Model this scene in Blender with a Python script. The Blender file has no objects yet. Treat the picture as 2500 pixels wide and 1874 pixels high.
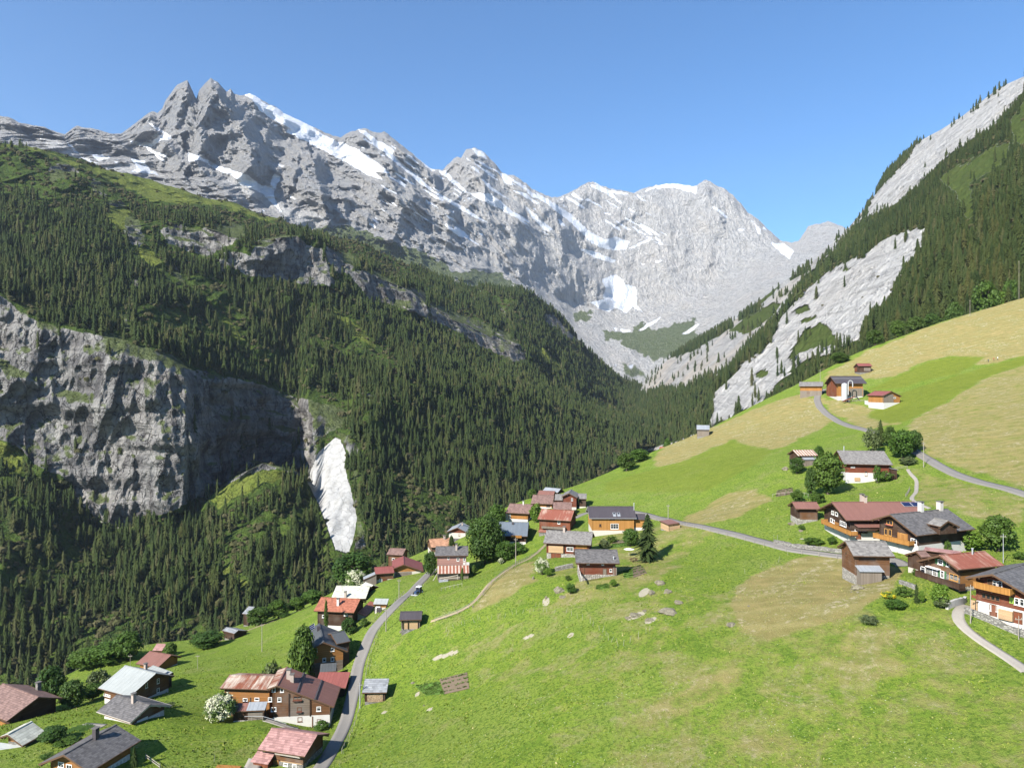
SKY_STRENGTH = 0.092; SUN_STRENGTH = 4.9; EXPOSURE = 1.2; HAZE = 0.000032; HAZE_COL = (.70, .81, 1.0, 1); SKY_SAT = 1.24
import bpy, math, random
import numpy as np
from mathutils import Vector, Matrix
rng = np.random.default_rng(7)
random.seed(7)
SC = bpy.context.scene
COL = SC.collection
F = 1705.5; CX = 1250.0; CY = 937.0          # photograph's focal length and centre, in its own pixels

def W(sx, sy, Y):
    """point of the place seen at photo pixel (sx, sy) when it stands Y metres ahead of the camera"""
    return np.array([(sx - CX) / F * Y, Y, (CY - sy) / F * Y])

def crop(ox, oy, s):
    return lambda x, y: (ox + x / s, oy + y / s)
cL = crop(0, 1600, 5.027); cM = crop(520, 1580, 5.027); cN = crop(720, 1360, 5.922)
cO = crop(1040, 1180, 5.53); cQ = crop(1320, 1190, 6.144); cR = crop(1900, 1200, 4.424)
cT = crop(2100, 1300, 5.5275); cU = crop(1860, 860, 5.18)
c1 = crop(0, 1250, 2.657); c2 = crop(500, 1300, 2.889); c3 = crop(900, 1100, 3.16)
c4 = crop(1800, 1050, 2.889); c5 = crop(1600, 600, 2.458)
m1 = crop(0, 150, 2.458); m2 = crop(700, 250, 2.212); m3 = crop(0, 650, 2.212); m4 = crop(1300, 350, 1.8433)
cP = crop(0, 0, 0.8848)
cS = crop(0, 0, 1.0); cV = crop(1250, 937, 1.7696)

# ---------------------------------------------------------------- noise
def _hash(ix, iy, iz, seed):
    h = (ix.astype(np.int64) * 374761393 + iy.astype(np.int64) * 668265263 + iz.astype(np.int64) * 2147483647 + seed * 974634777) & 0xffffffff
    h = ((h ^ (h >> 13)) * 1274126177) & 0xffffffff
    h = ((h ^ (h >> 16)) * 2246822519) & 0xffffffff
    return h ^ (h >> 15)

def perlin(x, y, z=None, seed=0):
    x = np.asarray(x, float); y = np.asarray(y, float)
    z = np.zeros_like(x) + 0.37 if z is None else np.asarray(z, float)
    ix, iy, iz = np.floor(x), np.floor(y), np.floor(z)
    fx, fy, fz = x - ix, y - iy, z - iz
    ix, iy, iz = ix.astype(np.int64), iy.astype(np.int64), iz.astype(np.int64)
    u = fx * fx * fx * (fx * (fx * 6 - 15) + 10); v = fy * fy * fy * (fy * (fy * 6 - 15) + 10); w = fz * fz * fz * (fz * (fz * 6 - 15) + 10)
    out = 0
    for dx in (0, 1):
        for dy in (0, 1):
            for dz in (0, 1):
                h = _hash(ix + dx, iy + dy, iz + dz, seed)
                gx = ((h & 255) / 127.5 - 1); gy = (((h >> 8) & 255) / 127.5 - 1); gz = (((h >> 16) & 255) / 127.5 - 1)
                d = gx * (fx - dx) + gy * (fy - dy) + gz * (fz - dz)
                out = out + d * (u if dx else 1 - u) * (v if dy else 1 - v) * (w if dz else 1 - w)
    return out * 1.3

def fbm(x, y, z=None, octs=4, seed=0, gain=0.5, lac=2.03):
    a, f, s = 1.0, 1.0, 0
    for o in range(octs):
        s = s + a * perlin(x * f, y * f, None if z is None else z * f, seed + o * 17)
        a *= gain; f *= lac
    return s

def ridged(x, y, z=None, octs=4, seed=0, gain=0.5, lac=2.1):
    a, f, s = 1.0, 1.0, 0
    for o in range(octs):
        n = 1 - np.abs(perlin(x * f, y * f, None if z is None else z * f, seed + o * 31)) * 2
        s = s + a * n * np.abs(n)
        a *= gain; f *= lac
    return s

def sstep(a, b, x):
    t = np.clip((x - a) / (b - a), 0, 1)
    return t * t * (3 - 2 * t)

def inside(poly, x, y):
    """points inside a polygon of photo pixels"""
    p = np.asarray(poly, float)
    r = np.zeros(x.shape, bool)
    bb = (x >= p[:, 0].min()) & (x <= p[:, 0].max()) & (y >= p[:, 1].min()) & (y <= p[:, 1].max())
    xs, ys = x[bb], y[bb]
    if xs.size == 0: return r
    c = np.zeros(xs.shape, bool)
    n = len(p)
    for i in range(n):
        x0, y0 = p[i]; x1, y1 = p[(i + 1) % n]
        if y0 == y1: continue
        k = ((y0 > ys) != (y1 > ys)) & (xs < (x1 - x0) * (ys - y0) / (y1 - y0) + x0)
        c ^= k
    r[bb] = c
    return r

def seg_dist(poly, x, y):
    """distance (pixels) to a polyline and signed side (positive = right-hand side in the picture)"""
    best = np.full(x.shape, 1e9); side = np.zeros(x.shape)
    p = np.asarray(poly, float)
    for i in range(len(p) - 1):
        ax, ay = p[i]; bx, by = p[i + 1]
        dx, dy = bx - ax, by - ay
        t = np.clip(((x - ax) * dx + (y - ay) * dy) / (dx * dx + dy * dy + 1e-9), 0, 1)
        d = np.hypot(x - ax - t * dx, y - ay - t * dy)
        s = np.sign(dx * (y - ay) - dy * (x - ax))
        k = d < best
        best = np.where(k, d, best); side = np.where(k, s, side)
    return best, -side

# ---------------------------------------------------------------- mesh helpers
def link_mesh(name, verts, faces, mats=None, parent=None, smooth=False, fmat=None, attrs=None):
    """faces: an (n,3)/(n,4) array or list of lists"""
    me = bpy.data.meshes.new(name)
    v = np.asarray(verts, np.float32).reshape(-1, 3)
    if isinstance(faces, np.ndarray):
        k = faces.shape[1]; n = faces.shape[0]
        me.vertices.add(len(v)); me.vertices.foreach_set('co', v.ravel())
        me.loops.add(n * k); me.loops.foreach_set('vertex_index', faces.astype(np.int32).ravel())
        me.polygons.add(n)
        me.polygons.foreach_set('loop_start', np.arange(0, n * k, k, dtype=np.int32))
        me.polygons.foreach_set('loop_total', np.full(n, k, np.int32))
        me.update(calc_edges=True)
    else:
        me.from_pydata([tuple(map(float, p)) for p in v], [], [list(map(int, f)) for f in faces])
    if mats is not None:
        for m in (mats if isinstance(mats, (list, tuple)) else [mats]): me.materials.append(m)
    if fmat is not None: me.polygons.foreach_set('material_index', np.asarray(fmat, np.int32))
    if smooth: me.polygons.foreach_set('use_smooth', np.ones(len(me.polygons), bool))
    for an, av in (attrs or {}).items():
        av = np.asarray(av, np.float32)
        a = me.attributes.new(an, 'FLOAT', 'POINT')
        a.data.foreach_set('value', av.ravel())
    me.update()
    o = bpy.data.objects.new(name, me)
    COL.objects.link(o)
    if parent is not None: o.parent = parent
    return o

def tag(o, label=None, cat=None, group=None, kind=None):
    if label: o['label'] = label
    if cat: o['category'] = cat
    if group: o['group'] = group
    if kind: o['kind'] = kind
    return o

def empty(name, loc=(0, 0, 0), rz=0.0):
    o = bpy.data.objects.new(name, None)
    o.empty_display_size = 0.5
    COL.objects.link(o)
    o.location = loc; o.rotation_euler = (0, 0, rz)
    return o

class MB:
    """collects boxes, bars, tubes and loose faces into one mesh"""
    def __init__(s): s.v = []; s.f = []; s.m = []
    def add(s, verts, faces, mat=0):
        b = len(s.v)
        s.v += [tuple(p) for p in verts]
        s.f += [[b + i for i in f] for f in faces]; s.m += [mat] * len(faces)
        return s
    def hexa(s, c, mat=0):
        """8 corners: bottom 0-3 counter-clockwise, top 4-7"""
        return s.add(c, [(3, 2, 1, 0), (4, 5, 6, 7), (0, 1, 5, 4), (1, 2, 6, 5), (2, 3, 7, 6), (3, 0, 4, 7)], mat)
    def box(s, x0, x1, y0, y1, z0, z1, mat=0):
        return s.hexa([(x0, y0, z0), (x1, y0, z0), (x1, y1, z0), (x0, y1, z0), (x0, y0, z1), (x1, y0, z1), (x1, y1, z1), (x0, y1, z1)], mat)
    def bar(s, a, b, w, h=None, mat=0, up=(0, 0, 1)):
        h = h or w
        a = Vector(a); b = Vector(b); d = (b - a).normalized()
        u = Vector(up)
        if abs(d.dot(u)) > 0.98: u = Vector((0, 1, 0))
        r = d.cross(u).normalized(); t = r.cross(d).normalized()
        r = r * (w / 2); t = t * (h / 2)
        return s.hexa([a - r - t, a + r - t, b + r - t, b - r - t, a - r + t, a + r + t, b + r + t, b - r + t], mat)
    def tube(s, pts, rad, n=6, mat=0, cap=True):
        pts = [Vector(p) for p in pts]
        rad = rad if isinstance(rad, (list, tuple)) else [rad] * len(pts)
        b = len(s.v)
        for i, p in enumerate(pts):
            d = (pts[min(i + 1, len(pts) - 1)] - pts[max(i - 1, 0)]).normalized()
            u = Vector((0, 0, 1)) if abs(d.z) < 0.9 else Vector((1, 0, 0))
            r = d.cross(u).normalized(); t = r.cross(d)
            for k in range(n):
                a = 2 * math.pi * k / n
                s.v.append(tuple(p + (r * math.cos(a) + t * math.sin(a)) * rad[i]))
        for i in range(len(pts) - 1):
            for k in range(n):
                k2 = (k + 1) % n
                s.f.append([b + i * n + k, b + i * n + k2, b + (i + 1) * n + k2, b + (i + 1) * n + k]); s.m.append(mat)
        if cap:
            s.f.append([b + k for k in range(n)][::-1]); s.m.append(mat)
            e = b + (len(pts) - 1) * n
            s.f.append([e + k for k in range(n)]); s.m.append(mat)
        return s
    def build(s, name, mats, parent=None, smooth=False):
        return link_mesh(name, s.v, s.f, mats, parent, smooth, fmat=s.m)

# ---------------------------------------------------------------- materials
class NT:
    def __init__(s, name, rough=0.9, spec=0.2):
        s.m = bpy.data.materials.new(name); s.m.use_nodes = True
        s.t = s.m.node_tree; s.t.nodes.clear()
        s.out = s.t.nodes.new('ShaderNodeOutputMaterial')
        s.b = s.t.nodes.new('ShaderNodeBsdfPrincipled')
        s.b.inputs['Roughness'].default_value = rough
        s.b.inputs['Specular IOR Level'].default_value = spec
        s.t.links.new(s.b.outputs[0], s.out.inputs[0])
    def n(s, t, **k):
        x = s.t.nodes.new(t)
        for a, v in k.items(): setattr(x, a, v)
        return x
    def l(s, a, b): s.t.links.new(a, b)
    def put(s, sock, v):
        if hasattr(v, 'is_output') or isinstance(v, bpy.types.NodeSocket): s.l(v, sock)
        else:
            if sock.type == 'RGBA' and not isinstance(v, (int, float)) and len(v) == 3: v = (*v, 1)
            sock.default_value = v
    def coord(s, which='Object'): return s.n('ShaderNodeTexCoord').outputs[which]
    def geo(s, which='Position'): return s.n('ShaderNodeNewGeometry').outputs[which]
    def mapping(s, vec, scale=(1, 1, 1), rot=(0, 0, 0)):
        x = s.n('ShaderNodeMapping'); s.l(vec, x.inputs[0]); x.inputs['Scale'].default_value = scale; x.inputs['Rotation'].default_value = rot
        return x.outputs[0]
    def noise(s, vec, scale, detail=4, rough=0.55, dist=0.0, out=0):
        x = s.n('ShaderNodeTexNoise'); s.l(vec, x.inputs['Vector'])
        x.inputs['Scale'].default_value = scale; x.inputs['Detail'].default_value = detail
        x.inputs['Roughness'].default_value = rough; x.inputs['Distortion'].default_value = dist
        return x.outputs[out]
    def vor(s, vec, scale, feature='F1', out='Distance'):
        x = s.n('ShaderNodeTexVoronoi', feature=feature); s.l(vec, x.inputs['Vector']); x.inputs['Scale'].default_value = scale
        return x.outputs[out]
    def wave(s, vec, scale, axis='X', dist=0.0, prof='SIN', detail=2):
        x = s.n('ShaderNodeTexWave', bands_direction=axis, wave_profile=prof); s.l(vec, x.inputs['Vector'])
        x.inputs['Scale'].default_value = scale; x.inputs['Distortion'].default_value = dist; x.inputs['Detail'].default_value = detail
        return x.outputs['Fac']
    def ramp(s, fac, stops, interp='LINEAR'):
        x = s.n('ShaderNodeValToRGB'); s.put(x.inputs[0], fac); r = x.color_ramp; r.interpolation = interp
        while len(r.elements) < len(stops): r.elements.new(0.5)
        for e, (p, c) in zip(r.elements, stops):
            e.position = p; e.color = (c, c, c, 1) if isinstance(c, (int, float)) else (*c, 1)
        return x.outputs[0]
    def mix(s, fac, a, b, mode='MIX'):
        x = s.n('ShaderNodeMix', data_type='RGBA', blend_type=mode)
        s.put(x.inputs[0], fac); s.put(x.inputs[6], a); s.put(x.inputs[7], b)
        return x.outputs[2]
    def math(s, op, a, b=0.0, clamp=False):
        x = s.n('ShaderNodeMath', operation=op, use_clamp=clamp); s.put(x.inputs[0], a); s.put(x.inputs[1], b)
        return x.outputs[0]
    def attr(s, name):
        x = s.n('ShaderNodeAttribute', attribute_name=name)
        return x.outputs['Fac']
    def objrand(s): return s.n('ShaderNodeObjectInfo').outputs['Random']
    def sep(s, vec):
        x = s.n('ShaderNodeSeparateXYZ'); s.l(vec, x.inputs[0]); return x.outputs
    def bump(s, h, strength=0.5, dist=0.1, normal=None):
        x = s.n('ShaderNodeBump'); s.put(x.inputs['Height'], h); x.inputs['Strength'].default_value = strength; x.inputs['Distance'].default_value = dist
        if normal is not None: s.l(normal, x.inputs['Normal'])
        return x.outputs[0]
    def color(s, c): s.put(s.b.inputs['Base Color'], c)
    def normal(s, n): s.l(n, s.b.inputs['Normal'])

# ---------------------------------------------------------------- camera
cam = bpy.data.objects.new('camera', bpy.data.cameras.new('camera'))
COL.objects.link(cam)
cam.location = (0, 0, 0); cam.rotation_euler = (math.pi / 2, 0, 0)
cam.data.sensor_width = 36.0; cam.data.lens = 36.0 * F / 2500.0
cam.data.clip_start = 1.0; cam.data.clip_end = 30000
SC.camera = cam
SUN_AZ = math.radians(-138.0); SUN_EL = math.radians(37.0)
SUN = Vector((math.sin(SUN_AZ) * math.cos(SUN_EL), math.cos(SUN_AZ) * math.cos(SUN_EL), math.sin(SUN_EL)))
# ================================================================ the village hillside (one sheet)
_edge = np.array([(-500, 1780, 170), (-60, 1745, 180), (0, 1712, 185), (150, 1660, 200), (300, 1590, 215), (480, 1565, 230), (600, 1527, 255),
    (720, 1490, 268), (830, 1440, 268), (950, 1384, 262), (1050, 1340, 262), (1150, 1284, 268), (1280, 1222, 282), (1400, 1188, 300),
    (1600, 1100, 335), (1740, 1042, 355), (1850, 985, 372), (1950, 935, 390), (2090, 862, 415), (2300, 786, 430), (2500, 725, 436), (2700, 660, 440), (3000, 560, 440)], float)
_ctrl = [(700, 1890, 112), (800, 1776, 135), (659, 1753, 138), (639, 1757, 130), (896, 1713, 138), (936, 1713, 138), (842, 1637, 152),
    (889, 1512, 183), (983, 1537, 158), (931, 1490, 178), (1032, 1404, 218), (922, 1426, 214), (1138, 1415, 201), (1051, 1422, 200),
    (1273, 1326, 222), (1266, 1272, 243), (1322, 1307, 222), (1344, 1362, 178), (1401, 1362, 178), (1455, 1302, 210), (1561, 1289, 212),
    (1421, 1418, 150), (1504, 1400, 152), (1634, 1298, 186), (1580, 1371, 168), (1420, 1241, 252), (1947, 1277, 163), (2056, 1320, 147),
    (2128, 1311, 147), (2214, 1345, 136), (2305, 1336, 140), (2146, 1417, 125), (2074, 1426, 124), (2210, 1405, 120), (2353, 1470, 110),
    (2371, 1495, 104), (2500, 1533, 101), (2453, 1600, 94), (2111, 1177, 195), (2070, 1177, 196), (2165, 1152, 198), (1970, 1141, 208), (1957, 971, 343), (2045, 974, 326),
    (2103, 964, 328), (2151, 997, 295), (2196, 978, 298), (2101, 911, 368), (2435, 881, 330), (2271, 1241, 158), (2500, 1209, 160),
    (2249, 1119, 203), (1000, 1874, 104), (1400, 1874, 90), (1900, 1874, 82), (2500, 1874, 73), (251, 1722, 143), (318, 1788, 122),
    (257, 1771, 124), (20, 1769, 140), (147, 1727, 156), (42, 1857, 110), (199, 1727, 150), (378, 1713, 146), (416, 1690, 152), (396, 1757, 127), (433, 1626, 185),
    (542, 1777, 128), (639, 1589, 190), (542, 1577, 213), (1500, 1640, 109), (300, 1930, 103), (-300, 1930, 105), (3000, 1700, 75), (2800, 1000, 200)]
_pts = np.array([W(*c) for c in _ctrl] + [W(*e) for e in _edge])
_S = 100.0
def _tps(r2):
    return 0.5 * r2 * np.log(r2 + 1e-9)
_xy = _pts[:, :2] / _S
_n = len(_pts)
_K = _tps(((_xy[:, None] - _xy[None]) ** 2).sum(-1)) + np.eye(_n) * 0.001
_P = np.c_[np.ones(_n), _xy]
_A = np.block([[_K, _P], [_P.T, np.zeros((3, 3))]])
_sol = np.linalg.solve(_A, np.r_[_pts[:, 2], 0, 0, 0])

def edge_Y(sx):
    return np.interp(sx, _edge[:, 0], _edge[:, 2])

def ground(x, y):
    """height of the village hillside"""
    x = np.asarray(x, float); y = np.asarray(y, float); sh = np.broadcast(x, y).shape
    x = np.broadcast_to(x, sh).ravel(); y = np.broadcast_to(y, sh).ravel()
    sx = CX + F * x / np.maximum(y, 1)
    ye = edge_Y(sx)
    k = np.minimum(1.0, ye / np.maximum(y, 1))
    xi, yi = x * k / _S, y * k / _S
    z = np.empty(x.shape)
    for i in range(0, len(x), 20000):
        j = slice(i, i + 20000)
        r2 = (xi[j, None] - _xy[None, :, 0]) ** 2 + (yi[j, None] - _xy[None, :, 1]) ** 2
        z[j] = _tps(r2) @ _sol[:_n] + _sol[_n] + _sol[_n + 1] * xi[j] + _sol[_n + 2] * yi[j]
    d = np.hypot(x, y) * (1 - k)
    z -= 0.62 * np.maximum(d - 1.5, 0) ** 2 / (np.maximum(d - 1.5, 0) + 5)
    z += 0.22 * perlin(x / 9, y / 9, seed=3) + 0.5 * perlin(x / 31, y / 31, seed=4) * np.clip((y - 60) / 60, 0, 1)
    return z.reshape(sh)

def g1(x, y): return float(ground(np.array([x]), np.array([y]))[0])

_Ys = np.exp(np.linspace(math.log(48), math.log(520), 700))
def hit(sx, sy):
    """the point of the hillside seen at a photo pixel"""
    a, b = (sx - CX) / F, (CY - sy) / F
    g = ground(a * _Ys, _Ys) - b * _Ys
    k = int(np.argmax(g > 0)) if (g > 0).any() else int(np.argmax(g))
    if k == 0 or not (g > 0).any(): Y = _Ys[k]
    else:
        t = -g[k - 1] / (g[k] - g[k - 1]); Y = _Ys[k - 1] + t * (_Ys[k] - _Ys[k - 1])
    return np.array([a * Y, Y, g1(a * Y, Y)])

def grid_faces(nr, nc):
    i = np.arange(nr - 1)[:, None] * nc + np.arange(nc - 1)[None]
    i = i.ravel()
    return np.c_[i, i + 1, i + nc + 1, i + nc]

def grid_normals(v, nr, nc):
    g = v.reshape(nr, nc, 3)
    du = np.gradient(g, axis=1); dv = np.gradient(g, axis=0)
    n = np.cross(du, dv); n /= np.linalg.norm(n, axis=2, keepdims=True) + 1e-9
    return n.reshape(-1, 3)

def proj(v):
    return CX + F * v[:, 0] / v[:, 1], CY - F * v[:, 2] / v[:, 1]

# ---- masks of mown and lush meadow (polygons where they lie on the slope)
DRY = [([c5(0, 1235), c5(330, 1090), c5(860, 880), c5(960, 920), c5(1010, 1010), c5(1080, 1045), c5(960, 1110), c5(740, 1215), c5(690, 1225), c5(500, 1190), c5(470, 1160), c5(180, 1285), c5(0, 1330)], 0.95),
    ([c5(980, 800), c5(1230, 650), c5(1600, 500), c5(2212, 300), c5(2300, 280), c5(2300, 640), c5(1960, 720), c5(1800, 660), c5(1650, 680), c5(1420, 790), c5(1270, 800)], 0.95),
    ([c5(2300, 640), c5(2300, 1475), c5(1620, 1260), c5(1500, 1060), c5(1700, 960), c5(2000, 780)], 0.72),
    ([c5(960, 900), c5(1140, 930), c5(1270, 970), c5(1360, 1000), c5(1480, 1060), c5(1270, 1110), c5(1060, 1010)], 0.8),
    ([c4(740, 890), c4(1180, 980), c4(1100, 1110), c4(830, 1280), c4(700, 1340), c4(520, 1400), c4(200, 1480), c4(60, 1420), c4(-40, 1250), c4(0, 1110), c4(200, 980), c4(480, 880)], 1.0),
    ([c4(0, 420), c4(160, 430), c4(255, 490), c4(120, 560), c4(0, 610), c4(-400, 700), c4(-440, 650)], 0.8),
    ([c4(1230, 270), c4(2022, 490), c4(2022, 700), c4(1680, 620), c4(1500, 560), c4(1250, 490), c4(1300, 380)], 0.55),
    ([c3(850, 1150), c3(900, 1050), c3(1060, 920), c3(1250, 850), c3(1290, 900), c3(1260, 960), c3(1330, 1000), c3(1130, 1100), c3(880, 1210), c3(800, 1210)], 0.85),
    ([c3(1600, 1000), c3(2212, 800), c3(2400, 900), c3(2212, 1020), c3(1900, 1120), c3(1650, 1180), c3(1400, 1190)], 0.5),
    ([c4(0, 1480), c4(900, 1300), c4(1500, 1250), c4(2022, 1660), c4(2022, 1700), c4(0, 1700)], 0.36),
    ([(900, 1560), (1500, 1430), (1800, 1560), (1900, 1900), (1400, 1900), (1300, 1700)], 0.2),
    ([(1500, 1430), (2100, 1480), (2600, 1700), (2600, 1900), (1500, 1900)], 0.32),
    ([cV(560, 1420), cV(700, 1340), cV(860, 1240), cV(990, 1225), cV(1000, 1290), cV(880, 1360), cV(720, 1440), cV(600, 1470)], .6), ([cV(980, 1530), cV(1200, 1500), cV(1260, 1570), cV(1050, 1610)], .55), ([cV(1300, 1060), cV(1620, 1040), cV(1700, 1240), cV(1450, 1300), cV(1330, 1200)], .5), ([cV(150, 830), cV(420, 640), cV(800, 600), cV(900, 640), cV(700, 760), cV(560, 830), cV(480, 820)], .4)]
LUSH = [([c5(1270, 870), c5(1480, 770), c5(1650, 690), c5(1780, 668), c5(1975, 668), c5(1900, 720), c5(1800, 770), c5(1600, 810), c5(1480, 850)], 1.0),
    ([c5(1270, 1020), c5(1480, 880), c5(1700, 810), c5(1900, 750), c5(2212, 665), c5(2300, 640), c5(2300, 690), c5(2000, 780), c5(1700, 960), c5(1500, 1050), c5(1420, 1065)], 1.0),
    ([c5(-300, 1420), c5(180, 1290), c5(470, 1165), c5(560, 1200), c5(700, 1225), c5(620, 1300), c5(300, 1475), c5(-300, 1475)], 0.7)]

nc, nr = 620, 560
_sx = np.linspace(-420, 2960, nc); _Yr = np.exp(np.linspace(math.log(46), math.log(640), nr))
YY = np.repeat(_Yr, nc); SXX = np.tile(_sx, nr)
XX = (SXX - CX) / F * YY
ZZ = ground(XX, YY)
ZZ = np.where(YY > edge_Y(SXX) + 150, np.maximum(ZZ, -260), ZZ)
VA = np.c_[XX, YY, ZZ]
px, py = proj(VA)
wx = 14 * perlin(XX / 6, YY / 6, seed=11) + 5 * perlin(XX / 2, YY / 2, seed=12); wy = 5 * perlin(XX / 6, YY / 6, seed=13)
dry = np.zeros(len(VA)); lush = np.zeros(len(VA))
_behind = YY > edge_Y(SXX) + 4
for pl, a in DRY: dry = np.maximum(dry, inside(pl, px + wx, py + wy) * a)
for pl, a in LUSH: lush = np.maximum(lush, inside(pl, px + wx * .3, py + wy * .3) * a)
def blur(m, k=2):
    g = m.reshape(nr, nc)
    for _ in range(k):
        g = (np.roll(g, 1, 0) + np.roll(g, -1, 0) + np.roll(g, 1, 1) + np.roll(g, -1, 1) + 2 * g) / 6
    return g.ravel()
lush = blur(lush, 2); dry = blur(dry, 3) * (1 - lush); dry[_behind] = 0
# small stony or earthy spots
spots = np.zeros(len(VA))
for (sx, sy, w, h) in [(*c3(2070, 1270), 26, 8), (*c3(2170, 1310), 16, 7), (*c3(610, 1575), 30, 6), (*c3(1560, 1420), 10, 5), (*c2(1660, 880), 26, 5),
        (*c2(1260, 1270), 9, 4), (*c2(1500, 1140), 8, 5), (*c2(1590, 1240), 10, 4), (*c3(1240, 1430), 14, 5), (*c3(1370, 1160), 10, 12), (*c3(2130, 1090), 14, 10)]:
    d = np.hypot((px - sx + wx * .5) / w, (py - sy + wy * .5 + (px - sx) * .35) / h)
    spots = np.maximum(spots, sstep(1.15, .7, d))

def meadow_material():
    m = NT('meadow', 0.95, 0.08)
    p = m.geo()
    n1 = m.noise(p, 0.045, 5, 0.6); n2 = m.noise(p, 0.35, 5, 0.65); n3 = m.noise(p, 1.9, 4, 0.7); n4 = m.noise(p, 6.0, 3, 0.7)
    n5 = m.noise(p, .13, 6, .68, .6)
    grass = m.mix(m.ramp(n2, [(.35, 0), (.65, 1)]), (0.138, 0.222, 0.025), (0.237, 0.311, 0.041))
    grass = m.mix(m.ramp(n1, [(.42, 0), (.62, .8)]), grass, (0.215, 0.282, 0.051))
    grass = m.mix(m.ramp(n5, [(.52, 0), (.66, .75)]), grass, (0.253, 0.260, 0.087))
    grass = m.mix(m.ramp(n5, [(.30, .7), (.43, 0)]), grass, (0.100, 0.183, 0.021))
    grass = m.mix(m.ramp(m.noise(p, .85, 4, .75), [(.52, 0), (.64, .7)]), grass, (0.234, 0.281, 0.048))
    grass = m.mix(m.ramp(n3, [(.47, 0), (.60, .95)]), grass, (0.091, 0.150, 0.020))
    grass = m.mix(m.ramp(n4, [(.30, .6), (.44, 0)]), grass, (0.060, 0.109, 0.017))
    # mowing lines run along the slope
    wv = m.wave(m.mapping(p, (1, 1, 1), (0, 0, .35)), 0.075, 'Y', 9.0, 'SIN', 3)
    hay = m.mix(m.ramp(n2, [(.3, 0), (.7, 1)]), (0.239, 0.195, 0.073), (0.377, 0.295, 0.124))
    hay = m.mix(m.ramp(n5, [(.35, 0), (.6, .7)]), hay, (0.206, 0.208, 0.064))
    hay = m.mix(m.ramp(wv, [(.6, 0), (.95, .28)]), hay, (0.419, 0.362, 0.158))
    hay = m.mix(m.ramp(n3, [(.52, 0), (.72, .7)]), hay, (0.214, 0.205, 0.063))
    d = m.attr('dry')
    dn = m.math('ADD', d, m.math('MULTIPLY', m.math('SUBTRACT', n2, .5), 1.0))
    dn = m.math('ADD', dn, m.math('MULTIPLY', m.math('SUBTRACT', n5, .5), 1.5))
    dn = m.math('ADD', dn, m.math('MULTIPLY', m.math('SUBTRACT', n3, .5), .5))
    c = m.mix(m.ramp(dn, [(.22, 0), (.72, 1)]), grass, hay)
    c = m.mix(m.attr('lush'), c, m.mix(m.ramp(n2, [(.3, 0), (.7, 1)]), (0.134, 0.177, 0.022), (0.192, 0.225, 0.032)))
    # dry fallen blades and white flower heads
    fl = m.math('MULTIPLY', m.ramp(m.vor(p, 1.5), [(.05, 1), (.15, 0)]), m.ramp(m.noise(p, .11, 3), [(.46, 0), (.6, 1)]))
    c = m.mix(m.math('MULTIPLY', fl, .85), c, (0.55, 0.56, 0.44))
    pt = m.math('MULTIPLY', m.ramp(n5, [(.50, 0), (.58, 1)]), m.ramp(m.noise(p, .9, 5, .75), [(.5, 0), (.62, 1)]))
    c = m.mix(m.math('MULTIPLY', pt, m.math('MULTIPLY', m.attr('dry'), 1.1, True)), c, (.46, .39, .25))
    c = m.mix(m.ramp(n4, [(.62, 0), (.75, .35)]), c, (0.30, 0.27, 0.10))
    c = m.mix(m.ramp(m.math('MULTIPLY', m.attr('spots'), m.math('ADD', n3, .5)), [(.35, 0), (.7, 1)]), c, m.mix(n3, (.40, .35, .22), (.52, .47, .38)))
    m.color(c)
    h = m.math('ADD', m.math('MULTIPLY', n3, .8), n4)
    m.normal(m.bump(h, 1.0, 0.45))
    return m.m
M_meadow = meadow_material()
hill = link_mesh('hillside', VA, grid_faces(nr, nc)[:, ::1], M_meadow, smooth=True, attrs={'dry': dry, 'lush': lush, 'spots': spots})
tag(hill, 'green and hay yellow meadow slope that carries the village', 'hillside', kind='structure')

# ================================================================ mountains: surfaces woven between contour-like lines
def weave(lines, sxs, rows, amp_scale=1.0):
    """lines: list of [(sx, sy, Y), ...] from low to high; returns (sy, Y, t) arrays of shape (rows_total, ncol); t counts lines"""
    SY = np.array([np.interp(sxs, [p[0] for p in l], [p[1] for p in l]) for l in lines])
    DY = np.array([np.interp(sxs, [p[0] for p in l], [p[2] for p in l]) for l in lines])
    out_s, out_d, out_t = [], [], []
    for i, n in enumerate(rows):
        for k in range(n + (1 if i == len(rows) - 1 else 0)):
            t = k / n
            out_s.append(SY[i] + (SY[i + 1] - SY[i]) * t); out_d.append(DY[i] + (DY[i + 1] - DY[i]) * t); out_t.append(np.full(len(sxs), i + t))
    return np.array(out_s), np.array(out_d), np.array(out_t)

def xyz(sxs, sy, Y):
    return np.c_[((sxs[None] - CX) / F * Y).ravel(), Y.ravel(), ((CY - sy) / F * Y).ravel()]

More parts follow.
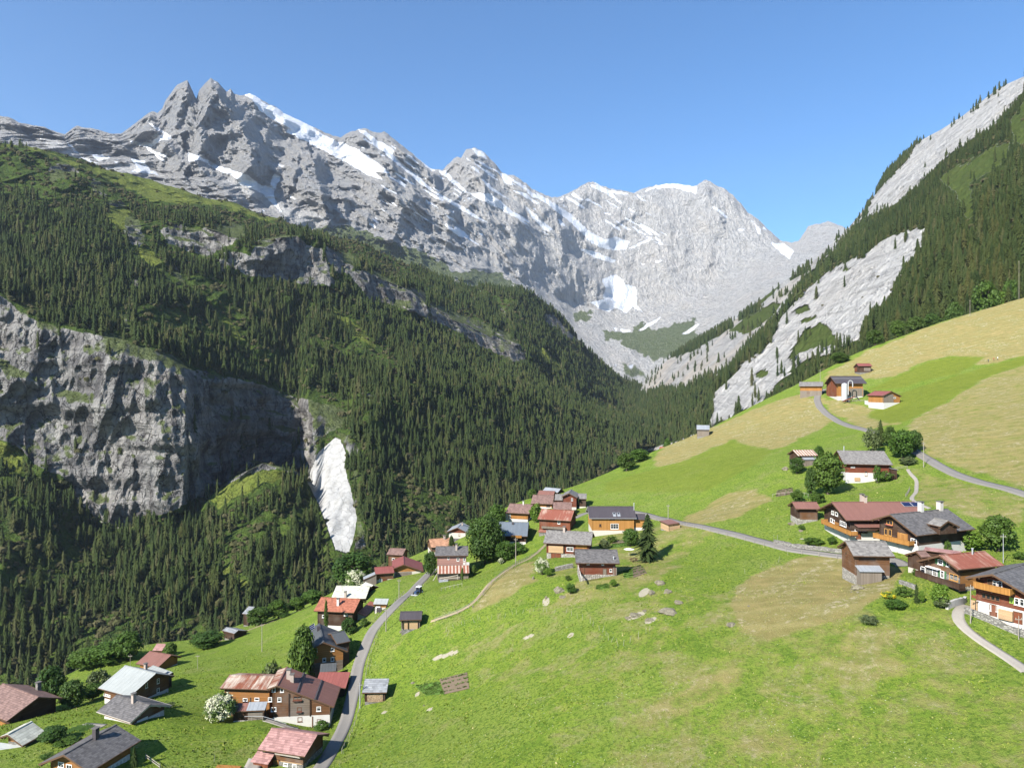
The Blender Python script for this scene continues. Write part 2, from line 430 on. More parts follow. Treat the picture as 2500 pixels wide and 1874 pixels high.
# ---- left forested wall
LB = [
 [(-400, 2000, 420), (-150, 1900, 430), (0, 1800, 450), (300, 1660, 490), (500, 1610, 510), (700, 1530, 560), (860, 1460, 600), (1000, 1410, 650), (1200, 1300, 760), (1400, 1210, 950), (1500, 1140, 1150), (1560, 1090, 1350), (1640, 1085, 1450)],
 [(-400, 1040, 705), (-150, 1040, 705), (0, 1085, 715), (60, 1135, 715), (130, 1205, 715), (200, 1255, 718), (300, 1290, 715), (400, 1268, 722), (480, 1240, 755), (560, 1170, 765), (640, 1130, 772), (720, 1150, 778), (770, 1190, 790), (800, 1110, 815), (850, 1062, 830), (900, 1005, 860), (1000, 965, 960), (1200, 970, 1150), (1400, 1030, 1350), (1500, 1062, 1480), (1560, 1048, 1600), (1640, 1050, 1700)],
 [(-400, 1037, 708), (-150, 1037, 708), (0, 1082, 718), (60, 1132, 718), (130, 1202, 718), (200, 1252, 721), (300, 1287, 718), (400, 1265, 725), (455, 1247, 735), (480, 1238, 785), (520, 1200, 850), (560, 1167, 885), (640, 1127, 925), (700, 1137, 945), (728, 1152, 950), (746, 1176, 830), (770, 1188, 802), (800, 1107, 818), (850, 1060, 832), (900, 1003, 862), (1000, 963, 962), (1200, 968, 1152), (1400, 1028, 1352), (1500, 1061, 1482), (1560, 1047, 1602), (1640, 1049, 1702)],
 [(-400, 690, 770), (-150, 690, 770), (0, 715, 775), (100, 780, 768), (200, 805, 765), (300, 835, 762), (380, 850, 765), (440, 895, 778), (470, 903, 800), (500, 905, 850), (560, 910, 895), (640, 935, 940), (700, 975, 965), (728, 990, 966), (752, 1003, 880), (775, 1014, 868), (800, 1020, 866), (850, 1035, 868), (900, 985, 900), (1000, 945, 990), (1200, 945, 1180), (1400, 1012, 1380), (1500, 1052, 1500), (1560, 1040, 1620), (1640, 1040, 1720)],
 [(-400, 640, 860), (0, 622, 880), (150, 602, 930), (250, 602, 980), (330, 612, 1015), (430, 642, 1045), (560, 672, 1085), (700, 702, 1135), (800, 702, 1175), (880, 737, 1215), (1000, 782, 1290), (1100, 832, 1370), (1200, 882, 1460), (1280, 895, 1545), (1400, 962, 1750), (1500, 1012, 1990), (1560, 1002, 2130), (1640, 1000, 2200)],
 [(-400, 560, 940), (0, 560, 960), (150, 540, 1000), (250, 532, 1030), (330, 558, 1040), (400, 545, 1075), (480, 550, 1100), (560, 580, 1120), (640, 585, 1150), (740, 575, 1195), (800, 600, 1215), (840, 640, 1240), (880, 655, 1255), (930, 682, 1290), (1000, 708, 1335), (1040, 742, 1365), (1100, 782, 1415), (1200, 832, 1505), (1280, 862, 1585), (1400, 937, 1785), (1500, 997, 2020), (1560, 990, 2180), (1640, 985, 2250)],
 [(-400, 330, 1120), (-150, 340, 1150), (0, 352, 1180), (100, 362, 1210), (200, 393, 1260), (260, 414, 1300), (330, 430, 1350), (420, 455, 1420), (500, 480, 1460), (580, 500, 1490), (640, 520, 1510), (700, 543, 1525), (760, 562, 1550), (836, 582, 1590), (899, 600, 1630), (985, 645, 1720), (1060, 676, 1790), (1134, 698, 1860), (1190, 703, 1910), (1247, 702, 1960), (1278, 708, 2000), (1333, 740, 2110), (1378, 785, 2210), (1423, 845, 2320), (1500, 912, 2470), (1560, 945, 2620), (1640, 960, 2700)],
]
LB.append([(p[0], p[1] + 60, p[2] + 320) for p in LB[-1]])
LB.append([(p[0], p[1] + 260, p[2] + 700) for p in LB[-2]])
sxB = np.arange(-330, 1641, 3.0)
rB = [70, 8, 95, 100, 60, 130, 14, 4]
sy, Y, t = weave(LB, sxB, rB)
# buttresses of the lower cliff and its recess
sxg = np.repeat(sxB[None], sy.shape[0], 0)
VB = xyz(sxB, sy, Y)
tt = np.where(t.ravel() <= 1, t.ravel(), np.maximum(1.0, t.ravel() - 1)); sxf = sxg.ravel(); syf = sy.ravel(); Yf = Y.ravel()
x, y, z = VB.T
cliff1 = sstep(.93, 1.03, tt) * sstep(2.06, 1.92, tt) * sstep(800, 755, sxf)
cliff2 = sstep(2.95, 3.04, tt) * sstep(4.12, 3.98, tt) * sstep(240, 330, sxf) * sstep(1420, 1280, sxf)
far = np.clip(Yf / 1000, .5, 2.4)
rid = ridged(x / 170, y / 170, z / 420, 4, seed=21)
big = fbm(x / 260, y / 260, z / 260, 3, seed=22)
fine = ridged(x / 34, y / 34, z / 50, 4, seed=23)
strata = perlin(x / 160, y / 160, z / 16 + x * .002, seed=24)
gul = ridged(x / 120, z * 0 + .5, y / 900, 3, seed=25)          # gullies falling down the slope
fade = 1 - sstep(4.9, 5.02, tt)
dY = -(cliff1 * (15 * rid + 6 * fine + 9 * strata + 38 * big + 15 * fbm(x / 80, y / 80, z / 60, 3, seed=29) + 10 * sstep(.12, .02, np.abs(tt - 1.55 - .22 * perlin(x / 130, z * 0, seed=30))) + 13 * ridged(x / 75, y / 75, z / 700, 3, seed=28)) + cliff2 * (26 * rid + 5 * fine + 7 * strata + 30 * big))
slope_amt = (1 - cliff1) * (1 - cliff2) * sstep(.1, .4, tt) * fade
smo = 1 - .85 * sstep(60, 20, np.abs(sxf - 815)) * sstep(.7, .9, tt)
dY += -slope_amt * smo * far * (10 * rid + 26 * big + 18 * gul)
dY += 10 * fade * fbm(x / 40, y / 40, z / 40, 3, seed=26) * slope_amt * smo
Yn = np.maximum(Yf + dY, 400)
k = Yn / Yf
VB = np.c_[x * k, Yn, z * k]
# the gorge wall runs away from the village: its ledges and pillars stand out sideways
gm = sstep(.98, 1.06, tt) * sstep(2.02, 1.9, tt) * sstep(470, 500, sxf) * sstep(765, 735, sxf)
VB[:, 0] += gm * (15 * fbm(VB[:, 1] / 55, z / 48, None, 4, seed=35) + 9 * ridged(VB[:, 1] / 40, z / 120, None, 3, seed=36) + 6 * perlin(VB[:, 1] / 90, z / 13, seed=37))
# lift back so that the dY moves the surface along the view only in plan, keep ridge crest lively
VB[:, 2] += fade * 0 + sstep(4.5, 5.0, tt) * sstep(5.6, 5.0, tt) * 7 * fbm(x / 50, y / 50, None, 3, seed=27)

nrB, ncB = sy.shape
pxB, pyB = proj(VB)
nB = grid_normals(VB, nrB, ncB)
wx = 7 * perlin(x / 18, y / 18, z / 18, seed=31) + 4 * perlin(x / 6, y / 6, z / 6, seed=32); wy = 7 * perlin(x / 18, y / 18, z / 18, seed=33) + 4 * perlin(x / 6, y / 6, z / 6, seed=34)
def pmask(polys, X, Y_): 
    r = np.zeros(X.shape)
    for p in polys: r = np.maximum(r, inside(p, X, Y_).astype(float))
    return r
ROCKB = [[m3(-40, 120), m3(80, 220), m3(200, 300), m3(370, 350), m3(620, 360), m3(760, 440), m3(920, 480), m3(1050, 560), m3(1250, 600), m3(1420, 640), m3(1560, 700), m3(1800, 750), m3(1880, 790), m3(1870, 850), m3(1780, 900), m3(1700, 950), m3(1720, 1040), m3(1660, 1140), m3(1540, 1100), m3(1440, 1090), m3(1280, 1150), m3(1130, 1240), m3(1060, 1250), m3(900, 1340), m3(600, 1360), m3(440, 1230), m3(330, 1130), m3(200, 1080), m3(130, 1000), m3(0, 930), m3(-40, 920)],
  [m3(1230, 0), m3(1330, 30), m3(1600, 85), m3(1800, 110), m3(1740, 60), m3(1640, 20), m3(1400, -60), m3(1200, -80)],
  [m1(960, 1010), m1(1030, 970), m1(1180, 1010), m1(1300, 980), m1(1440, 970), m1(1490, 1030), m1(1400, 1080), m1(1300, 1140), m1(1230, 1180), m1(1100, 1120), m1(1010, 1100)],
  [m1(1480, 1180), m1(1560, 1060), m1(1680, 1040), m1(1760, 1050), m1(1800, 1090), m1(1830, 1100), m1(1930, 1120), m1(2010, 1340), m1(1900, 1330), m1(1700, 1310), m1(1540, 1290), m1(1440, 1270)],
  [m1(1940, 1120), m1(2100, 1150), m1(2150, 1190), m1(2040, 1280), m1(1990, 1230)],
  [m2(-40, 700), m2(60, 720), m2(150, 780), m2(250, 980), m2(130, 990), m2(-40, 960)],
  [m2(205, 780), m2(290, 810), m2(380, 850), m2(330, 930), m2(250, 870)],
  [m2(330, 920), m2(400, 900), m2(500, 910), m2(560, 960), m2(640, 1000), m2(740, 1010), m2(770, 1170), m2(700, 1140), m2(560, 1090), m2(470, 1080), m2(400, 1020)],
  [m2(770, 1080), m2(880, 1110), m2(990, 1160), m2(1090, 1200), m2(1190, 1240), m2(1290, 1340), m2(1310, 1380), m2(1220, 1400), m2(1060, 1320), m2(960, 1260), m2(850, 1200), m2(780, 1190)],
  [m2(850, 1000), m2(880, 1010), m2(930, 1080), m2(960, 1140), m2(920, 1110), m2(870, 1050)],
  [m1(290, 640), m1(350, 600), m1(440, 620), m1(480, 680), m1(380, 700), m1(300, 740)], [m1(540, 700), m1(600, 720), m1(640, 810), m1(560, 800)],
  [m1(750, 940), m1(830, 940), m1(870, 1080), m1(830, 1120), m1(750, 1060)], [m1(640, 840), m1(740, 850), m1(760, 870), m1(660, 870)],
  [m1(1020, 1200), m1(1060, 1220), m1(1110, 1330), m1(1050, 1300)], [m1(780, 1320), m1(850, 1300), m1(840, 1380), m1(780, 1380)], [m1(680, 1500), m1(760, 1520), m1(740, 1580), m1(680, 1560)],
  [m1(1310, 1170), m1(1360, 1180), m1(1350, 1260), m1(1310, 1240)], [m2(1150, 1090), m2(1175, 1110), m2(1190, 1150), m2(1150, 1140)],
  [m2(1390, 1150), m2(1440, 1140), m2(1500, 1210), m2(1590, 1290), m2(1590, 1310), m2(1500, 1260), m2(1400, 1190)],
  [m3(1830, 900), m3(1870, 900), m3(1960, 1010), m3(1900, 1050), m3(1870, 980)], [m3(1895, 1080), m3(1925, 1120), m3(1935, 1330), m3(1985, 1500), m3(1920, 1545), m3(1930, 1350)], [m3(600, 250), m3(690, 290), m3(710, 360), m3(620, 310)],
  [m3(400, 1200), m3(500, 1260), m3(700, 1340), m3(760, 1390), m3(620, 1420), m3(500, 1350), m3(420, 1280)], [m3(1960, 680), m3(2030, 690), m3(2000, 740)]]
SNOWB = [[m3(1812, 922), m3(1840, 935), m3(1870, 1010), m3(1862, 1080), m3(1888, 1180), m3(1912, 1280), m3(1928, 1350), m3(1914, 1450), m3(1885, 1550), m3(1812, 1530), m3(1775, 1430), m3(1722, 1290), m3(1660, 1165), m3(1668, 1120), m3(1722, 1000)]]
GRASSB = [[m1(0, 490), m1(150, 495), m1(300, 550), m1(450, 600), m1(620, 640), m1(780, 670), m1(960, 700), m1(1110, 760), m1(1240, 820), m1(1420, 850), m1(1560, 920), m1(1750, 940), m1(1900, 1020), m1(1860, 1010), m1(1700, 950), m1(1560, 950), m1(1330, 860), m1(1200, 860), m1(1000, 850), m1(900, 830), m1(820, 780), m1(700, 740), m1(600, 690), m1(480, 640), m1(330, 570), m1(150, 520), m1(0, 510)],
  [m1(650, 850), m1(790, 870), m1(760, 960), m1(740, 1040), m1(680, 960), m1(640, 940)], [m1(760, 1090), m1(850, 1110), m1(960, 1180), m1(1010, 1230), m1(950, 1260), m1(870, 1190), m1(780, 1140)],
  [m3(0, 930), m3(90, 1000), m3(150, 1070), m3(110, 1110), m3(0, 1120), m3(-60, 1100)], [m3(1130, 1245), m3(1280, 1150), m3(1440, 1095), m3(1550, 1105), m3(1530, 1150), m3(1400, 1180), m3(1330, 1230), m3(1250, 1260), m3(1180, 1310), m3(1150, 1280)],
  [m2(500, 700), m2(600, 720), m2(720, 790), m2(850, 850), m2(960, 930), m2(900, 930), m2(760, 880), m2(640, 810)],
  [m3(1150, 230), m3(1250, 310), m3(1350, 430), m3(1300, 440), m3(1220, 360), m3(1140, 290)], [m3(1730, 170), m3(1850, 260), m3(1990, 370), m3(2030, 440), m3(1950, 400), m3(1820, 290)],
  [m3(500, 570), m3(640, 640), m3(560, 640)], [m3(560, 780), m3(620, 740), m3(670, 830), m3(600, 870), m3(550, 830)], [m3(840, 760), m3(910, 770), m3(960, 860), m3(900, 900), m3(840, 830)], [m3(850, 960), m3(1000, 990), m3(1040, 1040), m3(900, 1010)],
  [m2(1290, 1290), m2(1400, 1340), m2(1500, 1420), m2(1480, 1450), m2(1350, 1380)], [m2(1200, 1380), m2(1290, 1450), m2(1350, 1520), m2(1280, 1500)], [c2(130, 240), c2(220, 250), c2(230, 320), c2(140, 300)], [c2(160, 340), c2(300, 330), c2(330, 430), c2(200, 440)],
  [m4(300, 1150), m4(370, 1180), m4(450, 1240), m4(440, 1260), m4(340, 1200)], [c3(1150, 200), c3(1180, 220), c3(1050, 380), c3(1020, 370)]]
rockB = pmask(ROCKB, pxB + wx, pyB + wy)
snowB = pmask(SNOWB, pxB + wx * .12, pyB + wy * .12)
grassB = pmask(GRASSB, pxB + wx, pyB + wy)
front = tt <= 5.02
rockB = np.where(front, rockB * (1 - snowB), 0)
def gblur(m, r, c, k=1):
    g = m.reshape(r, c)
    for _ in range(k):
        h = g.copy(); h[1:-1, 1:-1] = (g[:-2, 1:-1] + g[2:, 1:-1] + g[1:-1, :-2] + g[1:-1, 2:] + 2 * g[1:-1, 1:-1]) / 6; g = h
    return g.ravel()

def slope_material(name, haze=0.0, warm=0.0):
    """forest floor, alpine grass, limestone and old snow, chosen by masks that belong to the surface"""
    m = NT(name, 0.95, 0.1)
    p = m.geo(); nz = m.sep(m.geo('Normal'))[2]
    na = m.noise(p, .012, 6, .62); nb = m.noise(p, .06, 6, .65); nc_ = m.noise(p, .25, 4, .7)
    st = m.noise(m.mapping(p, (.05, .05, .007)), 1.0, 6, .62, 0.6)     # water streaks
    ly = m.noise(m.mapping(p, (.006, .006, .11), (.12, .2, 0)), 1.0, 5, .6, .5)     # beds
    ck = m.n('ShaderNodeTexVoronoi', feature='DISTANCE_TO_EDGE'); m.l(m.mapping(m.n('ShaderNodeVectorMath', operation='ADD').outputs[0], (1, 1, 1)), ck.inputs['Vector'])
    va = ck.inputs['Vector'].links[0].from_node.inputs[0].links[0].from_node; m.l(m.mapping(p, (.05, .05, .018)), va.inputs[0]); m.l(m.noise(p, .05, 4, .6, out=1), va.inputs[1]); ck.inputs['Scale'].default_value = 1.6
    crack = m.ramp(ck.outputs['Distance'], [(0, 1), (.035, 0)])
    rock = m.mix(m.ramp(nb, [(.3, 0), (.7, 1)]), (0.136, 0.133, 0.131), (0.264, 0.258, 0.248))
    rock = m.mix(m.ramp(ly, [(.42, .7), (.54, 0)]), rock, (0.096, 0.094, 0.096))
    rock = m.mix(m.ramp(st, [(.48, 0), (.64, .75)]), rock, (0.320, 0.312, 0.291))
    rock = m.mix(m.ramp(st, [(.32, .85), (.45, 0)]), rock, (0.048, 0.046, 0.048))
    rock = m.mix(m.math('MULTIPLY', crack, .8), rock, (0.028, 0.028, 0.030))
    rock = m.mix(m.ramp(nc_, [(.52, 0), (.7, .5)]), rock, (0.072, 0.074, 0.065))
    if warm: rock = m.mix(m.ramp(na, [(.4, 0), (.7, warm)]), rock, (.44, .36, .29))
    rock = m.mix(m.ramp(m.math('ADD', nz, m.math('MULTIPLY', m.math('SUBTRACT', nb, .5), .6)), [(.60, 0), (.78, .85)]), rock, (.075, .10, .02))
    floor = m.mix(m.ramp(nb, [(.35, 0), (.7, 1)]), (.030, .055, .012), (.080, .122, .020))
    floor = m.mix(m.ramp(nc_, [(.5, 0), (.72, .6)]), floor, (.115, .12, .035))
    gr = m.mix(m.ramp(nb, [(.3, 0), (.7, 1)]), (.115, .150, .024), (.165, .185, .042))
    gr = m.mix(m.ramp(nc_, [(.52, 0), (.7, .55)]), gr, (.05, .075, .015))
    def edge(a, w=.55): return m.ramp(m.math('ADD', m.attr(a), m.math('MULTIPLY', m.math('SUBTRACT', nc_, .5), w)), [(.38, 0), (.62, 1)])
    c = m.mix(edge('grass'), floor, gr)
    c = m.mix(edge('rock'), c, rock)
    sn = m.mix(m.ramp(m.noise(m.mapping(p, (.16, .16, .022), (0, .25, 0)), 1, 5, .65), [(.42, 0), (.66, .85)]), (.335, .332, .32), (.235, .23, .215))
    c = m.mix(edge('snow', .35), c, sn)
    m.color(c)
    h = m.math('ADD', m.math('MULTIPLY', nb, 3.0), m.math('ADD', m.math('MULTIPLY', nc_, 1.4), m.math('ADD', m.math('MULTIPLY', ly, 1.6), m.math('MULTIPLY', crack, -.9))))
    h = m.math('MULTIPLY', h, m.math('SUBTRACT', 1., m.math('MULTIPLY', edge('snow', .35), .88)))
    m.normal(m.bump(h, 1.0, 4.0))
    return m.m
M_slopeB = slope_material('valley_wall', warm=.12)
ob = link_mesh('mountain_slope', VB, grid_faces(nrB, ncB), M_slopeB, smooth=True,
    attrs={'rock': gblur(rockB, nrB, ncB), 'snow': gblur(snowB, nrB, ncB), 'grass': gblur(grassB * (1 - rockB), nrB, ncB)})
tag(ob, 'forested mountain wall with grey cliff bands across the valley', 'mountain', kind='structure')

# ---- right-hand slope (near slab and forest) and the farther wall behind it
def plane_layer(sxs, top, low, c, q, rows, ymax=4000):
    tp = np.interp(sxs, [p[0] for p in top], [p[1] for p in top]); lo = np.interp(sxs, [p[0] for p in low], [p[1] for p in low])
    tp = np.minimum(tp, lo - 4)
    r = np.linspace(0, 1, rows)[:, None]
    sy = lo[None] + (tp - lo)[None] * r
    a = (sxs[None] - CX) / F; b = (CY - sy) / F
    Y = np.clip(c / np.maximum(a - q - b, .03), 150, ymax)
    # behind the crest the ground falls away
    syb = np.array([tp + 25, tp + 120, tp + 300]); Yb = Y[-1][None] * np.array([1.1, 1.35, 1.7])[:, None]
    return np.vstack([sy, syb]), np.vstack([Y, Yb]), np.vstack([np.repeat(r, len(sxs), 1), np.full((3, len(sxs)), 1.2)])
topD = [(1640, 1120), (1700, 1075), (1738, 1035), (1742, 958), (1785, 905), (1828, 864), (1885, 799), (1946, 722), (2007, 669), (2057, 590), (2100, 530), (2136, 475), (2160, 430), (2176, 405), (2210, 380), (2238, 348), (2300, 315), (2350, 283), (2441, 213), (2500, 187), (2560, 160), (2800, 60)]
lowD = [(1640, 1210), (1740, 1120), (1950, 1010), (2090, 925), (2300, 850), (2500, 790), (2800, 720)]
sxD = np.arange(1640, 2790, 2.6); rowsD = 330
syD, YD, tD = plane_layer(sxD, topD, lowD, 230., .1, rowsD)
VD = xyz(sxD, syD, YD); x, y, z = VD.T; td = tD.ravel(); Yf = VD[:, 1].copy()
fr = (1 - sstep(.985, 1.05, td))
nat = ridged(x / 150, y / 230, z / 130, 4, seed=41); det = ridged(x / 30, y / 45, z / 22, 4, seed=42); bg = fbm(x / 300, y / 300, z / 300, 3, seed=43)
pxD, pyD = proj(VD)
wxD = 9 * perlin(x / 22, y / 22, z / 22, seed=44) + 4 * perlin(x / 6, y / 6, z / 6, seed=45); wyD = 8 * perlin(x / 22, y / 22, z / 22, seed=46) + 4 * perlin(x / 6, y / 6, z / 6, seed=47)
ROCKD = [[c5(310, 1075), c5(350, 960), c5(345, 890), c5(480, 760), c5(560, 690), c5(680, 590), c5(760, 420), c5(880, 290), c5(1000, 180), c5(1100, 120), c5(1210, 60), c5(1330, -20), c5(1480, -80), c5(1640, -110), c5(1600, 0), c5(1500, 130), c5(1440, 220), c5(1400, 330), c5(1320, 390), c5(1260, 430), c5(1230, 560), c5(1130, 600), c5(1060, 640), c5(900, 690), c5(780, 790), c5(700, 850), c5(640, 930), c5(450, 1040)],
  [m4(1410, 390), m4(1500, 310), m4(1540, 230), m4(1630, 130), m4(1680, 90), m4(1720, 10), m4(1790, -60), m4(1960, -160), m4(2100, -250), m4(2212, -320), m4(2300, -330), m4(2212, -230), m4(2050, -60), m4(1920, 20), m4(1830, 90), m4(1720, 200), m4(1640, 270), m4(1580, 300), m4(1500, 330), m4(1440, 380)]]
GRASSD = [[c5(790, 690), c5(880, 520), c5(990, 455), c5(1060, 510), c5(1090, 590), c5(960, 610), c5(850, 650)], [c5(820, 400), c5(900, 355), c5(950, 370), c5(860, 410)], [c5(590, 780), c5(660, 730), c5(670, 760), c5(620, 790)],
  [m4(1820, 150), m4(1950, 90), m4(2050, 30), m4(2150, -10), m4(2140, 60), m4(2050, 130), m4(1960, 190), m4(1900, 220)], [m4(1900, 215), m4(1970, 190), m4(2000, 330), m4(1960, 350)], [m4(2150, -100), m4(2212, -200), m4(2300, -260), m4(2300, 0), m4(2160, 0)], [c5(870, 440), c5(970, 410), c5(960, 440), c5(880, 470)], [c5(1100, 140), c5(1180, 130), c5(1140, 160)]]
grassD = pmask(GRASSD, pxD + wxD, pyD + wyD); rockD = pmask(ROCKD, pxD + wxD, pyD + wyD) * (1 - grassD)
dYD = -fr * sstep(.02, .15, td) * (rockD * (7 * nat + 1.6 * det + 3 * perlin(x / 120, (z - .8 * x) / 14, y / 120, seed=48)) + 8 * nat + 20 * bg) * np.clip(Yf / 900, .5, 1.6)
k = (Yf + dYD) / Yf
VD = np.c_[x * k, y * k, z * k]
nrD, ncD = syD.shape
M_slopeD = slope_material('slab_slope', warm=.15)
def limestone(name, warm=.2, dark=1.0, beds=.11, tilt=(.12, .2, 0), band=.7, bd=5.0, ck=.03, gul=0.0):
    m = NT(name, .95, .1)
    p = m.geo(); nz = m.sep(m.geo('Normal'))[2]
    na = m.noise(p, .005, 6, .62); nb = m.noise(p, .035, 6, .68); nc_ = m.noise(p, .16, 5, .72)
    ly = m.noise(m.mapping(p, (.004, .004, beds), tilt), 1.0, 6, .65, .6)
    st = m.noise(m.mapping(p, (.035, .035, .004)), 1.0, 5, .6, .4)
    D = lambda c: tuple(v * dark for v in c)
    wv = m.n('ShaderNodeVectorMath', operation='ADD'); m.l(m.mapping(p, (ck, ck, ck * .45), tilt), wv.inputs[0]); m.l(m.noise(p, ck * 1.5, 4, .65, out=1), wv.inputs[1])
    cv = m.n('ShaderNodeTexVoronoi', feature='DISTANCE_TO_EDGE'); m.l(wv.outputs[0], cv.inputs['Vector']); cv.inputs['Scale'].default_value = 1.5
    crack = m.math('MULTIPLY', m.ramp(cv.outputs['Distance'], [(0, 1), (.05, 0)]), m.ramp(nb, [(.4, 0), (.6, 1)]))
    c = m.mix(m.ramp(nb, [(.3, 0), (.7, 1)]), D((.33, .325, .315)), D((.47, .46, .44)))
    c = m.mix(m.ramp(ly, [(.38, band), (.5, 0)]), c, D((.24, .235, .23)))
    c = m.mix(m.ramp(st, [(.5, 0), (.68, .6)]), c, D((.55, .53, .50)))
    c = m.mix(m.ramp(st, [(.3, .5), (.42, 0)]), c, D((.20, .195, .19)))
    c = m.mix(m.math('MULTIPLY', crack, .55), c, D((.13, .128, .125)))
    c = m.mix(m.ramp(na, [(.45, 0), (.7, warm)]), c, D((.50, .42, .33)))
    c = m.mix(m.math('SUBTRACT', 1., m.attr('pale')), c, m.mix(.5, c, (.13, .13, .135)))  # low values darken the rock: weaker sunlight put into its colour
    gs = m.ramp(m.math('ADD', m.attr('grass'), m.math('MULTIPLY', m.math('SUBTRACT', nc_, .5), .7)), [(.36, 0), (.64, 1)])
    gcol = m.mix(m.ramp(nb, [(.3, 0), (.7, 1)]), (.085, .13, .025), (.135, .17, .04))
    c = m.mix(gs, c, gcol)
    fl = m.ramp(m.math('ADD', m.attr('floor'), m.math('MULTIPLY', m.math('SUBTRACT', nc_, .5), .6)), [(.36, 0), (.64, 1)])
    c = m.mix(fl, c, m.mix(nb, (.035, .06, .012), (.085, .115, .025)))
    scr = m.ramp(m.attr('scree'), [(.3, 0), (.7, 1)])
    c = m.mix(scr, c, m.mix(nb, D((.36, .35, .335)), D((.46, .45, .43))))
    sd = m.noise(m.mapping(p, (.006, .003, .022), (0, .55, 0)), 1.0, 7, .72, .3)
    sn = m.ramp(m.math('ADD', m.attr('snow'), m.math('ADD', m.math('MULTIPLY', m.math('SUBTRACT', nc_, .5), .6), m.math('ADD', m.math('MULTIPLY', m.math('SUBTRACT', nb, .5), .6), m.math('MULTIPLY', m.math('SUBTRACT', sd, .5), .75)))), [(.44, 0), (.55, 1)])
    c = m.mix(sn, c, (.66, .68, .71))
    m.color(c)
    h = m.math('ADD', m.math('MULTIPLY', nb, 6.), m.math('ADD', m.math('MULTIPLY', nc_, 2.2), m.math('ADD', m.math('MULTIPLY', ly, 2.5), m.math('ADD', m.math('MULTIPLY', crack, -1.5), m.math('MULTIPLY', st, gul)))))
    h = m.math('MULTIPLY', h, m.math('SUBTRACT', 1., m.math('MULTIPLY', sn, .8)))
    m.normal(m.bump(h, 1.0, bd))
    return m.m
M_lime_near = limestone('pale_limestone', .12, 1.6, .16, (.5, -.55, 0), .7, 6.0, .03, 2.0)
floorD = np.where((rockD < .5) & (grassD < .5), 1., 0.)
ob = link_mesh('rock_slope', VD, grid_faces(nrD, ncD), M_lime_near, smooth=True,
    attrs={'snow': np.zeros(len(VD)), 'grass': gblur(grassD, nrD, ncD), 'floor': gblur(floorD, nrD, ncD), 'scree': np.zeros(len(VD)), 'pale': np.ones(len(VD))})
tag(ob, 'steep pale limestone slab and forest slope above the hay meadows', 'mountain', kind='structure')

topE = [(1480, 985), (1555, 950), (1590, 905), (1640, 870), (1700, 832), (1780, 790), (1853, 735), (1921, 682), (1967, 656), (2012, 612), (2068, 560), (2110, 510), (2150, 470), (2240, 420)]
lowE = [(1480, 1130), (1560, 1100), (1740, 1090), (2000, 900), (2240, 760)]
sxE = np.arange(1480, 2240, 3.0)
syE, YE, tE = plane_layer(sxE, topE, lowE, 330., .06, 170)
VE = xyz(sxE, syE, YE); x, y, z = VE.T; te = tE.ravel(); Yf = VE[:, 1].copy()
pxE, pyE = proj(VE)
wxE = 8 * perlin(x / 50, y / 50, z / 50, seed=54) + 3 * perlin(x / 12, y / 12, z / 12, seed=55); wyE = 7 * perlin(x / 50, y / 50, z / 50, seed=56)
FORE = [[c5(0, 700), c5(170, 600), c5(280, 530), c5(440, 470), c5(470, 490), c5(400, 530), c5(280, 600), c5(160, 660), c5(0, 690)],
  [c5(-100, 900), c5(20, 880), c5(200, 850), c5(300, 790), c5(420, 770), c5(480, 680), c5(560, 590), c5(680, 500), c5(700, 560), c5(600, 650), c5(480, 760), c5(380, 880), c5(340, 1000), c5(310, 1100), c5(-100, 1250)],
  [c5(500, 430), c5(620, 360), c5(640, 390), c5(540, 440)], [c5(740, 395), c5(820, 300), c5(900, 190), c5(1000, 90), c5(1100, 10), c5(1180, -30), c5(1200, 20), c5(1080, 110), c5(960, 210), c5(850, 310), c5(760, 400), c5(700, 450)],
  [c5(790, 190), c5(900, 130), c5(920, 150), c5(820, 210)], [c5(480, 440), c5(540, 420), c5(520, 450)]]
GRASSE = [[c5(440, 510), c5(560, 420), c5(700, 340), c5(760, 350), c5(700, 420), c5(620, 490), c5(540, 525)], [c5(480, 400), c5(620, 310), c5(760, 220), c5(700, 300), c5(560, 400)], [c5(0, 620), c5(120, 570), c5(300, 500), c5(300, 530), c5(150, 610), c5(0, 670)]]
WARME = [c5(-100, 900), c5(0, 690), c5(280, 590), c5(520, 520), c5(640, 540), c5(420, 740), c5(300, 790), c5(180, 850), c5(0, 890)]
forE = pmask(FORE, pxE + wxE, pyE + wyE); grassE = pmask(GRASSE, pxE + wxE, pyE + wyE) * (1 - forE); rockE = 1 - np.maximum(forE, grassE)
frE = (1 - sstep(.985, 1.05, te))
dYE = -frE * sstep(.02, .15, te) * (rockE * (18 * ridged(x / 140, y / 260, z / 240, 4, seed=51) + 4 * ridged(x / 40, y / 60, z / 60, 4, seed=52)) + 30 * fbm(x / 300, y / 400, z / 300, 3, seed=53))
k = (Yf + dYE) / Yf; VE = np.c_[x * k, y * k, z * k]
nrE, ncE = syE.shape
M_lime_far = limestone('warm_limestone', .8, 1.5, .05, bd=9.0, ck=.012, gul=3.0)
ob = link_mesh('rock_wall', VE, grid_faces(nrE, ncE), M_lime_far, smooth=True,
    attrs={'snow': np.zeros(len(VE)), 'grass': gblur(grassE, nrE, ncE), 'floor': gblur(forE, nrE, ncE), 'scree': np.zeros(len(VE)), 'pale': np.ones(len(VE))})
tag(ob, 'far rock wall with pinkish stains at the valley head', 'mountain', kind='structure')

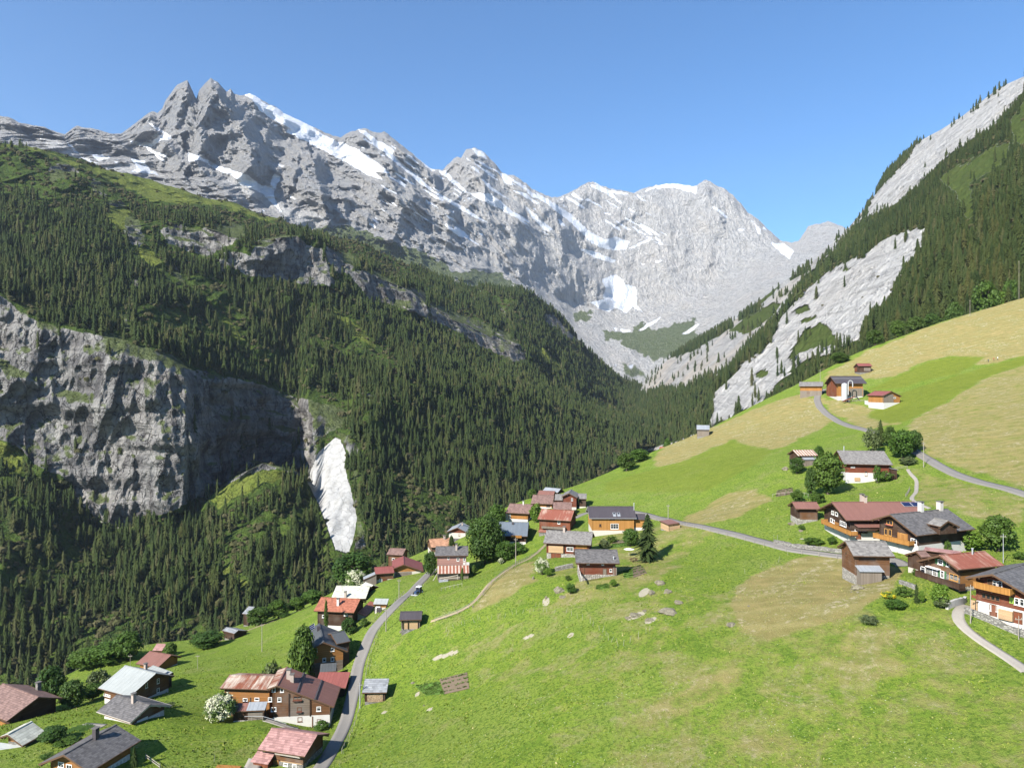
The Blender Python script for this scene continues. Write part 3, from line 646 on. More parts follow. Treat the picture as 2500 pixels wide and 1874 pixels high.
# ---- snow peaks
sky = [(0, 250), (20, 255), (60, 270), (95, 275), (120, 285), (140, 292), (152, 282), (165, 272), (200, 275), (225, 285), (260, 290), (280, 276), (300, 260), (318, 248), (330, 243), (340, 246), (350, 236), (358, 216), (372, 197), (383, 182), (394, 178), (405, 174), (411, 186), (418, 202), (424, 214), (430, 196), (442, 180), (455, 166), (462, 172), (472, 178), (482, 190), (490, 198), (498, 192), (506, 203), (520, 206), (540, 203), (560, 213), (590, 230), (640, 258), (690, 280), (718, 292), (735, 298), (748, 290), (760, 284), (785, 277), (800, 282), (815, 288), (830, 283), (860, 308), (900, 340), (930, 364), (955, 367), (970, 352), (980, 342), (986, 338), (996, 342), (1002, 330), (1008, 322), (1025, 319), (1045, 329), (1065, 349), (1085, 373), (1098, 378), (1110, 377), (1150, 408), (1185, 424), (1200, 427), (1216, 422), (1235, 414), (1250, 404), (1265, 395), (1280, 392), (1295, 400), (1320, 408), (1345, 412), (1370, 417), (1385, 408), (1400, 404), (1440, 397), (1470, 398), (1498, 403), (1508, 398), (1515, 394), (1522, 389), (1532, 390), (1545, 400), (1560, 404), (1582, 420), (1600, 438), (1615, 458), (1628, 468), (1640, 474), (1655, 492), (1665, 499), (1685, 518), (1700, 523), (1712, 524), (1725, 520), (1738, 502), (1745, 489), (1765, 483), (1790, 479), (1808, 484), (1820, 489), (1850, 508), (1900, 540), (1990, 600)]
skyS = [(p[0] / .8848, p[1] / .8848) for p in sky]
skyd = [(0, 3300), (300, 3700), (500, 4000), (700, 4400), (900, 4800), (1150, 5300), (1300, 5600), (1450, 6200), (1700, 6500), (1900, 6600), (2300, 6400)]
top = [(-420, 320, 3200), (-200, 300, 3250)] + [(p[0], p[1], float(np.interp(p[0], [q[0] for q in skyd], [q[1] for q in skyd]))) for p in skyS]
LC = [
 [(-420, 640, 1900), (0, 600, 2000), (300, 620, 2200), (700, 720, 2600), (900, 780, 2750), (1100, 830, 2950), (1300, 920, 3150), (1450, 1000, 3400), (1560, 1040, 3700), (1800, 980, 4000), (2250, 780, 4200)],
 [(-420, 400, 2500), (0, 400, 2600), (300, 440, 2850), (420, 480, 2950), (560, 520, 3050), (700, 580, 3100), (820, 590, 3150), (900, 630, 3230), (1100, 700, 3450), (1250, 770, 3700), (1400, 845, 4250), (1480, 870, 4500), (1560, 880, 4700), (1700, 840, 4900), (1900, 700, 5100), (2250, 560, 5200)],
 [(-420, 360, 2900), (0, 345, 3000), (200, 370, 3200), (300, 380, 3300), (440, 420, 3450), (560, 440, 3500), (700, 470, 3600), (850, 500, 3700), (1000, 560, 3900), (1150, 630, 4200), (1280, 690, 4700), (1400, 740, 5350), (1500, 760, 5650), (1620, 740, 5750), (1750, 700, 5850), (1900, 620, 5900), (2250, 540, 6000)],
 top]
LC.append([(p[0], p[1] + 25, p[2] + 260) for p in top]); LC.append([(p[0], p[1] + 250, p[2] + 1500) for p in top])
sxC = np.arange(-300, 2240, 2.3); rC = [40, 95, 175, 8, 3]
syC, YC, tC = weave(LC, sxC, rC)
VC = xyz(sxC, syC, YC); x, y, z = VC.T; tc = tC.ravel(); Yf = VC[:, 1].copy()
pxC, pyC = proj(VC)
fc = (1 - sstep(2.93, 3.0, tc)) * sstep(.0, .3, tc)
# crests that stand out of the wall: (points, width px, metres, steepness of the right-hand flank)
RIBS = [([m1(1270, 110), m1(1330, 250), m1(1440, 400), m1(1500, 520), m1(1520, 640)], 75, 230), ([m1(1120, 120), m1(1060, 330), m1(1080, 420)], 40, 130),
  ([m1(1240, 300), m1(1180, 400), m1(1240, 560)], 40, 90), ([m1(880, 310), m1(930, 420), m1(1040, 530), m1(1090, 640)], 38, 130), ([m1(1170, 600), m1(1260, 700), m1(1400, 820)], 46, 150),
  ([m1(1870, 590), m1(1900, 680), m1(1930, 800)], 46, 210), ([m1(1780, 640), m1(1750, 740)], 30, 90), ([m1(1960, 860), m1(1980, 960)], 24, 80), ([m2(560, 420), m2(620, 560), m2(600, 700)], 42, 130),
  ([m2(380, 150), m2(520, 300), m2(640, 420), m2(720, 520)], 40, 120), ([m2(640, 230), m2(760, 380), m2(840, 520), m2(880, 600)], 55, 210), ([m2(980, 260), m2(1050, 360), m2(1110, 460), m2(1250, 600)], 36, 120), ([m2(1230, 390), m2(1400, 540), m2(1560, 700)], 40, 120),
  ([m2(1180, 820), m2(1260, 930)], 30, 130), ([m2(1480, 690), m2(1500, 820), m2(1690, 1000)], 60, 160), ([m1(280, 380), m1(380, 470)], 30, 90), ([m1(640, 410), m1(740, 500)], 34, 100), ([m4(1000, 350), m4(1090, 430)], 26, 110), ([m2(440, 640), m2(560, 760), m2(700, 800)], 36, 70),
  ([m1(30, 330), m1(110, 400)], 26, 90), ([m4(760, 180), m4(840, 330)], 40, 90), ([m1(2050, 800), m1(2080, 900)], 26, 70)]
dYC = np.zeros(len(VC))
wj = 9 * perlin(pxC / 26, pyC / 26, seed=60) + 4 * perlin(pxC / 9, pyC / 9, seed=61)
for pl, w, A in RIBS:
    d, s = seg_dist(pl, pxC + wj, pyC + wj * .5)
    prof = np.where(s < 0, np.clip(1 - d / (w * 1.7), 0, 1) ** 1.3, np.clip(1 - d / (w * .5), 0, 1))
    dYC -= A * prof
diag = (x * .8 + z * .55)
calm = 1 - .62 * sstep(1050, 1350, pxC)
dYC -= calm * (185 * (ridged(x / 700, y / 1500, z / 1200, 3, seed=62)) + 54 * ridged(x / 190, y / 400, z / 480, 5, seed=63) + 20 * ridged(x / 52, y / 90, z / 150, 4, seed=64))
dYC -= 62 * sstep(1500, 1200, pxC) * ridged((x * .65 + z * .75) / 190, (x * .75 - z * .65) / 1300, y / 900, 4, seed=67)
dYC += 15 * perlin(diag / 900, (z - .5 * x) / 75, y / 600, seed=65) + 4 * perlin(x / 900, z / 34, y / 900, seed=66)
SCREEC = [[m1(1330, 720), m1(1500, 800), m1(1590, 860), m1(1700, 920), m1(1870, 1005), m1(1960, 960), m1(1880, 900), m1(1700, 870), m1(1620, 780), m1(1480, 720), m1(1380, 690)], [m1(600, 640), m1(790, 600), m1(900, 650), m1(1000, 690), m1(800, 670)], [m1(230, 440), m1(400, 500), m1(600, 630), m1(500, 600), m1(280, 510)], [m2(0, 560), m2(150, 600), m2(200, 650), m2(150, 690), m2(0, 620)]]
SNOWC = [[m1(1440, 180), m1(1500, 185), m1(1600, 255), m1(1760, 325), m1(1900, 410), m1(2050, 500), m1(2212, 565), m1(2212, 690), m1(2150, 650), m1(2000, 560), m1(1900, 490), m1(1800, 440), m1(1720, 390), m1(1640, 350), m1(1560, 290), m1(1500, 220)],
  [m2(0, 50), m2(100, 108), m2(250, 200), m2(380, 250), m2(480, 320), m2(560, 385), m2(470, 370), m2(530, 425), m2(440, 395), m2(330, 330), m2(200, 260), m2(60, 190), m2(0, 160)],
  [m2(370, 138), m2(430, 160), m2(500, 220), m2(600, 310), m2(700, 390), m2(800, 480), m2(950, 560), m2(1095, 655), m2(1000, 615), m2(850, 525), m2(720, 440), m2(640, 370), m2(520, 270), m2(420, 180)],
  [m2(510, 140), m2(580, 180), m2(660, 255), m2(750, 325), m2(812, 375), m2(780, 370), m2(640, 245), m2(560, 180)],
  [m2(810, 362), m2(860, 368), m2(930, 440), m2(985, 490), m2(1100, 490), m2(1200, 570), m2(1335, 690), m2(1240, 625), m2(1130, 565), m2(1000, 505), m2(900, 445)],
  [m2(1040, 400), m2(1090, 440), m2(1130, 490), m2(1090, 470)], [m2(1140, 370), m2(1200, 400), m2(1230, 450), m2(1180, 440)], [m2(990, 245), m2(1060, 270), m2(1090, 310), m2(1030, 285)],
  [m2(1330, 475), m2(1400, 515), m2(1530, 598), m2(1640, 700), m2(1720, 740), m2(1780, 725), m2(1850, 750), m2(1830, 798), m2(1740, 798), m2(1640, 755), m2(1540, 655), m2(1400, 545)],
  [m2(1280, 550), m2(1340, 600), m2(1440, 690), m2(1400, 695), m2(1320, 620)], [m2(1570, 790), m2(1650, 798), m2(1780, 850), m2(1760, 868), m2(1650, 832)], [m2(1840, 790), m2(1970, 725), m2(1960, 745), m2(1870, 790)], [m2(1460, 620), m2(1530, 680), m2(1480, 660)],
  [m2(1700, 950), m2(1780, 928), m2(1830, 978), m2(1890, 998), m2(1885, 1080), m2(1930, 1140), m2(1870, 1105), m2(1830, 1140), m2(1780, 1105), m2(1740, 1132), m2(1690, 1112), m2(1630, 1080), m2(1710, 1060), m2(1720, 1000)],
  [m2(1895, 1232), m2(2035, 1143), m2(1990, 1190), m2(1920, 1232)], [m2(2135, 1252), m2(2212, 1198), m2(2240, 1190), m2(2190, 1235), m2(2150, 1252)], [m2(1920, 480), m2(2000, 448), m2(2080, 430), m2(2215, 452), m2(2215, 500), m2(2120, 470), m2(2050, 455), m2(1980, 472)], [m2(1715, 468), m2(1850, 490), m2(1840, 500), m2(1760, 492)],
  [m2(1760, 1215), m2(1790, 1220), m2(1780, 1240)], [m2(1800, 1218), m2(1850, 1225), m2(1860, 1240), m2(1810, 1240)], [m2(1760, 1405), m2(1790, 1415), m2(1775, 1425)], [m2(1840, 1420), m2(1875, 1410), m2(1870, 1435)], [m2(2010, 850), m2(2030, 850), m2(2010, 870)], [m2(1700, 590), m2(1750, 600), m2(1740, 615)], [m2(860, 650), m2(950, 710), m2(930, 720), m2(850, 665)],
  [m4(500, 210), m4(560, 192), m4(630, 176), m4(740, 204), m4(710, 216), m4(640, 200), m4(560, 206)], [m4(270, 168), m4(340, 213), m4(430, 228), m4(330, 222), m4(295, 195)], [m4(1070, 445), m4(1130, 450), m4(1175, 480), m4(1160, 525), m4(1110, 490)], [m4(980, 345), m4(1030, 390), m4(1020, 420), m4(1000, 370)], [m4(1040, 370), m4(1060, 400), m4(1030, 380)], [m4(550, 525), m4(580, 530), m4(560, 545)], [m4(480, 535), m4(520, 540), m4(500, 548)], [m4(920, 385), m4(960, 385), m4(940, 400)],
  [m1(400, 490), m1(430, 498), m1(470, 552), m1(440, 540)], [m1(470, 565), m1(530, 590), m1(600, 620), m1(540, 605)], [m1(545, 555), m1(670, 568), m1(590, 602)], [m1(780, 478), m1(900, 490), m1(965, 438), m1(1035, 465), m1(970, 470), m1(910, 520), m1(1000, 610), m1(960, 590), m1(870, 515), m1(790, 500)], [m1(860, 345), m1(920, 380), m1(1000, 430), m1(1060, 490), m1(1000, 450), m1(900, 380)],
  [m1(785, 580), m1(870, 598), m1(900, 650), m1(965, 685), m1(780, 660), m1(825, 640)], [m1(1120, 545), m1(1180, 560), m1(1300, 620), m1(1500, 688), m1(1560, 738), m1(1620, 750), m1(1640, 675), m1(1690, 690), m1(1640, 785), m1(1695, 918), m1(1600, 815), m1(1520, 765), m1(1440, 740), m1(1420, 700), m1(1300, 650), m1(1200, 590), m1(1130, 605)], [m1(1660, 610), m1(1710, 630), m1(1680, 640)], [m1(1640, 375), m1(1700, 385), m1(1650, 395)], [m1(230, 440), m1(265, 430), m1(240, 475)], [m1(1270, 110), m1(1310, 135), m1(1290, 130)], [m1(1360, 160), m1(1400, 195), m1(1370, 180)],
  [m1(930, 540), m1(1000, 560), m1(1010, 580), m1(950, 560)], [m1(680, 600), m1(710, 605), m1(690, 615)], [m1(1560, 880), m1(1600, 905), m1(1580, 900)], [m1(1730, 800), m1(1780, 825), m1(1740, 825)], [m1(1830, 845), m1(1870, 845), m1(1840, 855)]]
GRASSC = [[m2(150, 690), m2(300, 660), m2(450, 700), m2(560, 760), m2(700, 790), m2(860, 870), m2(900, 960), m2(600, 900), m2(300, 760)], [m2(870, 930), m2(1000, 900), m2(1150, 920), m2(1230, 980), m2(1300, 1000), m2(1200, 1040), m2(950, 980)], [m2(1900, 1180), m2(2000, 1230), m2(2212, 1150), m2(2212, 1330), m2(2000, 1400), m2(1900, 1360), m2(1800, 1300)], [m2(1540, 1130), m2(1660, 1120), m2(1640, 1180), m2(1560, 1180)], [m1(1860, 1010), m1(1960, 980), m1(2100, 1020), m1(2260, 1100), m1(2000, 1080)], [m2(1700, 1230), m2(1900, 1240), m2(1860, 1290), m2(1720, 1280)], [m2(1800, 1400), m2(1920, 1440), m2(1960, 1500), m2(1820, 1470)]]
wxC = 6 * perlin(pxC / 14, pyC / 14, seed=71) + 4 * perlin(pxC / 5, pyC / 5, seed=72); wyC = 4 * perlin(pxC / 14, pyC / 14, seed=73) + 3 * perlin(pxC / 5, pyC / 5, seed=74)
snowC = pmask(SNOWC, pxC + wxC * .6, pyC + wyC * .6); screeC = pmask(SCREEC, pxC + wxC, pyC + wyC) * (1 - snowC); grassC = pmask(GRASSC, pxC + wxC * 2, pyC + wyC * 2) * (1 - snowC)
# fine snow left in the gullies that fall to the right
pale = np.clip(.40 + .60 * sstep(700, 1450, pxC + 60 * perlin(pxC / 90, pyC / 90, seed=79)), 0, 1)  # stronger sun on the right-hand headwall, painted into the rock tone
gl = perlin((pxC * .62 - pyC) / 9, (pxC + pyC * .62) / 95, seed=75) + .5 * perlin((pxC * .62 - pyC) / 4, (pxC + pyC * .62) / 40, seed=76)
zone = sstep(.95, .3, np.abs(pxC - 1330) / 620) * sstep(640, 470, pyC) * (tc > 1.4) * (tc < 2.98)
fine_snow = ((gl > .27) & (perlin(pxC / 60, pyC / 60, seed=80) + .9 * zone > .62)).astype(float) * (zone > .05)
snowC = np.maximum(snowC, fine_snow)
smooth_ = gblur(np.maximum(snowC, screeC), syC.shape[0], syC.shape[1], 3)
base = gblur(dYC, syC.shape[0], syC.shape[1], 14)
dYC = dYC * (1 - .75 * smooth_) + base * .75 * smooth_
kk = (Yf + fc * dYC) / Yf
VC = np.c_[x * kk, y * kk, z * kk]
VC[:, 2] += sstep(2.5, 3.0, tc) * (tc < 3.5) * (10 * perlin(x / 45, y / 200, seed=77) + 5 * perlin(x / 17, y / 200, seed=78))
nrC, ncC = syC.shape
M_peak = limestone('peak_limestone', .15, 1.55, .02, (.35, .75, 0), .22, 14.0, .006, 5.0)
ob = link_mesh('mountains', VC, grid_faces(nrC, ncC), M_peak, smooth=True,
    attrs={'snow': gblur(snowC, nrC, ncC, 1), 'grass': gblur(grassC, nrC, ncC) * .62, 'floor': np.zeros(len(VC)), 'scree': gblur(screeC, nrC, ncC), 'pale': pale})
tag(ob, 'jagged grey limestone peaks with snow bands against the sky', 'mountain', kind='structure')

# ---- valley floor under everything
g = np.arange(-3000, 3001, 250.0); gy = np.arange(100, 9001, 300.0)
vx, vy = np.meshgrid(g, gy); vf = np.c_[vx.ravel(), vy.ravel(), np.full(vx.size, -300.0)]
ob = link_mesh('valley_ground', vf, grid_faces(len(gy), len(g)), M_slopeB, attrs={'rock': np.zeros(len(vf)), 'snow': np.zeros(len(vf)), 'grass': np.zeros(len(vf))})
tag(ob, 'valley ground far below the village', 'ground', kind='structure')
# ================================================================ trees
def needle_material():
    m = NT('spruce_needles', .95, .1)
    p = m.geo(); t = m.attr('tint')
    r = m.math('ADD', m.math('MULTIPLY', t, .85), m.math('MULTIPLY', m.objrand(), .0))
    c = m.ramp(r, [(0, (.014, .026, .009)), (.35, (.027, .041, .012)), (.62, (.042, .049, .016)), (.85, (.074, .064, .034)), (1, (.075, .118, .022))])
    n = m.noise(p, 1.3, 3, .6)
    c = m.mix(m.ramp(n, [(.35, 0), (.7, .5)]), c, (.048, .062, .016))
    m.color(c)
    m.b.inputs['Subsurface Weight'].default_value = 0
    return m.m
def needle_single():
    m = NT('spruce_needles_near', .95, .1)
    p = m.coord(); r = m.objrand()
    c = m.ramp(r, [(0, (.016, .030, .009)), (.4, (.030, .044, .012)), (.7, (.044, .054, .016)), (1, (.062, .060, .020))])
    n = m.noise(p, 1.6, 4, .65)
    c = m.mix(m.ramp(n, [(.35, 0), (.7, .6)]), c, (.055, .070, .018))
    m.color(c)
    return m.m
M_needle = needle_material(); M_needle1 = needle_single()
def leaf_material(name, a, b, c3_, scale=.8, rnd=True, rough=.6):
    m = NT(name, rough, .25)
    p = m.coord()
    n = m.noise(p, scale, 4, .6); n2 = m.noise(p, 5.0, 2, .6)
    c = m.mix(m.ramp(n, [(.35, 0), (.65, 1)]), a, b)
    c = m.mix(m.ramp(n2, [(.5, 0), (.75, .7)]), c, c3_)
    if rnd:
        c = m.mix(m.math('MULTIPLY', m.objrand(), .35), c, (.10, .13, .02))
    m.color(c)
    tr = m.n('ShaderNodeBsdfTranslucent'); m.put(tr.inputs[0], m.mix(.5, c, (.16, .24, .02)))
    mx = m.n('ShaderNodeMixShader'); mx.inputs[0].default_value = .22
    m.l(m.b.outputs[0], mx.inputs[1]); m.l(tr.outputs[0], mx.inputs[2]); m.l(mx.outputs[0], m.out.inputs[0])
    return m.m
M_leaf = leaf_material('broad_leaves', (.030, .070, .010), (.062, .120, .014), (.085, .150, .020))
M_leaf_dark = leaf_material('dark_leaves', (.020, .052, .010), (.042, .090, .013), (.060, .115, .018))
M_leaf_lime = leaf_material('fresh_leaves', (.070, .130, .012), (.105, .180, .018), (.150, .220, .030), rnd=False)
M_leaf_grey = leaf_material('grey_green_leaves', (.060, .085, .035), (.100, .125, .055), (.14, .16, .09))
def flower_material(name, col, leaf=(.07, .12, .03), thr=.46):
    m = NT(name, .8, .15)
    n = m.noise(m.coord(), 2.6, 3, .6)
    m.color(m.mix(m.ramp(n, [(thr, 0), (thr + .06, 1)]), leaf, col))
    return m.m
M_white_fl = flower_material('elder_blossom', (.46, .46, .32), (.085, .13, .03))
M_yellow_fl = flower_material('yellow_blossom', (.50, .40, .02), (.10, .15, .02), .46)
def bark_material():
    m = NT('bark', .95, .1)
    n = m.noise(m.mapping(m.coord(), (6, 6, 1.2)), 2, 4, .6)
    m.color(m.mix(n, (.045, .035, .026), (.13, .105, .08)))
    return m.m
M_bark = bark_material()
def birch_material():
    m = NT('pale_bark', .9, .1)
    n = m.noise(m.mapping(m.coord(), (1.5, 1.5, 9)), 2, 3, .6)
    m.color(m.mix(m.ramp(n, [(.55, 0), (.7, 1)]), (.55, .52, .47), (.12, .11, .10)))
    return m.m
M_birch = birch_material()

def spruce_template(tiers, spikes, seed, slim=.16, droop=.55):
    """unit-height spruce: stacked ragged skirts of drooping boughs; returns verts, tris"""
    r = np.random.default_rng(seed)
    V, T = [], []
    for i in range(tiers):
        f = i / tiers
        z0 = .05 + .93 * f ** .92
        rad = slim * (1 - f) ** .58 * (.8 + .2 * min(1, f * 5)) * r.uniform(.8, 1.18) + .008
        hgt = 1.7 / tiers * (1.15 - .4 * f)
        b = len(V)
        V.append((r.normal(0, .004), r.normal(0, .004), min(z0 + hgt, 1.0)))
        n = spikes * 2
        ph = r.uniform(0, 6.28)
        for k in range(n):
            a = ph + 2 * math.pi * k / n + r.normal(0, .16)
            if k % 2 == 0: q = rad * r.uniform(.75, 1.25); zz = z0 - rad * droop * r.uniform(.2, 1.0)
            else: q = rad * r.uniform(.30, .6); zz = z0 + hgt * .15
            V.append((q * math.cos(a), q * math.sin(a), zz))
        for k in range(n): T.append((b, b + 1 + k, b + 1 + (k + 1) % n))
    return np.array(V), np.array(T)
LOD_FAR = [spruce_template(5, 3, 100 + i, .18 + .03 * (i % 3)) for i in range(5)]
LOD_MID = [spruce_template(10, 5, 200 + i, (.125, .155, .19, .225)[i % 4]) for i in range(7)]

def bush_template(n, seed, squash=.8):
    r = np.random.default_rng(seed); V, T = [], []
    for i in range(n):
        d = r.normal(size=3); d /= np.linalg.norm(d); d[2] = abs(d[2]) * squash
        c = d * r.uniform(.30, .5) + np.array([0, 0, .12])
        u = np.cross(d, r.normal(size=3)); u /= np.linalg.norm(u) + 1e-9; w_ = np.cross(d, u)
        s = r.uniform(.16, .30); b = len(V)
        V += [c + u * s, c - u * s * .6 + w_ * s, c - u * s * .6 - w_ * s]; T.append((b, b + 1, b + 2))
    return np.array(V), np.array(T)
LOD_BUSH = [bush_template(26, 300 + i) for i in range(4)]

def skyline(v, pad=0):
    """smallest picture height of the hillside per column of photo pixels"""
    X, Yp = proj(v); k = np.clip((X + 500).astype(int) // 4, 0, 899)
    s = np.full(900, 5000.0); np.minimum.at(s, k, Yp)
    return s
_skyA = skyline(VA[YY < edge_Y(SXX) + 2])
def sky_at(sx): return _skyA[np.clip((np.asarray(sx) + 500).astype(int) // 4, 0, 899)]

def sample(V, nr_, nc_, dens, per_m2, seed):
    """random points on the quads of a woven sheet; dens per vertex 0..1"""
    r = np.random.default_rng(seed)
    g = V.reshape(nr_, nc_, 3); d = dens.reshape(nr_, nc_)
    a = g[:-1, :-1]; b = g[:-1, 1:]; c = g[1:, :-1]
    ar = np.linalg.norm(np.cross(b - a, c - a), axis=2)
    # count trees by their footprint seen from above: walls carry few
    nz = np.abs(np.cross(b - a, c - a)[..., 2]) / (ar + 1e-9)
    w_ = ar * np.clip(nz, .25, 1) * d[:-1, :-1] * per_m2
    cnt = np.floor(w_ + r.random(w_.shape)).astype(int).ravel()
    idx = np.repeat(np.arange(cnt.size), cnt)
    i, j = idx // (nc_ - 1), idx % (nc_ - 1)
    u = r.random(len(idx))[:, None]; v = r.random(len(idx))[:, None]
    return a[i, j] + (b - a)[i, j] * u + (c - a)[i, j] * v

pts, hts, kinds = [], [], []
# left wall
clear = fbm(VB[:, 0] / 90, VB[:, 1] / 90, VB[:, 2] / 90, 3, seed=81)
dens = (1 - .93 * rockB) * (1 - snowB) * (1 - .93 * grassB) * (tt < 5.0) * (tt > .0)
dens = dens * sstep(-.42, -.02, clear) * np.clip(1 - .93 * sstep(4.15, 4.5, tt + .5 * clear) * (sxf < 1000) * (sxf > 60), .04, 1)
dens = dens * np.where((tt > 4.1) & (sxf < 1000), .8, 1)
p = sample(VB, nrB, ncB, dens, 1 / 33., 82)
h = np.clip(rng.normal(16, 4.8, len(p)), 6, 27) * (1 - .35 * sstep(150, 420, p[:, 2]))
pts.append(p); hts.append(h); kinds.append(np.zeros(len(p), int))
# green alder and young growth on the forest floor
p = sample(VB, nrB, ncB, (1 - .85 * rockB) * (1 - snowB) * (1 - .8 * grassB) * (tt < 5.0) * np.clip(1 + 1.2 * sstep(1.0, .3, tt), 1, 2), 1 / 85., 83)
pts.append(p); hts.append(np.clip(rng.gamma(4, 1.3, len(p)), 2.5, 10)); kinds.append(np.ones(len(p), int))
# right slope
cl = fbm(VD[:, 0] / 60, VD[:, 1] / 60, VD[:, 2] / 60, 3, seed=84)
fz = floorD * (td < 1.0) * np.clip(.25 + sstep(-.5, .0, cl), 0, 1) + .02 * rockD * (td < 1) + .02 * grassD * (td < 1)
p = sample(VD, nrD, ncD, fz, 1 / 34., 85)
pts.append(p); hts.append(np.clip(rng.normal(19, 4.5, len(p)), 8, 27) * np.where(p[:, 2] > 220, .7, 1)); kinds.append(np.zeros(len(p), int))
p = sample(VD, nrD, ncD, floorD * (td < 1.0) + .03 * rockD * (td < 1) + .05 * grassD * (td < 1), 1 / 90., 86)
pts.append(p); hts.append(rng.uniform(2.5, 7, len(p))); kinds.append(np.ones(len(p), int))
# trees along the crest of the slab and on its ledges
ledges = [([c5(700, 650), c5(760, 590), c5(940, 530), c5(930, 560), c5(760, 640), c5(730, 720)], 1.), ([c5(800, 570), c5(880, 520), c5(930, 540), c5(820, 620)], 1.), ([c5(860, 700), c5(1000, 610), c5(1130, 600), c5(1230, 560), c5(1100, 720), c5(900, 790), c5(680, 860), c5(700, 790)], 1.), ([m4(1640, 440), m4(1680, 430), m4(1690, 470), m4(1620, 490)], 1.), ([m4(1440, 520), m4(1560, 420), m4(1600, 420), m4(1480, 530)], 1.), ([c5(430, 1030), c5(600, 900), c5(700, 880), c5(640, 960)], 1.)]
lm = np.zeros(len(VD))
for q, a_ in ledges: lm = np.maximum(lm, inside(q, pxD + wxD * .7, pyD + wyD * .7) * a_)
p = sample(VD, nrD, ncD, lm * (td < 1), 1 / 30., 87)
pts.append(p); hts.append(rng.uniform(9, 20, len(p))); kinds.append(np.zeros(len(p), int))
p = sample(VD, nrD, ncD, (np.abs(td - .985) < .012) * sstep(1.0, .2, np.abs(perlin(VD[:, 0] / 30, VD[:, 1] / 30, seed=9)) * 2.4), 1 / 130., 88)
pts.append(p); hts.append(rng.uniform(8, 18, len(p))); kinds.append(np.zeros(len(p), int))
# far wall
crest = inside(FORE[3], pxE + wxE, pyE + wyE)
p = sample(VE, nrE, ncE, (forE * np.where(crest, .38, 1) + .03 * rockE + .06 * grassE) * (te < 1.0), 1 / 70., 89)
pts.append(p); hts.append(rng.uniform(14, 25, len(p))); kinds.append(np.zeros(len(p), int))
P_ = np.vstack(pts); H_ = np.concatenate(hts); K_ = np.concatenate(kinds)
sxT = CX + F * P_[:, 0] / P_[:, 1]; syT = CY - F * (P_[:, 2] + H_) / P_[:, 1]
keep = (syT < sky_at(sxT) + 45) & (sxT > -160) & (sxT < 2660)
# bare rock, snow and alpine pasture stay visible: few crowns rise in front of them
ym = CY - F * (P_[:, 2] + H_ * .62) / P_[:, 1]
openm = np.zeros(len(P_), bool); leftm = P_[:, 0] < 120
openm |= leftm & inside(ROCKB[0], sxT, ym) & (rng.random(len(P_)) < .72)
for q in ROCKB[1:9] + ROCKB[18:20] + SNOWB + GRASSB[:6]: openm |= leftm & inside(q, sxT, ym)
yt_ = CY - F * (P_[:, 2] + H_ * .95) / P_[:, 1]
yl_ = CY - F * (P_[:, 2] + H_ * .25) / P_[:, 1]
for q in GRASSB[3:5] + SNOWB: openm |= leftm & inside(q, sxT, yt_)
for q in SNOWB: openm |= leftm & inside(q, sxT, yl_)
for q in GRASSD[3:6]: openm |= ~leftm & inside(q, sxT, yt_)
for q in ROCKD[:1]: openm |= ~leftm & inside(q, sxT, yt_) & (sxT < 2080)
for q in ROCKD + GRASSD: openm |= ~leftm & inside(q, sxT, ym)
keep &= ~(openm & (rng.random(len(P_)) < np.where(leftm, .9, .9)))
# nothing may stand on the meadow in front of its edge
keep &= (P_[:, 1] > edge_Y(sxT) + 6)
P_, H_, K_, sxT, syT = P_[keep], H_[keep], K_[keep], sxT[keep], syT[keep]
size = H_ * F / P_[:, 1]
vis = (K_ == 0) & (syT < sky_at(sxT) - size * .45) & (sxT > 5) & (sxT < 2495)
order = np.argsort(-np.where(vis, size, 0))
near = np.zeros(len(P_), bool); near[order[:262]] = True
N_NEAR = int(near.sum())

def scatter(P, H, templates, tint, seed):
    r = np.random.default_rng(seed)
    which = r.integers(0, len(templates), len(P))
    Vs, Ts, Cs, off = [], [], [], 0
    for i, (V, T) in enumerate(templates):
        s = np.nonzero(which == i)[0]
        if not len(s): continue
        a = r.uniform(0, 6.28, len(s)); ca, sa = np.cos(a)[:, None], np.sin(a)[:, None]
        w_ = (H[s] * r.uniform(.85, 1.25, len(s)))[:, None]
        x_ = P[s, 0][:, None] + (V[None, :, 0] * ca - V[None, :, 1] * sa) * w_
        y_ = P[s, 1][:, None] + (V[None, :, 0] * sa + V[None, :, 1] * ca) * w_
        z_ = P[s, 2][:, None] - .4 + V[None, :, 2] * H[s][:, None]
        Vs.append(np.stack([x_, y_, z_], -1).reshape(-1, 3))
        Ts.append((T[None] + (off + np.arange(len(s)) * len(V))[:, None, None]).reshape(-1, 3))
        Cs.append(np.repeat(tint[s], len(V))); off += len(s) * len(V)
    return np.vstack(Vs), np.vstack(Ts), np.concatenate(Cs)
tint = np.clip(rng.normal(.42, .22, len(P_)) + .38 * perlin(P_[:, 0] / 45, P_[:, 1] / 45, seed=90), 0, .86)
tint = np.where(K_ == 1, np.clip(rng.normal(.95, .08, len(P_)), .8, 1), tint)
far_ = P_[:, 1] > 1150
V, T, C_ = [], [], []
o_ = 0
for m_, tp in (((K_ == 0) & ~far_ & ~near, LOD_MID), ((K_ == 0) & far_, LOD_FAR), (K_ == 1, LOD_BUSH)):
    v_, t_, c_ = scatter(P_[m_], H_[m_], tp, tint[m_], 91 + o_ % 7)
    V.append(v_); T.append(t_ + o_); C_.append(c_); o_ += len(v_)
ob = link_mesh('spruce_forest', np.vstack(V), np.vstack(T), M_needle, attrs={'tint': np.concatenate(C_)})
tag(ob, 'dark spruce forest covering the far mountain slopes', 'forest', kind='stuff')
print('TREES', len(P_), 'tris', sum(len(t) for t in T), 'near', N_NEAR, size[near].min(), size[near].max())

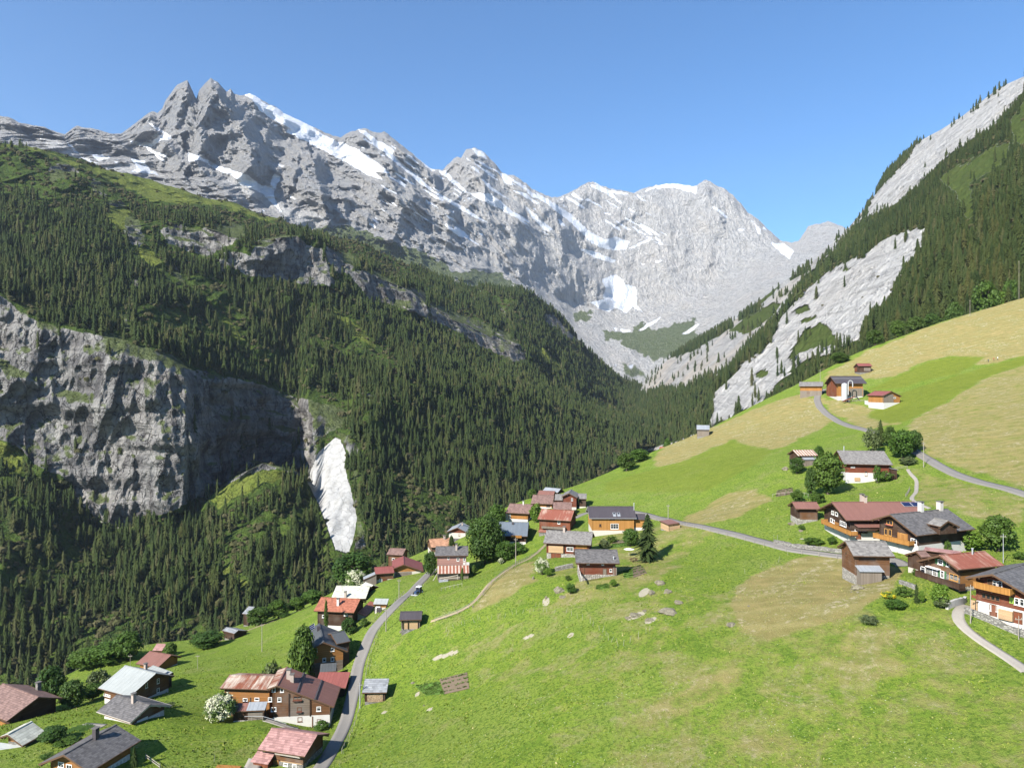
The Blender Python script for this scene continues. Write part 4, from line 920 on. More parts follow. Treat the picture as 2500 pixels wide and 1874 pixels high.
# ---- single spruces: trunk and crown
def spruce_mesh(seed, slim, tiers=21, spikes=8):
    V, T = spruce_template(tiers, spikes, seed, slim, .7)
    m = bpy.data.meshes.new('spruce_crown')
    m.from_pydata([tuple(p) for p in V], [], [tuple(map(int, t)) for t in T]); m.materials.append(M_needle1)
    return m
def trunk_mesh(r0=.016, h=.55, mat=None, lean=0):
    b = MB(); b.tube([(0, 0, -.06), (0, 0, .0), (lean, 0, h * .5), (lean * 1.6, 0, h)], [r0 * 1.3, r0 * 1.1, r0 * .75, r0 * .3], 7)
    m = bpy.data.meshes.new('trunk'); m.from_pydata(b.v, [], b.f); m.materials.append(mat or M_bark); return m
SPRUCE = [spruce_mesh(400 + i, s) for i, s in enumerate((.125, .14, .155, .17, .19))]
TRUNK = trunk_mesh()
def spruce(loc, h, w=1.0, label=None, group=None, variant=None, cat='tree'):
    t = empty('spruce_tree', loc, random.uniform(0, 6.28))
    tag(t, label, cat, group)
    c = bpy.data.objects.new('crown', SPRUCE[variant if variant is not None else random.randrange(5)]); COL.objects.link(c); c.parent = t; c.scale = (h * w, h * w, h)
    s = bpy.data.objects.new('trunk', TRUNK); COL.objects.link(s); s.parent = t; s.scale = (h, h, h)
    return t
for i in np.nonzero(near)[0]:
    p = P_[i]
    right = p[0] > 120
    if right: lab, grp = 'tall dark spruce in the forest edge above the hay meadow', 'spruces along the upper meadow edge'
    else: lab, grp = 'dark spruce in the valley forest below the grey cliff', 'spruces in the valley forest'
    spruce((p[0], p[1], p[2] - .4), H_[i], random.uniform(.9, 1.2), lab, grp)

# ---- broadleaved trees and bushes: crown of many leaf-sized faces, trunk with limbs
def crown_mesh(seed, n_clump, per, leaf, shape='round', mats=None, size=(.5, .5, .42), zc=.58, gap=.0):
    r = np.random.default_rng(seed); V, Fq = [], []
    for i in range(n_clump):
        d = r.normal(size=3); d /= np.linalg.norm(d)
        q = r.uniform(.35, 1.0) ** .45
        c = np.array([d[0] * size[0], d[1] * size[1], d[2] * size[2]]) * q * .82
        if shape == 'cone': c[:2] *= np.clip(1.1 - (c[2] + size[2]) / (2 * size[2]), .12, 1)
        if shape == 'dome' and c[2] < -.1: c[2] *= .7
        cr = r.uniform(.10, .20) * (size[0] + size[2])
        m = int(per * r.uniform(.7, 1.3))
        for k in range(m):
            e = r.normal(size=3); e /= np.linalg.norm(e)
            if e[2] < -.5 and r.random() < .6: e[2] = -e[2]
            pos = c + e * cr * r.uniform(.55, 1.0) * np.array([1, 1, .8])
            nrm = e + r.normal(size=3) * .55 + np.array([0, 0, .35]); nrm /= np.linalg.norm(nrm)
            u = np.cross(nrm, r.normal(size=3)); u /= np.linalg.norm(u) + 1e-9; w_ = np.cross(nrm, u)
            s = leaf * r.uniform(.6, 1.35); b = len(V)
            pos = pos + np.array([0, 0, zc])
            V += [pos + u * s, pos + w_ * s * .62, pos - u * s, pos - w_ * s * .62]; Fq.append((b, b + 1, b + 2, b + 3))
    m = bpy.data.meshes.new('crown'); m.from_pydata([tuple(p) for p in V], [], Fq)
    for x_ in (mats if isinstance(mats, list) else [mats]): m.materials.append(x_)
    return m
def limbs_mesh(seed, mat=None, low=.18, n=6):
    r = random.Random(seed); b = MB()
    b.tube([(0, 0, -.08), (0, 0, .02), (.01, 0, .3), (.02, .01, .62)], [.045, .036, .026, .008], 7)
    for k in range(n):
        a = k * 2.4 + r.random(); z0 = low + .28 * r.random(); q = .2 + .16 * r.random()
        b.tube([(0, 0, z0), (q * .5 * math.cos(a), q * .5 * math.sin(a), z0 + .14), (q * math.cos(a), q * math.sin(a), z0 + .3)], [.016, .011, .004], 5)
    m = bpy.data.meshes.new('trunk'); m.from_pydata(b.v, [], b.f); m.materials.append(mat or M_bark); return m
CROWN = {}
def crown(kind, i):
    key = (kind, i)
    if key not in CROWN:
        s = 500 + i * 7
        if kind == 'maple': CROWN[key] = crown_mesh(s, 210, 54, .027, 'round', M_leaf_dark, (.5, .5, .52), .50)
        elif kind == 'broad': CROWN[key] = crown_mesh(s, 100, 46, .036, 'round', M_leaf, (.42, .42, .48), .51)
        elif kind == 'dark': CROWN[key] = crown_mesh(s, 100, 46, .036, 'round', M_leaf_dark, (.43, .43, .48), .50)
        elif kind == 'lime': CROWN[key] = crown_mesh(s, 60, 44, .04, 'round', M_leaf_lime, (.43, .43, .49), .49)
        elif kind == 'bush': CROWN[key] = crown_mesh(s, 42, 40, .05, 'dome', M_leaf, (.52, .52, .46), .42)
        elif kind == 'grey': CROWN[key] = crown_mesh(s, 46, 40, .045, 'dome', M_leaf_grey, (.5, .5, .46), .44)
        elif kind == 'ball': CROWN[key] = crown_mesh(s, 60, 40, .04, 'dome', M_leaf_lime, (.46, .46, .46), .46)
        elif kind == 'white': CROWN[key] = crown_mesh(s, 150, 52, .032, 'dome', [M_white_fl], (.52, .52, .48), .46)
        elif kind == 'yellow': CROWN[key] = crown_mesh(s, 40, 50, .05, 'dome', M_yellow_fl, (.6, .5, .34), .36)
        elif kind == 'slim': CROWN[key] = crown_mesh(s, 60, 40, .03, 'cone', M_leaf, (.26, .26, .46), .52)
    return CROWN[key]
LIMBS = [limbs_mesh(i) for i in range(4)]
def broadleaf(name, kind, loc, h, w=1.0, label=None, cat='tree', group=None, var=None, d=None):
    t = empty(name, loc, random.uniform(0, 6.28)); tag(t, label, cat, group)
    v = random.randrange(3) if var is None else var
    c = bpy.data.objects.new('crown' if cat == 'tree' else 'foliage', crown(kind, v)); COL.objects.link(c); c.parent = t; c.scale = (h * w, h * (d or w), h)
    s = bpy.data.objects.new('trunk' if cat == 'tree' else 'stem', LIMBS[v % 4]); COL.objects.link(s); s.parent = t; s.scale = (h * min(w, 1.1), h * min(w, 1.1), h)
    return t
# ================================================================ building materials
MAT = {}
def wood(name, a, b, dirn='h', period=.24, grey=.3):
    """log or board cladding: a, b the two tones; dirn h = horizontal logs, v = upright boards"""
    m = NT(name, .85, .15)
    p = m.coord(); s = m.sep(p)
    ax = s[2] if dirn == 'h' else m.math('ADD', s[0], s[1])
    ph = m.math('DIVIDE', ax, period); fr = m.math('FRACT', ph); ce = m.math('FLOOR', ph)
    wn = m.n('ShaderNodeTexWhiteNoise', noise_dimensions='1D'); m.l(ce, wn.inputs['W'])
    n1 = m.noise(m.mapping(p, (.35, .35, 2.2) if dirn == 'h' else (2.2, 2.2, .3)), 1.6, 5, .6)
    n2 = m.noise(p, .45, 3, .5)
    c = m.mix(n1, a, b)
    c = m.mix(m.math('MULTIPLY', wn.outputs['Value'], .45), c, tuple(v * .55 for v in a))
    c = m.mix(m.ramp(n2, [(.45, 0), (.7, grey)]), c, (.17, .15, .13))
    c = m.mix(m.ramp(fr, [(0, .8), (.10, 0), (.92, 0), (1, .8)]), c, tuple(v * .25 for v in a))
    m.color(c)
    m.normal(m.bump(m.ramp(fr, [(0, 0), (.15, 1), (.85, 1), (1, 0)]), .6, .05))
    return m.m
def plaster(name, col, dirt=(.36, .33, .28)):
    m = NT(name, .9, .15); p = m.coord()
    n = m.noise(p, .9, 5, .65); n2 = m.noise(m.mapping(p, (2, 2, .35)), 1.5, 4, .6)
    c = m.mix(m.ramp(n, [(.5, 0), (.8, .5)]), col, dirt); c = m.mix(m.ramp(n2, [(.58, 0), (.78, .35)]), c, dirt)
    m.color(c); m.normal(m.bump(n, .3, .03)); return m.m
def stone(name, a=(.13, .125, .11), b=(.30, .285, .255), scale=2.6):
    m = NT(name, .95, .1); p = m.coord()
    v = m.n('ShaderNodeTexVoronoi', feature='F1'); m.l(m.mapping(p, (1, 1, 1.7)), v.inputs['Vector']); v.inputs['Scale'].default_value = scale
    e = m.n('ShaderNodeTexVoronoi', feature='DISTANCE_TO_EDGE'); m.l(m.mapping(p, (1, 1, 1.7)), e.inputs['Vector']); e.inputs['Scale'].default_value = scale
    c = m.mix(m.sep(v.outputs['Color'])[0], a, b)
    c = m.mix(m.ramp(e.outputs['Distance'], [(0, 1), (.09, 0)]), c, (.12, .11, .10))
    m.color(c); m.normal(m.bump(m.ramp(e.outputs['Distance'], [(0, 0), (.15, 1)]), .8, .08)); return m.m
def roofing(name, a, b, kind='metal', period=.6, rough=.55, moss=None, stripe=None):
    """kind metal = standing seams down the slope, shingle = overlapping rows, slab = stone plates"""
    m = NT(name, rough, .3); p = m.coord(); s = m.sep(p)
    n1 = m.noise(p, .55, 5, .65); n2 = m.noise(m.mapping(p, (3.5, .6, .6)), 1.2, 5, .65); n3 = m.noise(p, 4.0, 3, .6)
    c = m.mix(n1, a, b)
    if kind == 'metal':
        fr = m.math('FRACT', m.math('DIVIDE', s[0], period))
        ce = m.math('FLOOR', m.math('DIVIDE', s[0], period))
        wn = m.n('ShaderNodeTexWhiteNoise', noise_dimensions='1D'); m.l(ce, wn.inputs['W'])
        c = m.mix(m.math('MULTIPLY', wn.outputs['Value'], .22), c, tuple(v * .6 for v in a))
        c = m.mix(m.ramp(n2, [(.5, 0), (.75, .35)]), c, tuple(min(1, v * 1.5) for v in b))
        c = m.mix(m.ramp(fr, [(0, .45), (.07, 0), (.94, 0), (1, .45)]), c, tuple(v * .45 for v in a))
        h = m.ramp(fr, [(0, 1), (.08, 0), (.92, 0), (1, 1)])
        if stripe: c = m.mix(m.math('MULTIPLY', m.ramp(m.math('FRACT', m.math('DIVIDE', s[0], stripe[1])), [(.45, 0), (.5, 1), (.85, 1), (.9, 0)]), m.ramp(n2, [(.3, .4), (.6, 1)])), c, stripe[0])
    else:
        q = m.math('DIVIDE', s[1], period); fr = m.math('FRACT', q)
        row = m.math('FLOOR', q)
        q2 = m.math('ADD', m.math('DIVIDE', s[0], period * 1.3), m.math('MULTIPLY', row, .37))
        wv = m.n('ShaderNodeCombineXYZ'); m.l(m.math('FLOOR', q2), wv.inputs[0]); m.l(row, wv.inputs[1])
        wn = m.n('ShaderNodeTexWhiteNoise', noise_dimensions='2D'); m.l(wv.outputs[0], wn.inputs['Vector'])
        c = m.mix(m.math('MULTIPLY', wn.outputs['Value'], .75), c, tuple(min(1, v * 1.7) for v in b))
        c = m.mix(m.ramp(fr, [(0, .7), (.16, 0)]), c, tuple(v * .35 for v in a))
        h = m.math('ADD', fr, m.math('MULTIPLY', wn.outputs['Value'], .4))
    c = m.mix(m.ramp(n3, [(.55, 0), (.8, .3)]), c, tuple(v * .5 for v in a))
    if moss: c = m.mix(m.ramp(n1, [(.52, 0), (.72, .6)]), c, moss)
    m.color(c); m.normal(m.bump(h, .5, .05)); return m.m
def rust(name, a, b, c_, thr=.5, period=.6):
    m = NT(name, .7, .25); p = m.coord(); s = m.sep(p)
    n = m.noise(m.mapping(p, (1.6, .28, .28)), .9, 6, .7, .4); n1 = m.noise(p, .22, 3, .5)
    ce = m.math('FLOOR', m.math('DIVIDE', s[0], period)); fr = m.math('FRACT', m.math('DIVIDE', s[0], period))
    wn = m.n('ShaderNodeTexWhiteNoise', noise_dimensions='1D'); m.l(ce, wn.inputs['W'])
    f = m.math('ADD', m.math('MULTIPLY', n, .8), m.math('ADD', m.math('MULTIPLY', wn.outputs['Value'], .12), m.math('MULTIPLY', n1, .35)))
    c = m.mix(m.ramp(f, [(thr - .1, 0), (thr + .12, 1)]), a, b)
    c = m.mix(m.ramp(m.noise(p, 1.3, 4, .6), [(.5, 0), (.72, .7)]), c, c_)
    c = m.mix(m.ramp(fr, [(0, .4), (.08, 0), (.93, 0), (1, .4)]), c, tuple(v * .4 for v in a))
    m.color(c); return m.m
MAT.update(
    old=wood('old_logs', (.105, .050, .024), (.175, .088, .042), 'h', .22, .45), dark=wood('dark_logs', (.040, .022, .014), (.075, .042, .026), 'h', .24, .25),
    darkv=wood('dark_boards', (.045, .025, .016), (.085, .046, .028), 'v', .2, .25),
    amber=wood('amber_logs', (.235, .105, .030), (.315, .150, .048), 'h', .22, .15), amberv=wood('amber_boards', (.300, .135, .036), (.370, .180, .055), 'v', .2, .08),
    orange=wood('orange_boards', (.340, .165, .045), (.400, .205, .066), 'v', .22, .0), red=wood('red_brown_logs', (.135, .038, .020), (.185, .060, .032), 'h', .2, .15),
    redv=wood('red_brown_boards', (.150, .045, .022), (.205, .075, .036), 'v', .22, .25), greyw=wood('weathered_boards', (.16, .13, .10), (.25, .21, .17), 'v', .18, .7),
    greyh=wood('weathered_logs', (.13, .10, .075), (.22, .175, .135), 'h', .22, .6), straw=wood('stacked_timber', (.40, .26, .14), (.52, .36, .21), 'h', .13, .1),
    pink=wood('pink_boards', (.305, .165, .135), (.335, .190, .158), 'h', .25, .0),
    white=plaster('white_plaster', (.47, .455, .425)), dirty=plaster('grey_plaster', (.44, .41, .36)), concrete=plaster('concrete', (.36, .35, .33), (.22, .21, .2)),
    stone=stone('rubble_stone'), lightstone=stone('light_rubble_stone', (.24, .225, .195), (.42, .395, .345), 2.4), firewood=stone('split_firewood', (.30, .19, .10), (.52, .38, .24), 5.0),
    r_shingle=roofing('grey_shingles', (.060, .055, .053), (.092, .086, .082), 'shingle', .34), r_slate=roofing('pale_grey_shingles', (.095, .088, .080), (.150, .140, .128), 'shingle', .34),
    r_dark=roofing('dark_metal_roof', (.052, .044, .048), (.072, .062, .066), 'metal', .5), r_brown=roofing('brown_metal_roof', (.165, .076, .058), (.205, .102, .080), 'metal', .62),
    r_brown2=roofing('dull_brown_roof', (.105, .062, .050), (.150, .095, .078), 'shingle', .4), r_red=roofing('red_metal_roof', (.175, .052, .043), (.225, .078, .066), 'metal', .7),
    r_brick=roofing('brick_red_roof', (.190, .064, .036), (.235, .088, .052), 'shingle', .36), r_pink=roofing('faded_pink_roof', (.185, .092, .080), (.245, .140, .125), 'slab', .42),
    r_white=roofing('pale_metal_roof', (.255, .268, .255), (.315, .328, .310), 'metal', 1.1, .6), r_cream=roofing('cream_roof', (.29, .29, .24), (.35, .345, .285), 'shingle', .5),
    r_grey=roofing('grey_shed_roof', (.125, .130, .135), (.180, .185, .19), 'shingle', .45), r_zinc=roofing('zinc_roof', (.20, .215, .23), (.30, .315, .33), 'metal', .8, .4),
    r_blue=roofing('blue_grey_metal_roof', (.110, .130, .150), (.140, .160, .180), 'metal', .5, .5), r_orange=roofing('worn_orange_roof', (.22, .11, .06), (.30, .165, .10), 'slab', .5),
    r_anth=roofing('slate_grey_metal_roof', (.060, .064, .066), (.082, .086, .088), 'metal', .6),
    r_rust=rust('rusty_metal_roof', (.165, .055, .030), (.42, .36, .29), (.25, .095, .05), .62), r_rust2=rust('rusty_red_roof', (.195, .065, .042), (.36, .26, .20), (.24, .09, .06), .72),
    r_stripe=roofing('rust_striped_roof', (.19, .065, .04), (.26, .10, .06), 'metal', .35, .7, stripe=((.46, .40, .34), 1.0)), r_stripe2=roofing('pale_rust_striped_roof', (.20, .10, .06), (.30, .16, .10), 'metal', .35, .7, stripe=((.58, .54, .46), .9)))
def flat(name, col, rough=.7, spec=.3):
    m = NT(name, rough, spec); n = m.noise(m.coord(), 3, 3); m.color(m.mix(n, tuple(v * .85 for v in col), col)); return m.m
M_frame = flat('white_window_paint', (.70, .69, .66)); M_framebrown = flat('brown_window_paint', (.13, .06, .03)); M_fascia = flat('eave_board', (.10, .055, .03)); M_fasciaL = flat('pale_eave_board', (.40, .36, .30))
M_glass = NT('window_glass', .08, .5); M_glass.color((.018, .020, .024)); M_glass = M_glass.m
M_chim = plaster('chimney_plaster', (.34, .28, .24)); M_chimcap = flat('chimney_cap', (.12, .11, .10)); M_metalgrey = flat('galvanised_steel', (.32, .33, .34), .4)
M_balc = wood('honey_balcony_boards', (.330, .150, .036), (.420, .210, .060), 'v', .16, .05); M_balcdark = MAT['darkv']
M_green = flat('green_shutter_paint', (.055, .14, .06)); M_lime = flat('light_green_shutter_paint', (.22, .33, .06)); M_solar = NT('solar_cells', .12, .6); M_solar.color((.012, .016, .05)); M_solar = M_solar.m
M_white = flat('white_cloth', (.72, .72, .72)); M_yellowwood = flat('honey_window_wood', (.42, .22, .06)); M_flow = flat('red_flowers', (.16, .05, .035)); M_geran = flat('pink_flowers', (.45, .10, .12))

# ================================================================ fitting a gabled roof to its corners in the photograph
def _roof_pts(q):
    X, Y, Z, yaw, L, wa, wb, ha, hb = q
    ux, uy = math.cos(yaw), math.sin(yaw)
    def P(s, off, drop): return np.array([X + ux * s * L / 2 - uy * off, Y + uy * s * L / 2 + ux * off, Z - drop])
    return {'R0': P(-1, 0, 0), 'R1': P(1, 0, 0), 'A0': P(-1, -wa, ha), 'A1': P(1, -wa, ha), 'B0': P(-1, wb, hb), 'B1': P(1, wb, hb)}
def fit_roof(picks, Y, pitch=.42, wpr=None, mono=False, L0=None, yaw0=None, sym=.8):
    names = [k for k in picks]; obs = np.array([picks[k] for k in names])
    def res(q):
        pt = _roof_pts(q); r = []
        for k, o in zip(names, obs):
            p = pt[k]; r += [(CX + F * p[0] / p[1] - o[0]) / 2.0, (CY - F * p[2] / p[1] - o[1]) / 2.0]
        r += [(q[1] - Y) / (.012 * Y), (q[7] - pitch * q[5]) / .22, (q[8] - pitch * q[6]) / .22]
        if mono: r += [(q[6] - .25) / .01, (q[8] - .1) / .01]
        else: r += [(q[5] - q[6]) / sym]
        if wpr: r += [(q[5] - wpr) / .3]
        if L0: r += [(q[4] - L0) / .3]
        if yaw0 is not None: r += [(q[3] - math.radians(yaw0)) / .05]
        return np.array(r)
    best = None
    c = obs.mean(0)
    for yd in range(-90, 91, 15):
        yaw = math.radians(yd)
        q = np.array([(c[0] - CX) / F * Y, Y, (CY - c[1]) / F * Y + 1, yaw, 9., 4., 4. if not mono else .25, 1.7, 1.7 if not mono else .1])
        lam = 1.0
        r = res(q); e = r @ r
        for it in range(60):
            J = np.empty((len(r), 9))
            for j in range(9):
                d = np.zeros(9); d[j] = 1e-4; J[:, j] = (res(q + d) - r) / 1e-4
            st = np.linalg.solve(J.T @ J + lam * np.diag(np.diag(J.T @ J) + 1e-6), -J.T @ r)
            qn = q + st; rn = res(qn); en = rn @ rn
            if en < e: q, r, e, lam = qn, rn, en, lam * .4
            else: lam *= 3
            if lam > 1e8: break
        ok = q[4] > .5 and q[5] > .2 and q[1] > 20
        if not ok: e += 1e4
        if best is None or e < best[0]: best = (e, q)
    return best

class House:
    def __init__(s, name, cat, label, cr, Y, picks, wall='old', roof='r_shingle', plinth=('white', .8), oe=.7, og=.8, pitch=.42, mono=False, wpr=None, L0=None, yaw0=None, sym=.8,
                 fascia=None, parent=None, thick=.17, roof2=None, dz=0.0, group=None, base=None, back=False, wall_drop=None):
        s.cr = cr
        pk = {k: cr(*v) for k, v in picks.items()}
        e, q = fit_roof(pk, Y, pitch, wpr, mono, L0, yaw0, sym)
        s.q = q; s.err = e
        X, Yc, Z, yaw, L, wa, wb, ha, hb = q
        s.L, s.wa, s.wb, s.ha, s.hb, s.yaw = L, wa, wb, ha, hb, yaw
        s.c = Vector((X, Yc, 0)); s.ux = Vector((math.cos(yaw), math.sin(yaw), 0)); s.uy = Vector((-math.sin(yaw), math.cos(yaw), 0))
        s.oe, s.og = oe, og
        s.ya = wa - oe; s.yb = (wb - oe) if not mono else max(wb - .05, .1); s.x0 = -L / 2 + og; s.x1 = L / 2 - og
        crn = [s.c + s.ux * x + s.uy * y for x in (s.x0, s.x1) for y in (-s.ya, s.yb)]
        gz = [g1(p.x, p.y) for p in crn]
        s.zb = min(gz) - .7
        s.zr = Z
        front = [g1(*(s.c + s.ux * x - s.uy * s.ya)[:2]) for x in (s.x0, s.x1)]
        s.zf = sum(front) / 2
        if parent is None:
            s.t = empty(name, (X, Yc, s.zf), yaw); tag(s.t, label, cat, group); s.sub = False; s.oz = s.zf
        else:
            s.t = empty(name, (0, 0, 0), 0); s.t.parent = parent.t
            pv = parent.loc(s.c); s.t.location = (pv.x, pv.y, 0); s.t.rotation_euler = (0, 0, yaw - parent.yaw); s.sub = True; s.oz = parent.oz
        s.zt = None
        if plinth and isinstance(plinth[1], tuple):
            wn, x_, y_ = plinth[1]; u, z = s.on(wn, x_, y_); s.zp = z
        else: s.zp = s.zf - s.oz + (plinth[1] if plinth else -5)
        s.zbl = s.zb - s.oz
        # walls
        sa, sb = ha / wa, hb / max(wb, .01)
        zr = s.zr - s.oz - thick
        za = zr - sa * s.ya; zbk = zr - sb * s.yb
        s.za, s.zbk, s.zrl = za, zbk, zr
        lo = max(min(s.zp, za - .3), s.zbl) if plinth else s.zbl
        if wall_drop: lo = za - wall_drop
        def prism(b, zlo, gap=0.0, mat=0, top=True):
            xa, xb, y0, y1 = s.x0 - gap, s.x1 + gap, -s.ya - gap, s.yb + gap
            v = [(xa, y0, zlo), (xa, y1, zlo), (xa, y1, zbk), (xa, 0, zr), (xa, y0, za), (xb, y0, zlo), (xb, y1, zlo), (xb, y1, zbk), (xb, 0, zr), (xb, y0, za)]
            b.add(v, [(4, 3, 2, 1, 0), (5, 6, 7, 8, 9), (0, 5, 9, 4), (6, 1, 2, 7), (1, 6, 5, 0), (4, 9, 8, 3), (3, 8, 7, 2)], mat)
        b = MB(); prism(b, lo)
        # log ends and a tie beam bring the wall to life
        for xx in (s.x0, s.x1):
            for yy in (-s.ya, s.yb): b.box(xx - .09, xx + .09, yy - .09, yy + .09, lo, (za if yy < 0 else zbk) - .02)
        s.wall = b.build('wall', MAT[wall], s.t)
        if plinth and lo > s.zbl + .05:
            b = MB(); g = .045; b.box(s.x0 - g, s.x1 + g, -s.ya - g, s.yb + g, s.zbl, lo); s.plinth = b.build('plinth', MAT[plinth[0]], s.t)
        # roof
        b = MB(); hl = L / 2
        zt = s.zr - s.oz
        def slab(y0, z0, y1, z1, mat):
            n = Vector((0, z0 - z1, y1 - y0)); n = n.normalized() if n.z > 0 else -n.normalized()
            d = n * thick
            if y0 < y1:
                b.hexa([(-hl, y0, z0 - d.z), (hl, y0, z0 - d.z), (hl, y1, z1 - d.z), (-hl, y1, z1 - d.z), (-hl, y0, z0), (hl, y0, z0), (hl, y1, z1), (-hl, y1, z1)], mat)
        slab(-wa, zt - ha, 0, zt, 0)
        if not mono: slab(0.0, zt - .003, wb, zt - hb, 1 if roof2 else 0)
        mats = [MAT[roof]] + ([MAT[roof2]] if roof2 else [])
        fi = len(mats); mats.append(fascia or M_fascia)
        # barge boards and gutters
        for sx_ in (-1, 1):
            xx = sx_ * (hl - .03)
            b.bar((xx, -wa, zt - ha - .16), (xx, 0, zt - .16), .08, .26, fi)
            if not mono: b.bar((xx, wb, zt - hb - .16), (xx, 0, zt - .16), .08, .26, fi)
        b.bar((-hl, -wa - .05, zt - ha - .08), (hl, -wa - .05, zt - ha - .08), .13, .11, fi)
        if not mono:
            b.bar((-hl, wb + .05, zt - hb - .08), (hl, wb + .05, zt - hb - .08), .13, .11, fi)
            b.bar((-hl, 0, zt + .03), (hl, 0, zt + .03), .32, .07, 0)
        # purlin ends under the gable overhang
        for sx_ in (-1, 1):
            for f in (0, .5, .93):
                for sg, w_, h_, on in ((-1, wa, ha, True), (1, wb, hb, not mono)):
                    if not on or (f == 0 and sg == 1): continue
                    y = sg * w_ * f; z_ = zt - h_ * f - thick - .22
                    xa = (s.x1 if sx_ > 0 else s.x0); b.bar((xa - .05 * sx_, y, z_), (sx_ * (hl - .1), y, z_), .18, .2, fi)
        s.roof = b.build('roof', mats, s.t)
        HOUSES.append((label or name, round(e, 1), [round(float(v), 2) for v in q]))

    def loc(s, p):
        d = p - s.c; return Vector((d.dot(s.ux), d.dot(s.uy), 0))
    def frame(s, wn, out=0.0):
        """origin (local), u axis, normal of a wall"""
        if wn == 'A': return Vector((0, -s.ya - out, 0)), Vector((1, 0, 0)), Vector((0, -1, 0))
        if wn == 'B': return Vector((0, s.yb + out, 0)), Vector((-1, 0, 0)), Vector((0, 1, 0))
        if wn == '0': return Vector((s.x0 - out, 0, 0)), Vector((0, -1, 0)), Vector((-1, 0, 0))
        return Vector((s.x1 + out, 0, 0)), Vector((0, 1, 0)), Vector((1, 0, 0))
    def world(s, p): return s.c + s.ux * p.x + s.uy * p.y + Vector((0, 0, p.z + s.oz))
    def on(s, wn, x, y, out=0.0):
        """where the sight line of a photo pixel meets a wall: (u, z) in the wall's own frame"""
        sx, sy = s.cr(x, y)
        d = Vector(((sx - CX) / F, 1.0, (CY - sy) / F))
        o, u, n = s.frame(wn, out); ow = s.c + s.ux * o.x + s.uy * o.y; nw = s.ux * n.x + s.uy * n.y
        k = ow.dot(nw) / d.dot(nw) if abs(d.dot(nw)) > 1e-6 else ow.y
        P = d * k; uw = s.ux * u.x + s.uy * u.y
        return (P - ow).dot(uw), P.z - s.oz
    def on_roof(s, x, y, side='A'):
        sx, sy = s.cr(x, y)
        d = Vector(((sx - CX) / F, 1.0, (CY - sy) / F))
        sg = -1 if side == 'A' else 1; w_, h_ = (s.wa, s.ha) if side == 'A' else (s.wb, s.hb)
        n = (s.uy * (sg * h_ / w_) + Vector((0, 0, 1)))
        o = s.c + Vector((0, 0, s.zr)); k = o.dot(n) / d.dot(n); P = d * k
        l = s.loc(P); return Vector((l.x, l.y, P.z - s.oz))
    def pxm(s, wn):
        """metres per crop pixel on that wall (across, up)"""
        sc = (s.cr(1, 0)[0] - s.cr(0, 0)[0]); o, u, n = s.frame(wn); ow = s.world(o); Yw = ow.y
        nw = s.ux * n.x + s.uy * n.y; v = Vector((ow.x, ow.y, 0)).normalized()
        return sc / F * Yw / max(.3, abs(nw.dot(v))), sc / F * Yw
    def window(s, wn, x, y, w, h, style='white', px=True, shut=None, box=None):
        u, z = s.on(wn, x, y); mx, my = s.pxm(wn)
        ww, hh = (w * mx, h * my) if px else (w, h)
        s.window_at(wn, u, z, ww, hh, style, shut, box)
    def window_at(s, wn, u, z, ww, hh, style='white', shut=None, box=None, name='window'):
        o, uu, n = s.frame(wn)
        def P(a, d, c_): v = o + uu * a + n * d; return (v.x, v.y, c_)
        def bx(b, a0, a1, d0, d1, z0, z1, m=0): b.hexa([P(a0, d0, z0), P(a1, d0, z0), P(a1, d1, z0), P(a0, d1, z0), P(a0, d0, z1), P(a1, d0, z1), P(a1, d1, z1), P(a0, d1, z1)], m)
        a0, a1, z0, z1 = u - ww / 2, u + ww / 2, z - hh / 2, z + hh / 2; f = min(.11, ww * .14)
        b = MB()
        bx(b, a0, a0 + f, -.04, .07, z0, z1); bx(b, a1 - f, a1, -.04, .07, z0, z1)
        bx(b, a0 + f, a1 - f, -.04, .068, z1 - f, z1); bx(b, a0 + f, a1 - f, -.04, .068, z0, z0 + f)
        bx(b, a0 - .06, a1 + .06, -.02, .13, z0 - .07, z0 - .003)
        k = max(1, round((a1 - a0) / .75))
        for i in range(1, k): c_ = a0 + (a1 - a0) * i / k; bx(b, c_ - .035, c_ + .035, -.03, .055, z0 + f, z1 - f)
        if style == 'white' and hh > .8: bx(b, a0 + f, a1 - f, -.03, .05, z0 + hh * .58, z0 + hh * .58 + .04)
        mt = {'white': M_frame, 'brown': M_framebrown, 'honey': M_yellowwood}[style]
        wo_ = b.build(name, mt, s.t)
        g = MB(); bx(g, a0 + f * .6, a1 - f * .6, -.035, .022, z0 + f * .6, z1 - f * .6); g.build('pane', M_glass, wo_)
        if shut:
            for sg in (-1, 1):
                q = MB(); c0 = a0 - ww * .5 - .03 if sg < 0 else a1 + .03; bx(q, c0, c0 + ww * .5, 0.0, .06, z0, z1); q.build('shutter', shut, s.t)
        if box:
            q = MB(); bx(q, a0 - .05, a1 + .05, .14, .36, z0 - .28, z0 - .06); fb = q.build('flower_box', MAT['dark'], s.t)
            q = MB()
            for i in range(int(ww / .16) + 2):
                c_ = a0 + .16 * i; r_ = random.uniform(.06, .1); bx(q, c_ - r_, c_ + r_, .16, .34, z0 - .06, z0 + random.uniform(-.03, .05))
            q.build('flowers', box, fb)
        return wo_
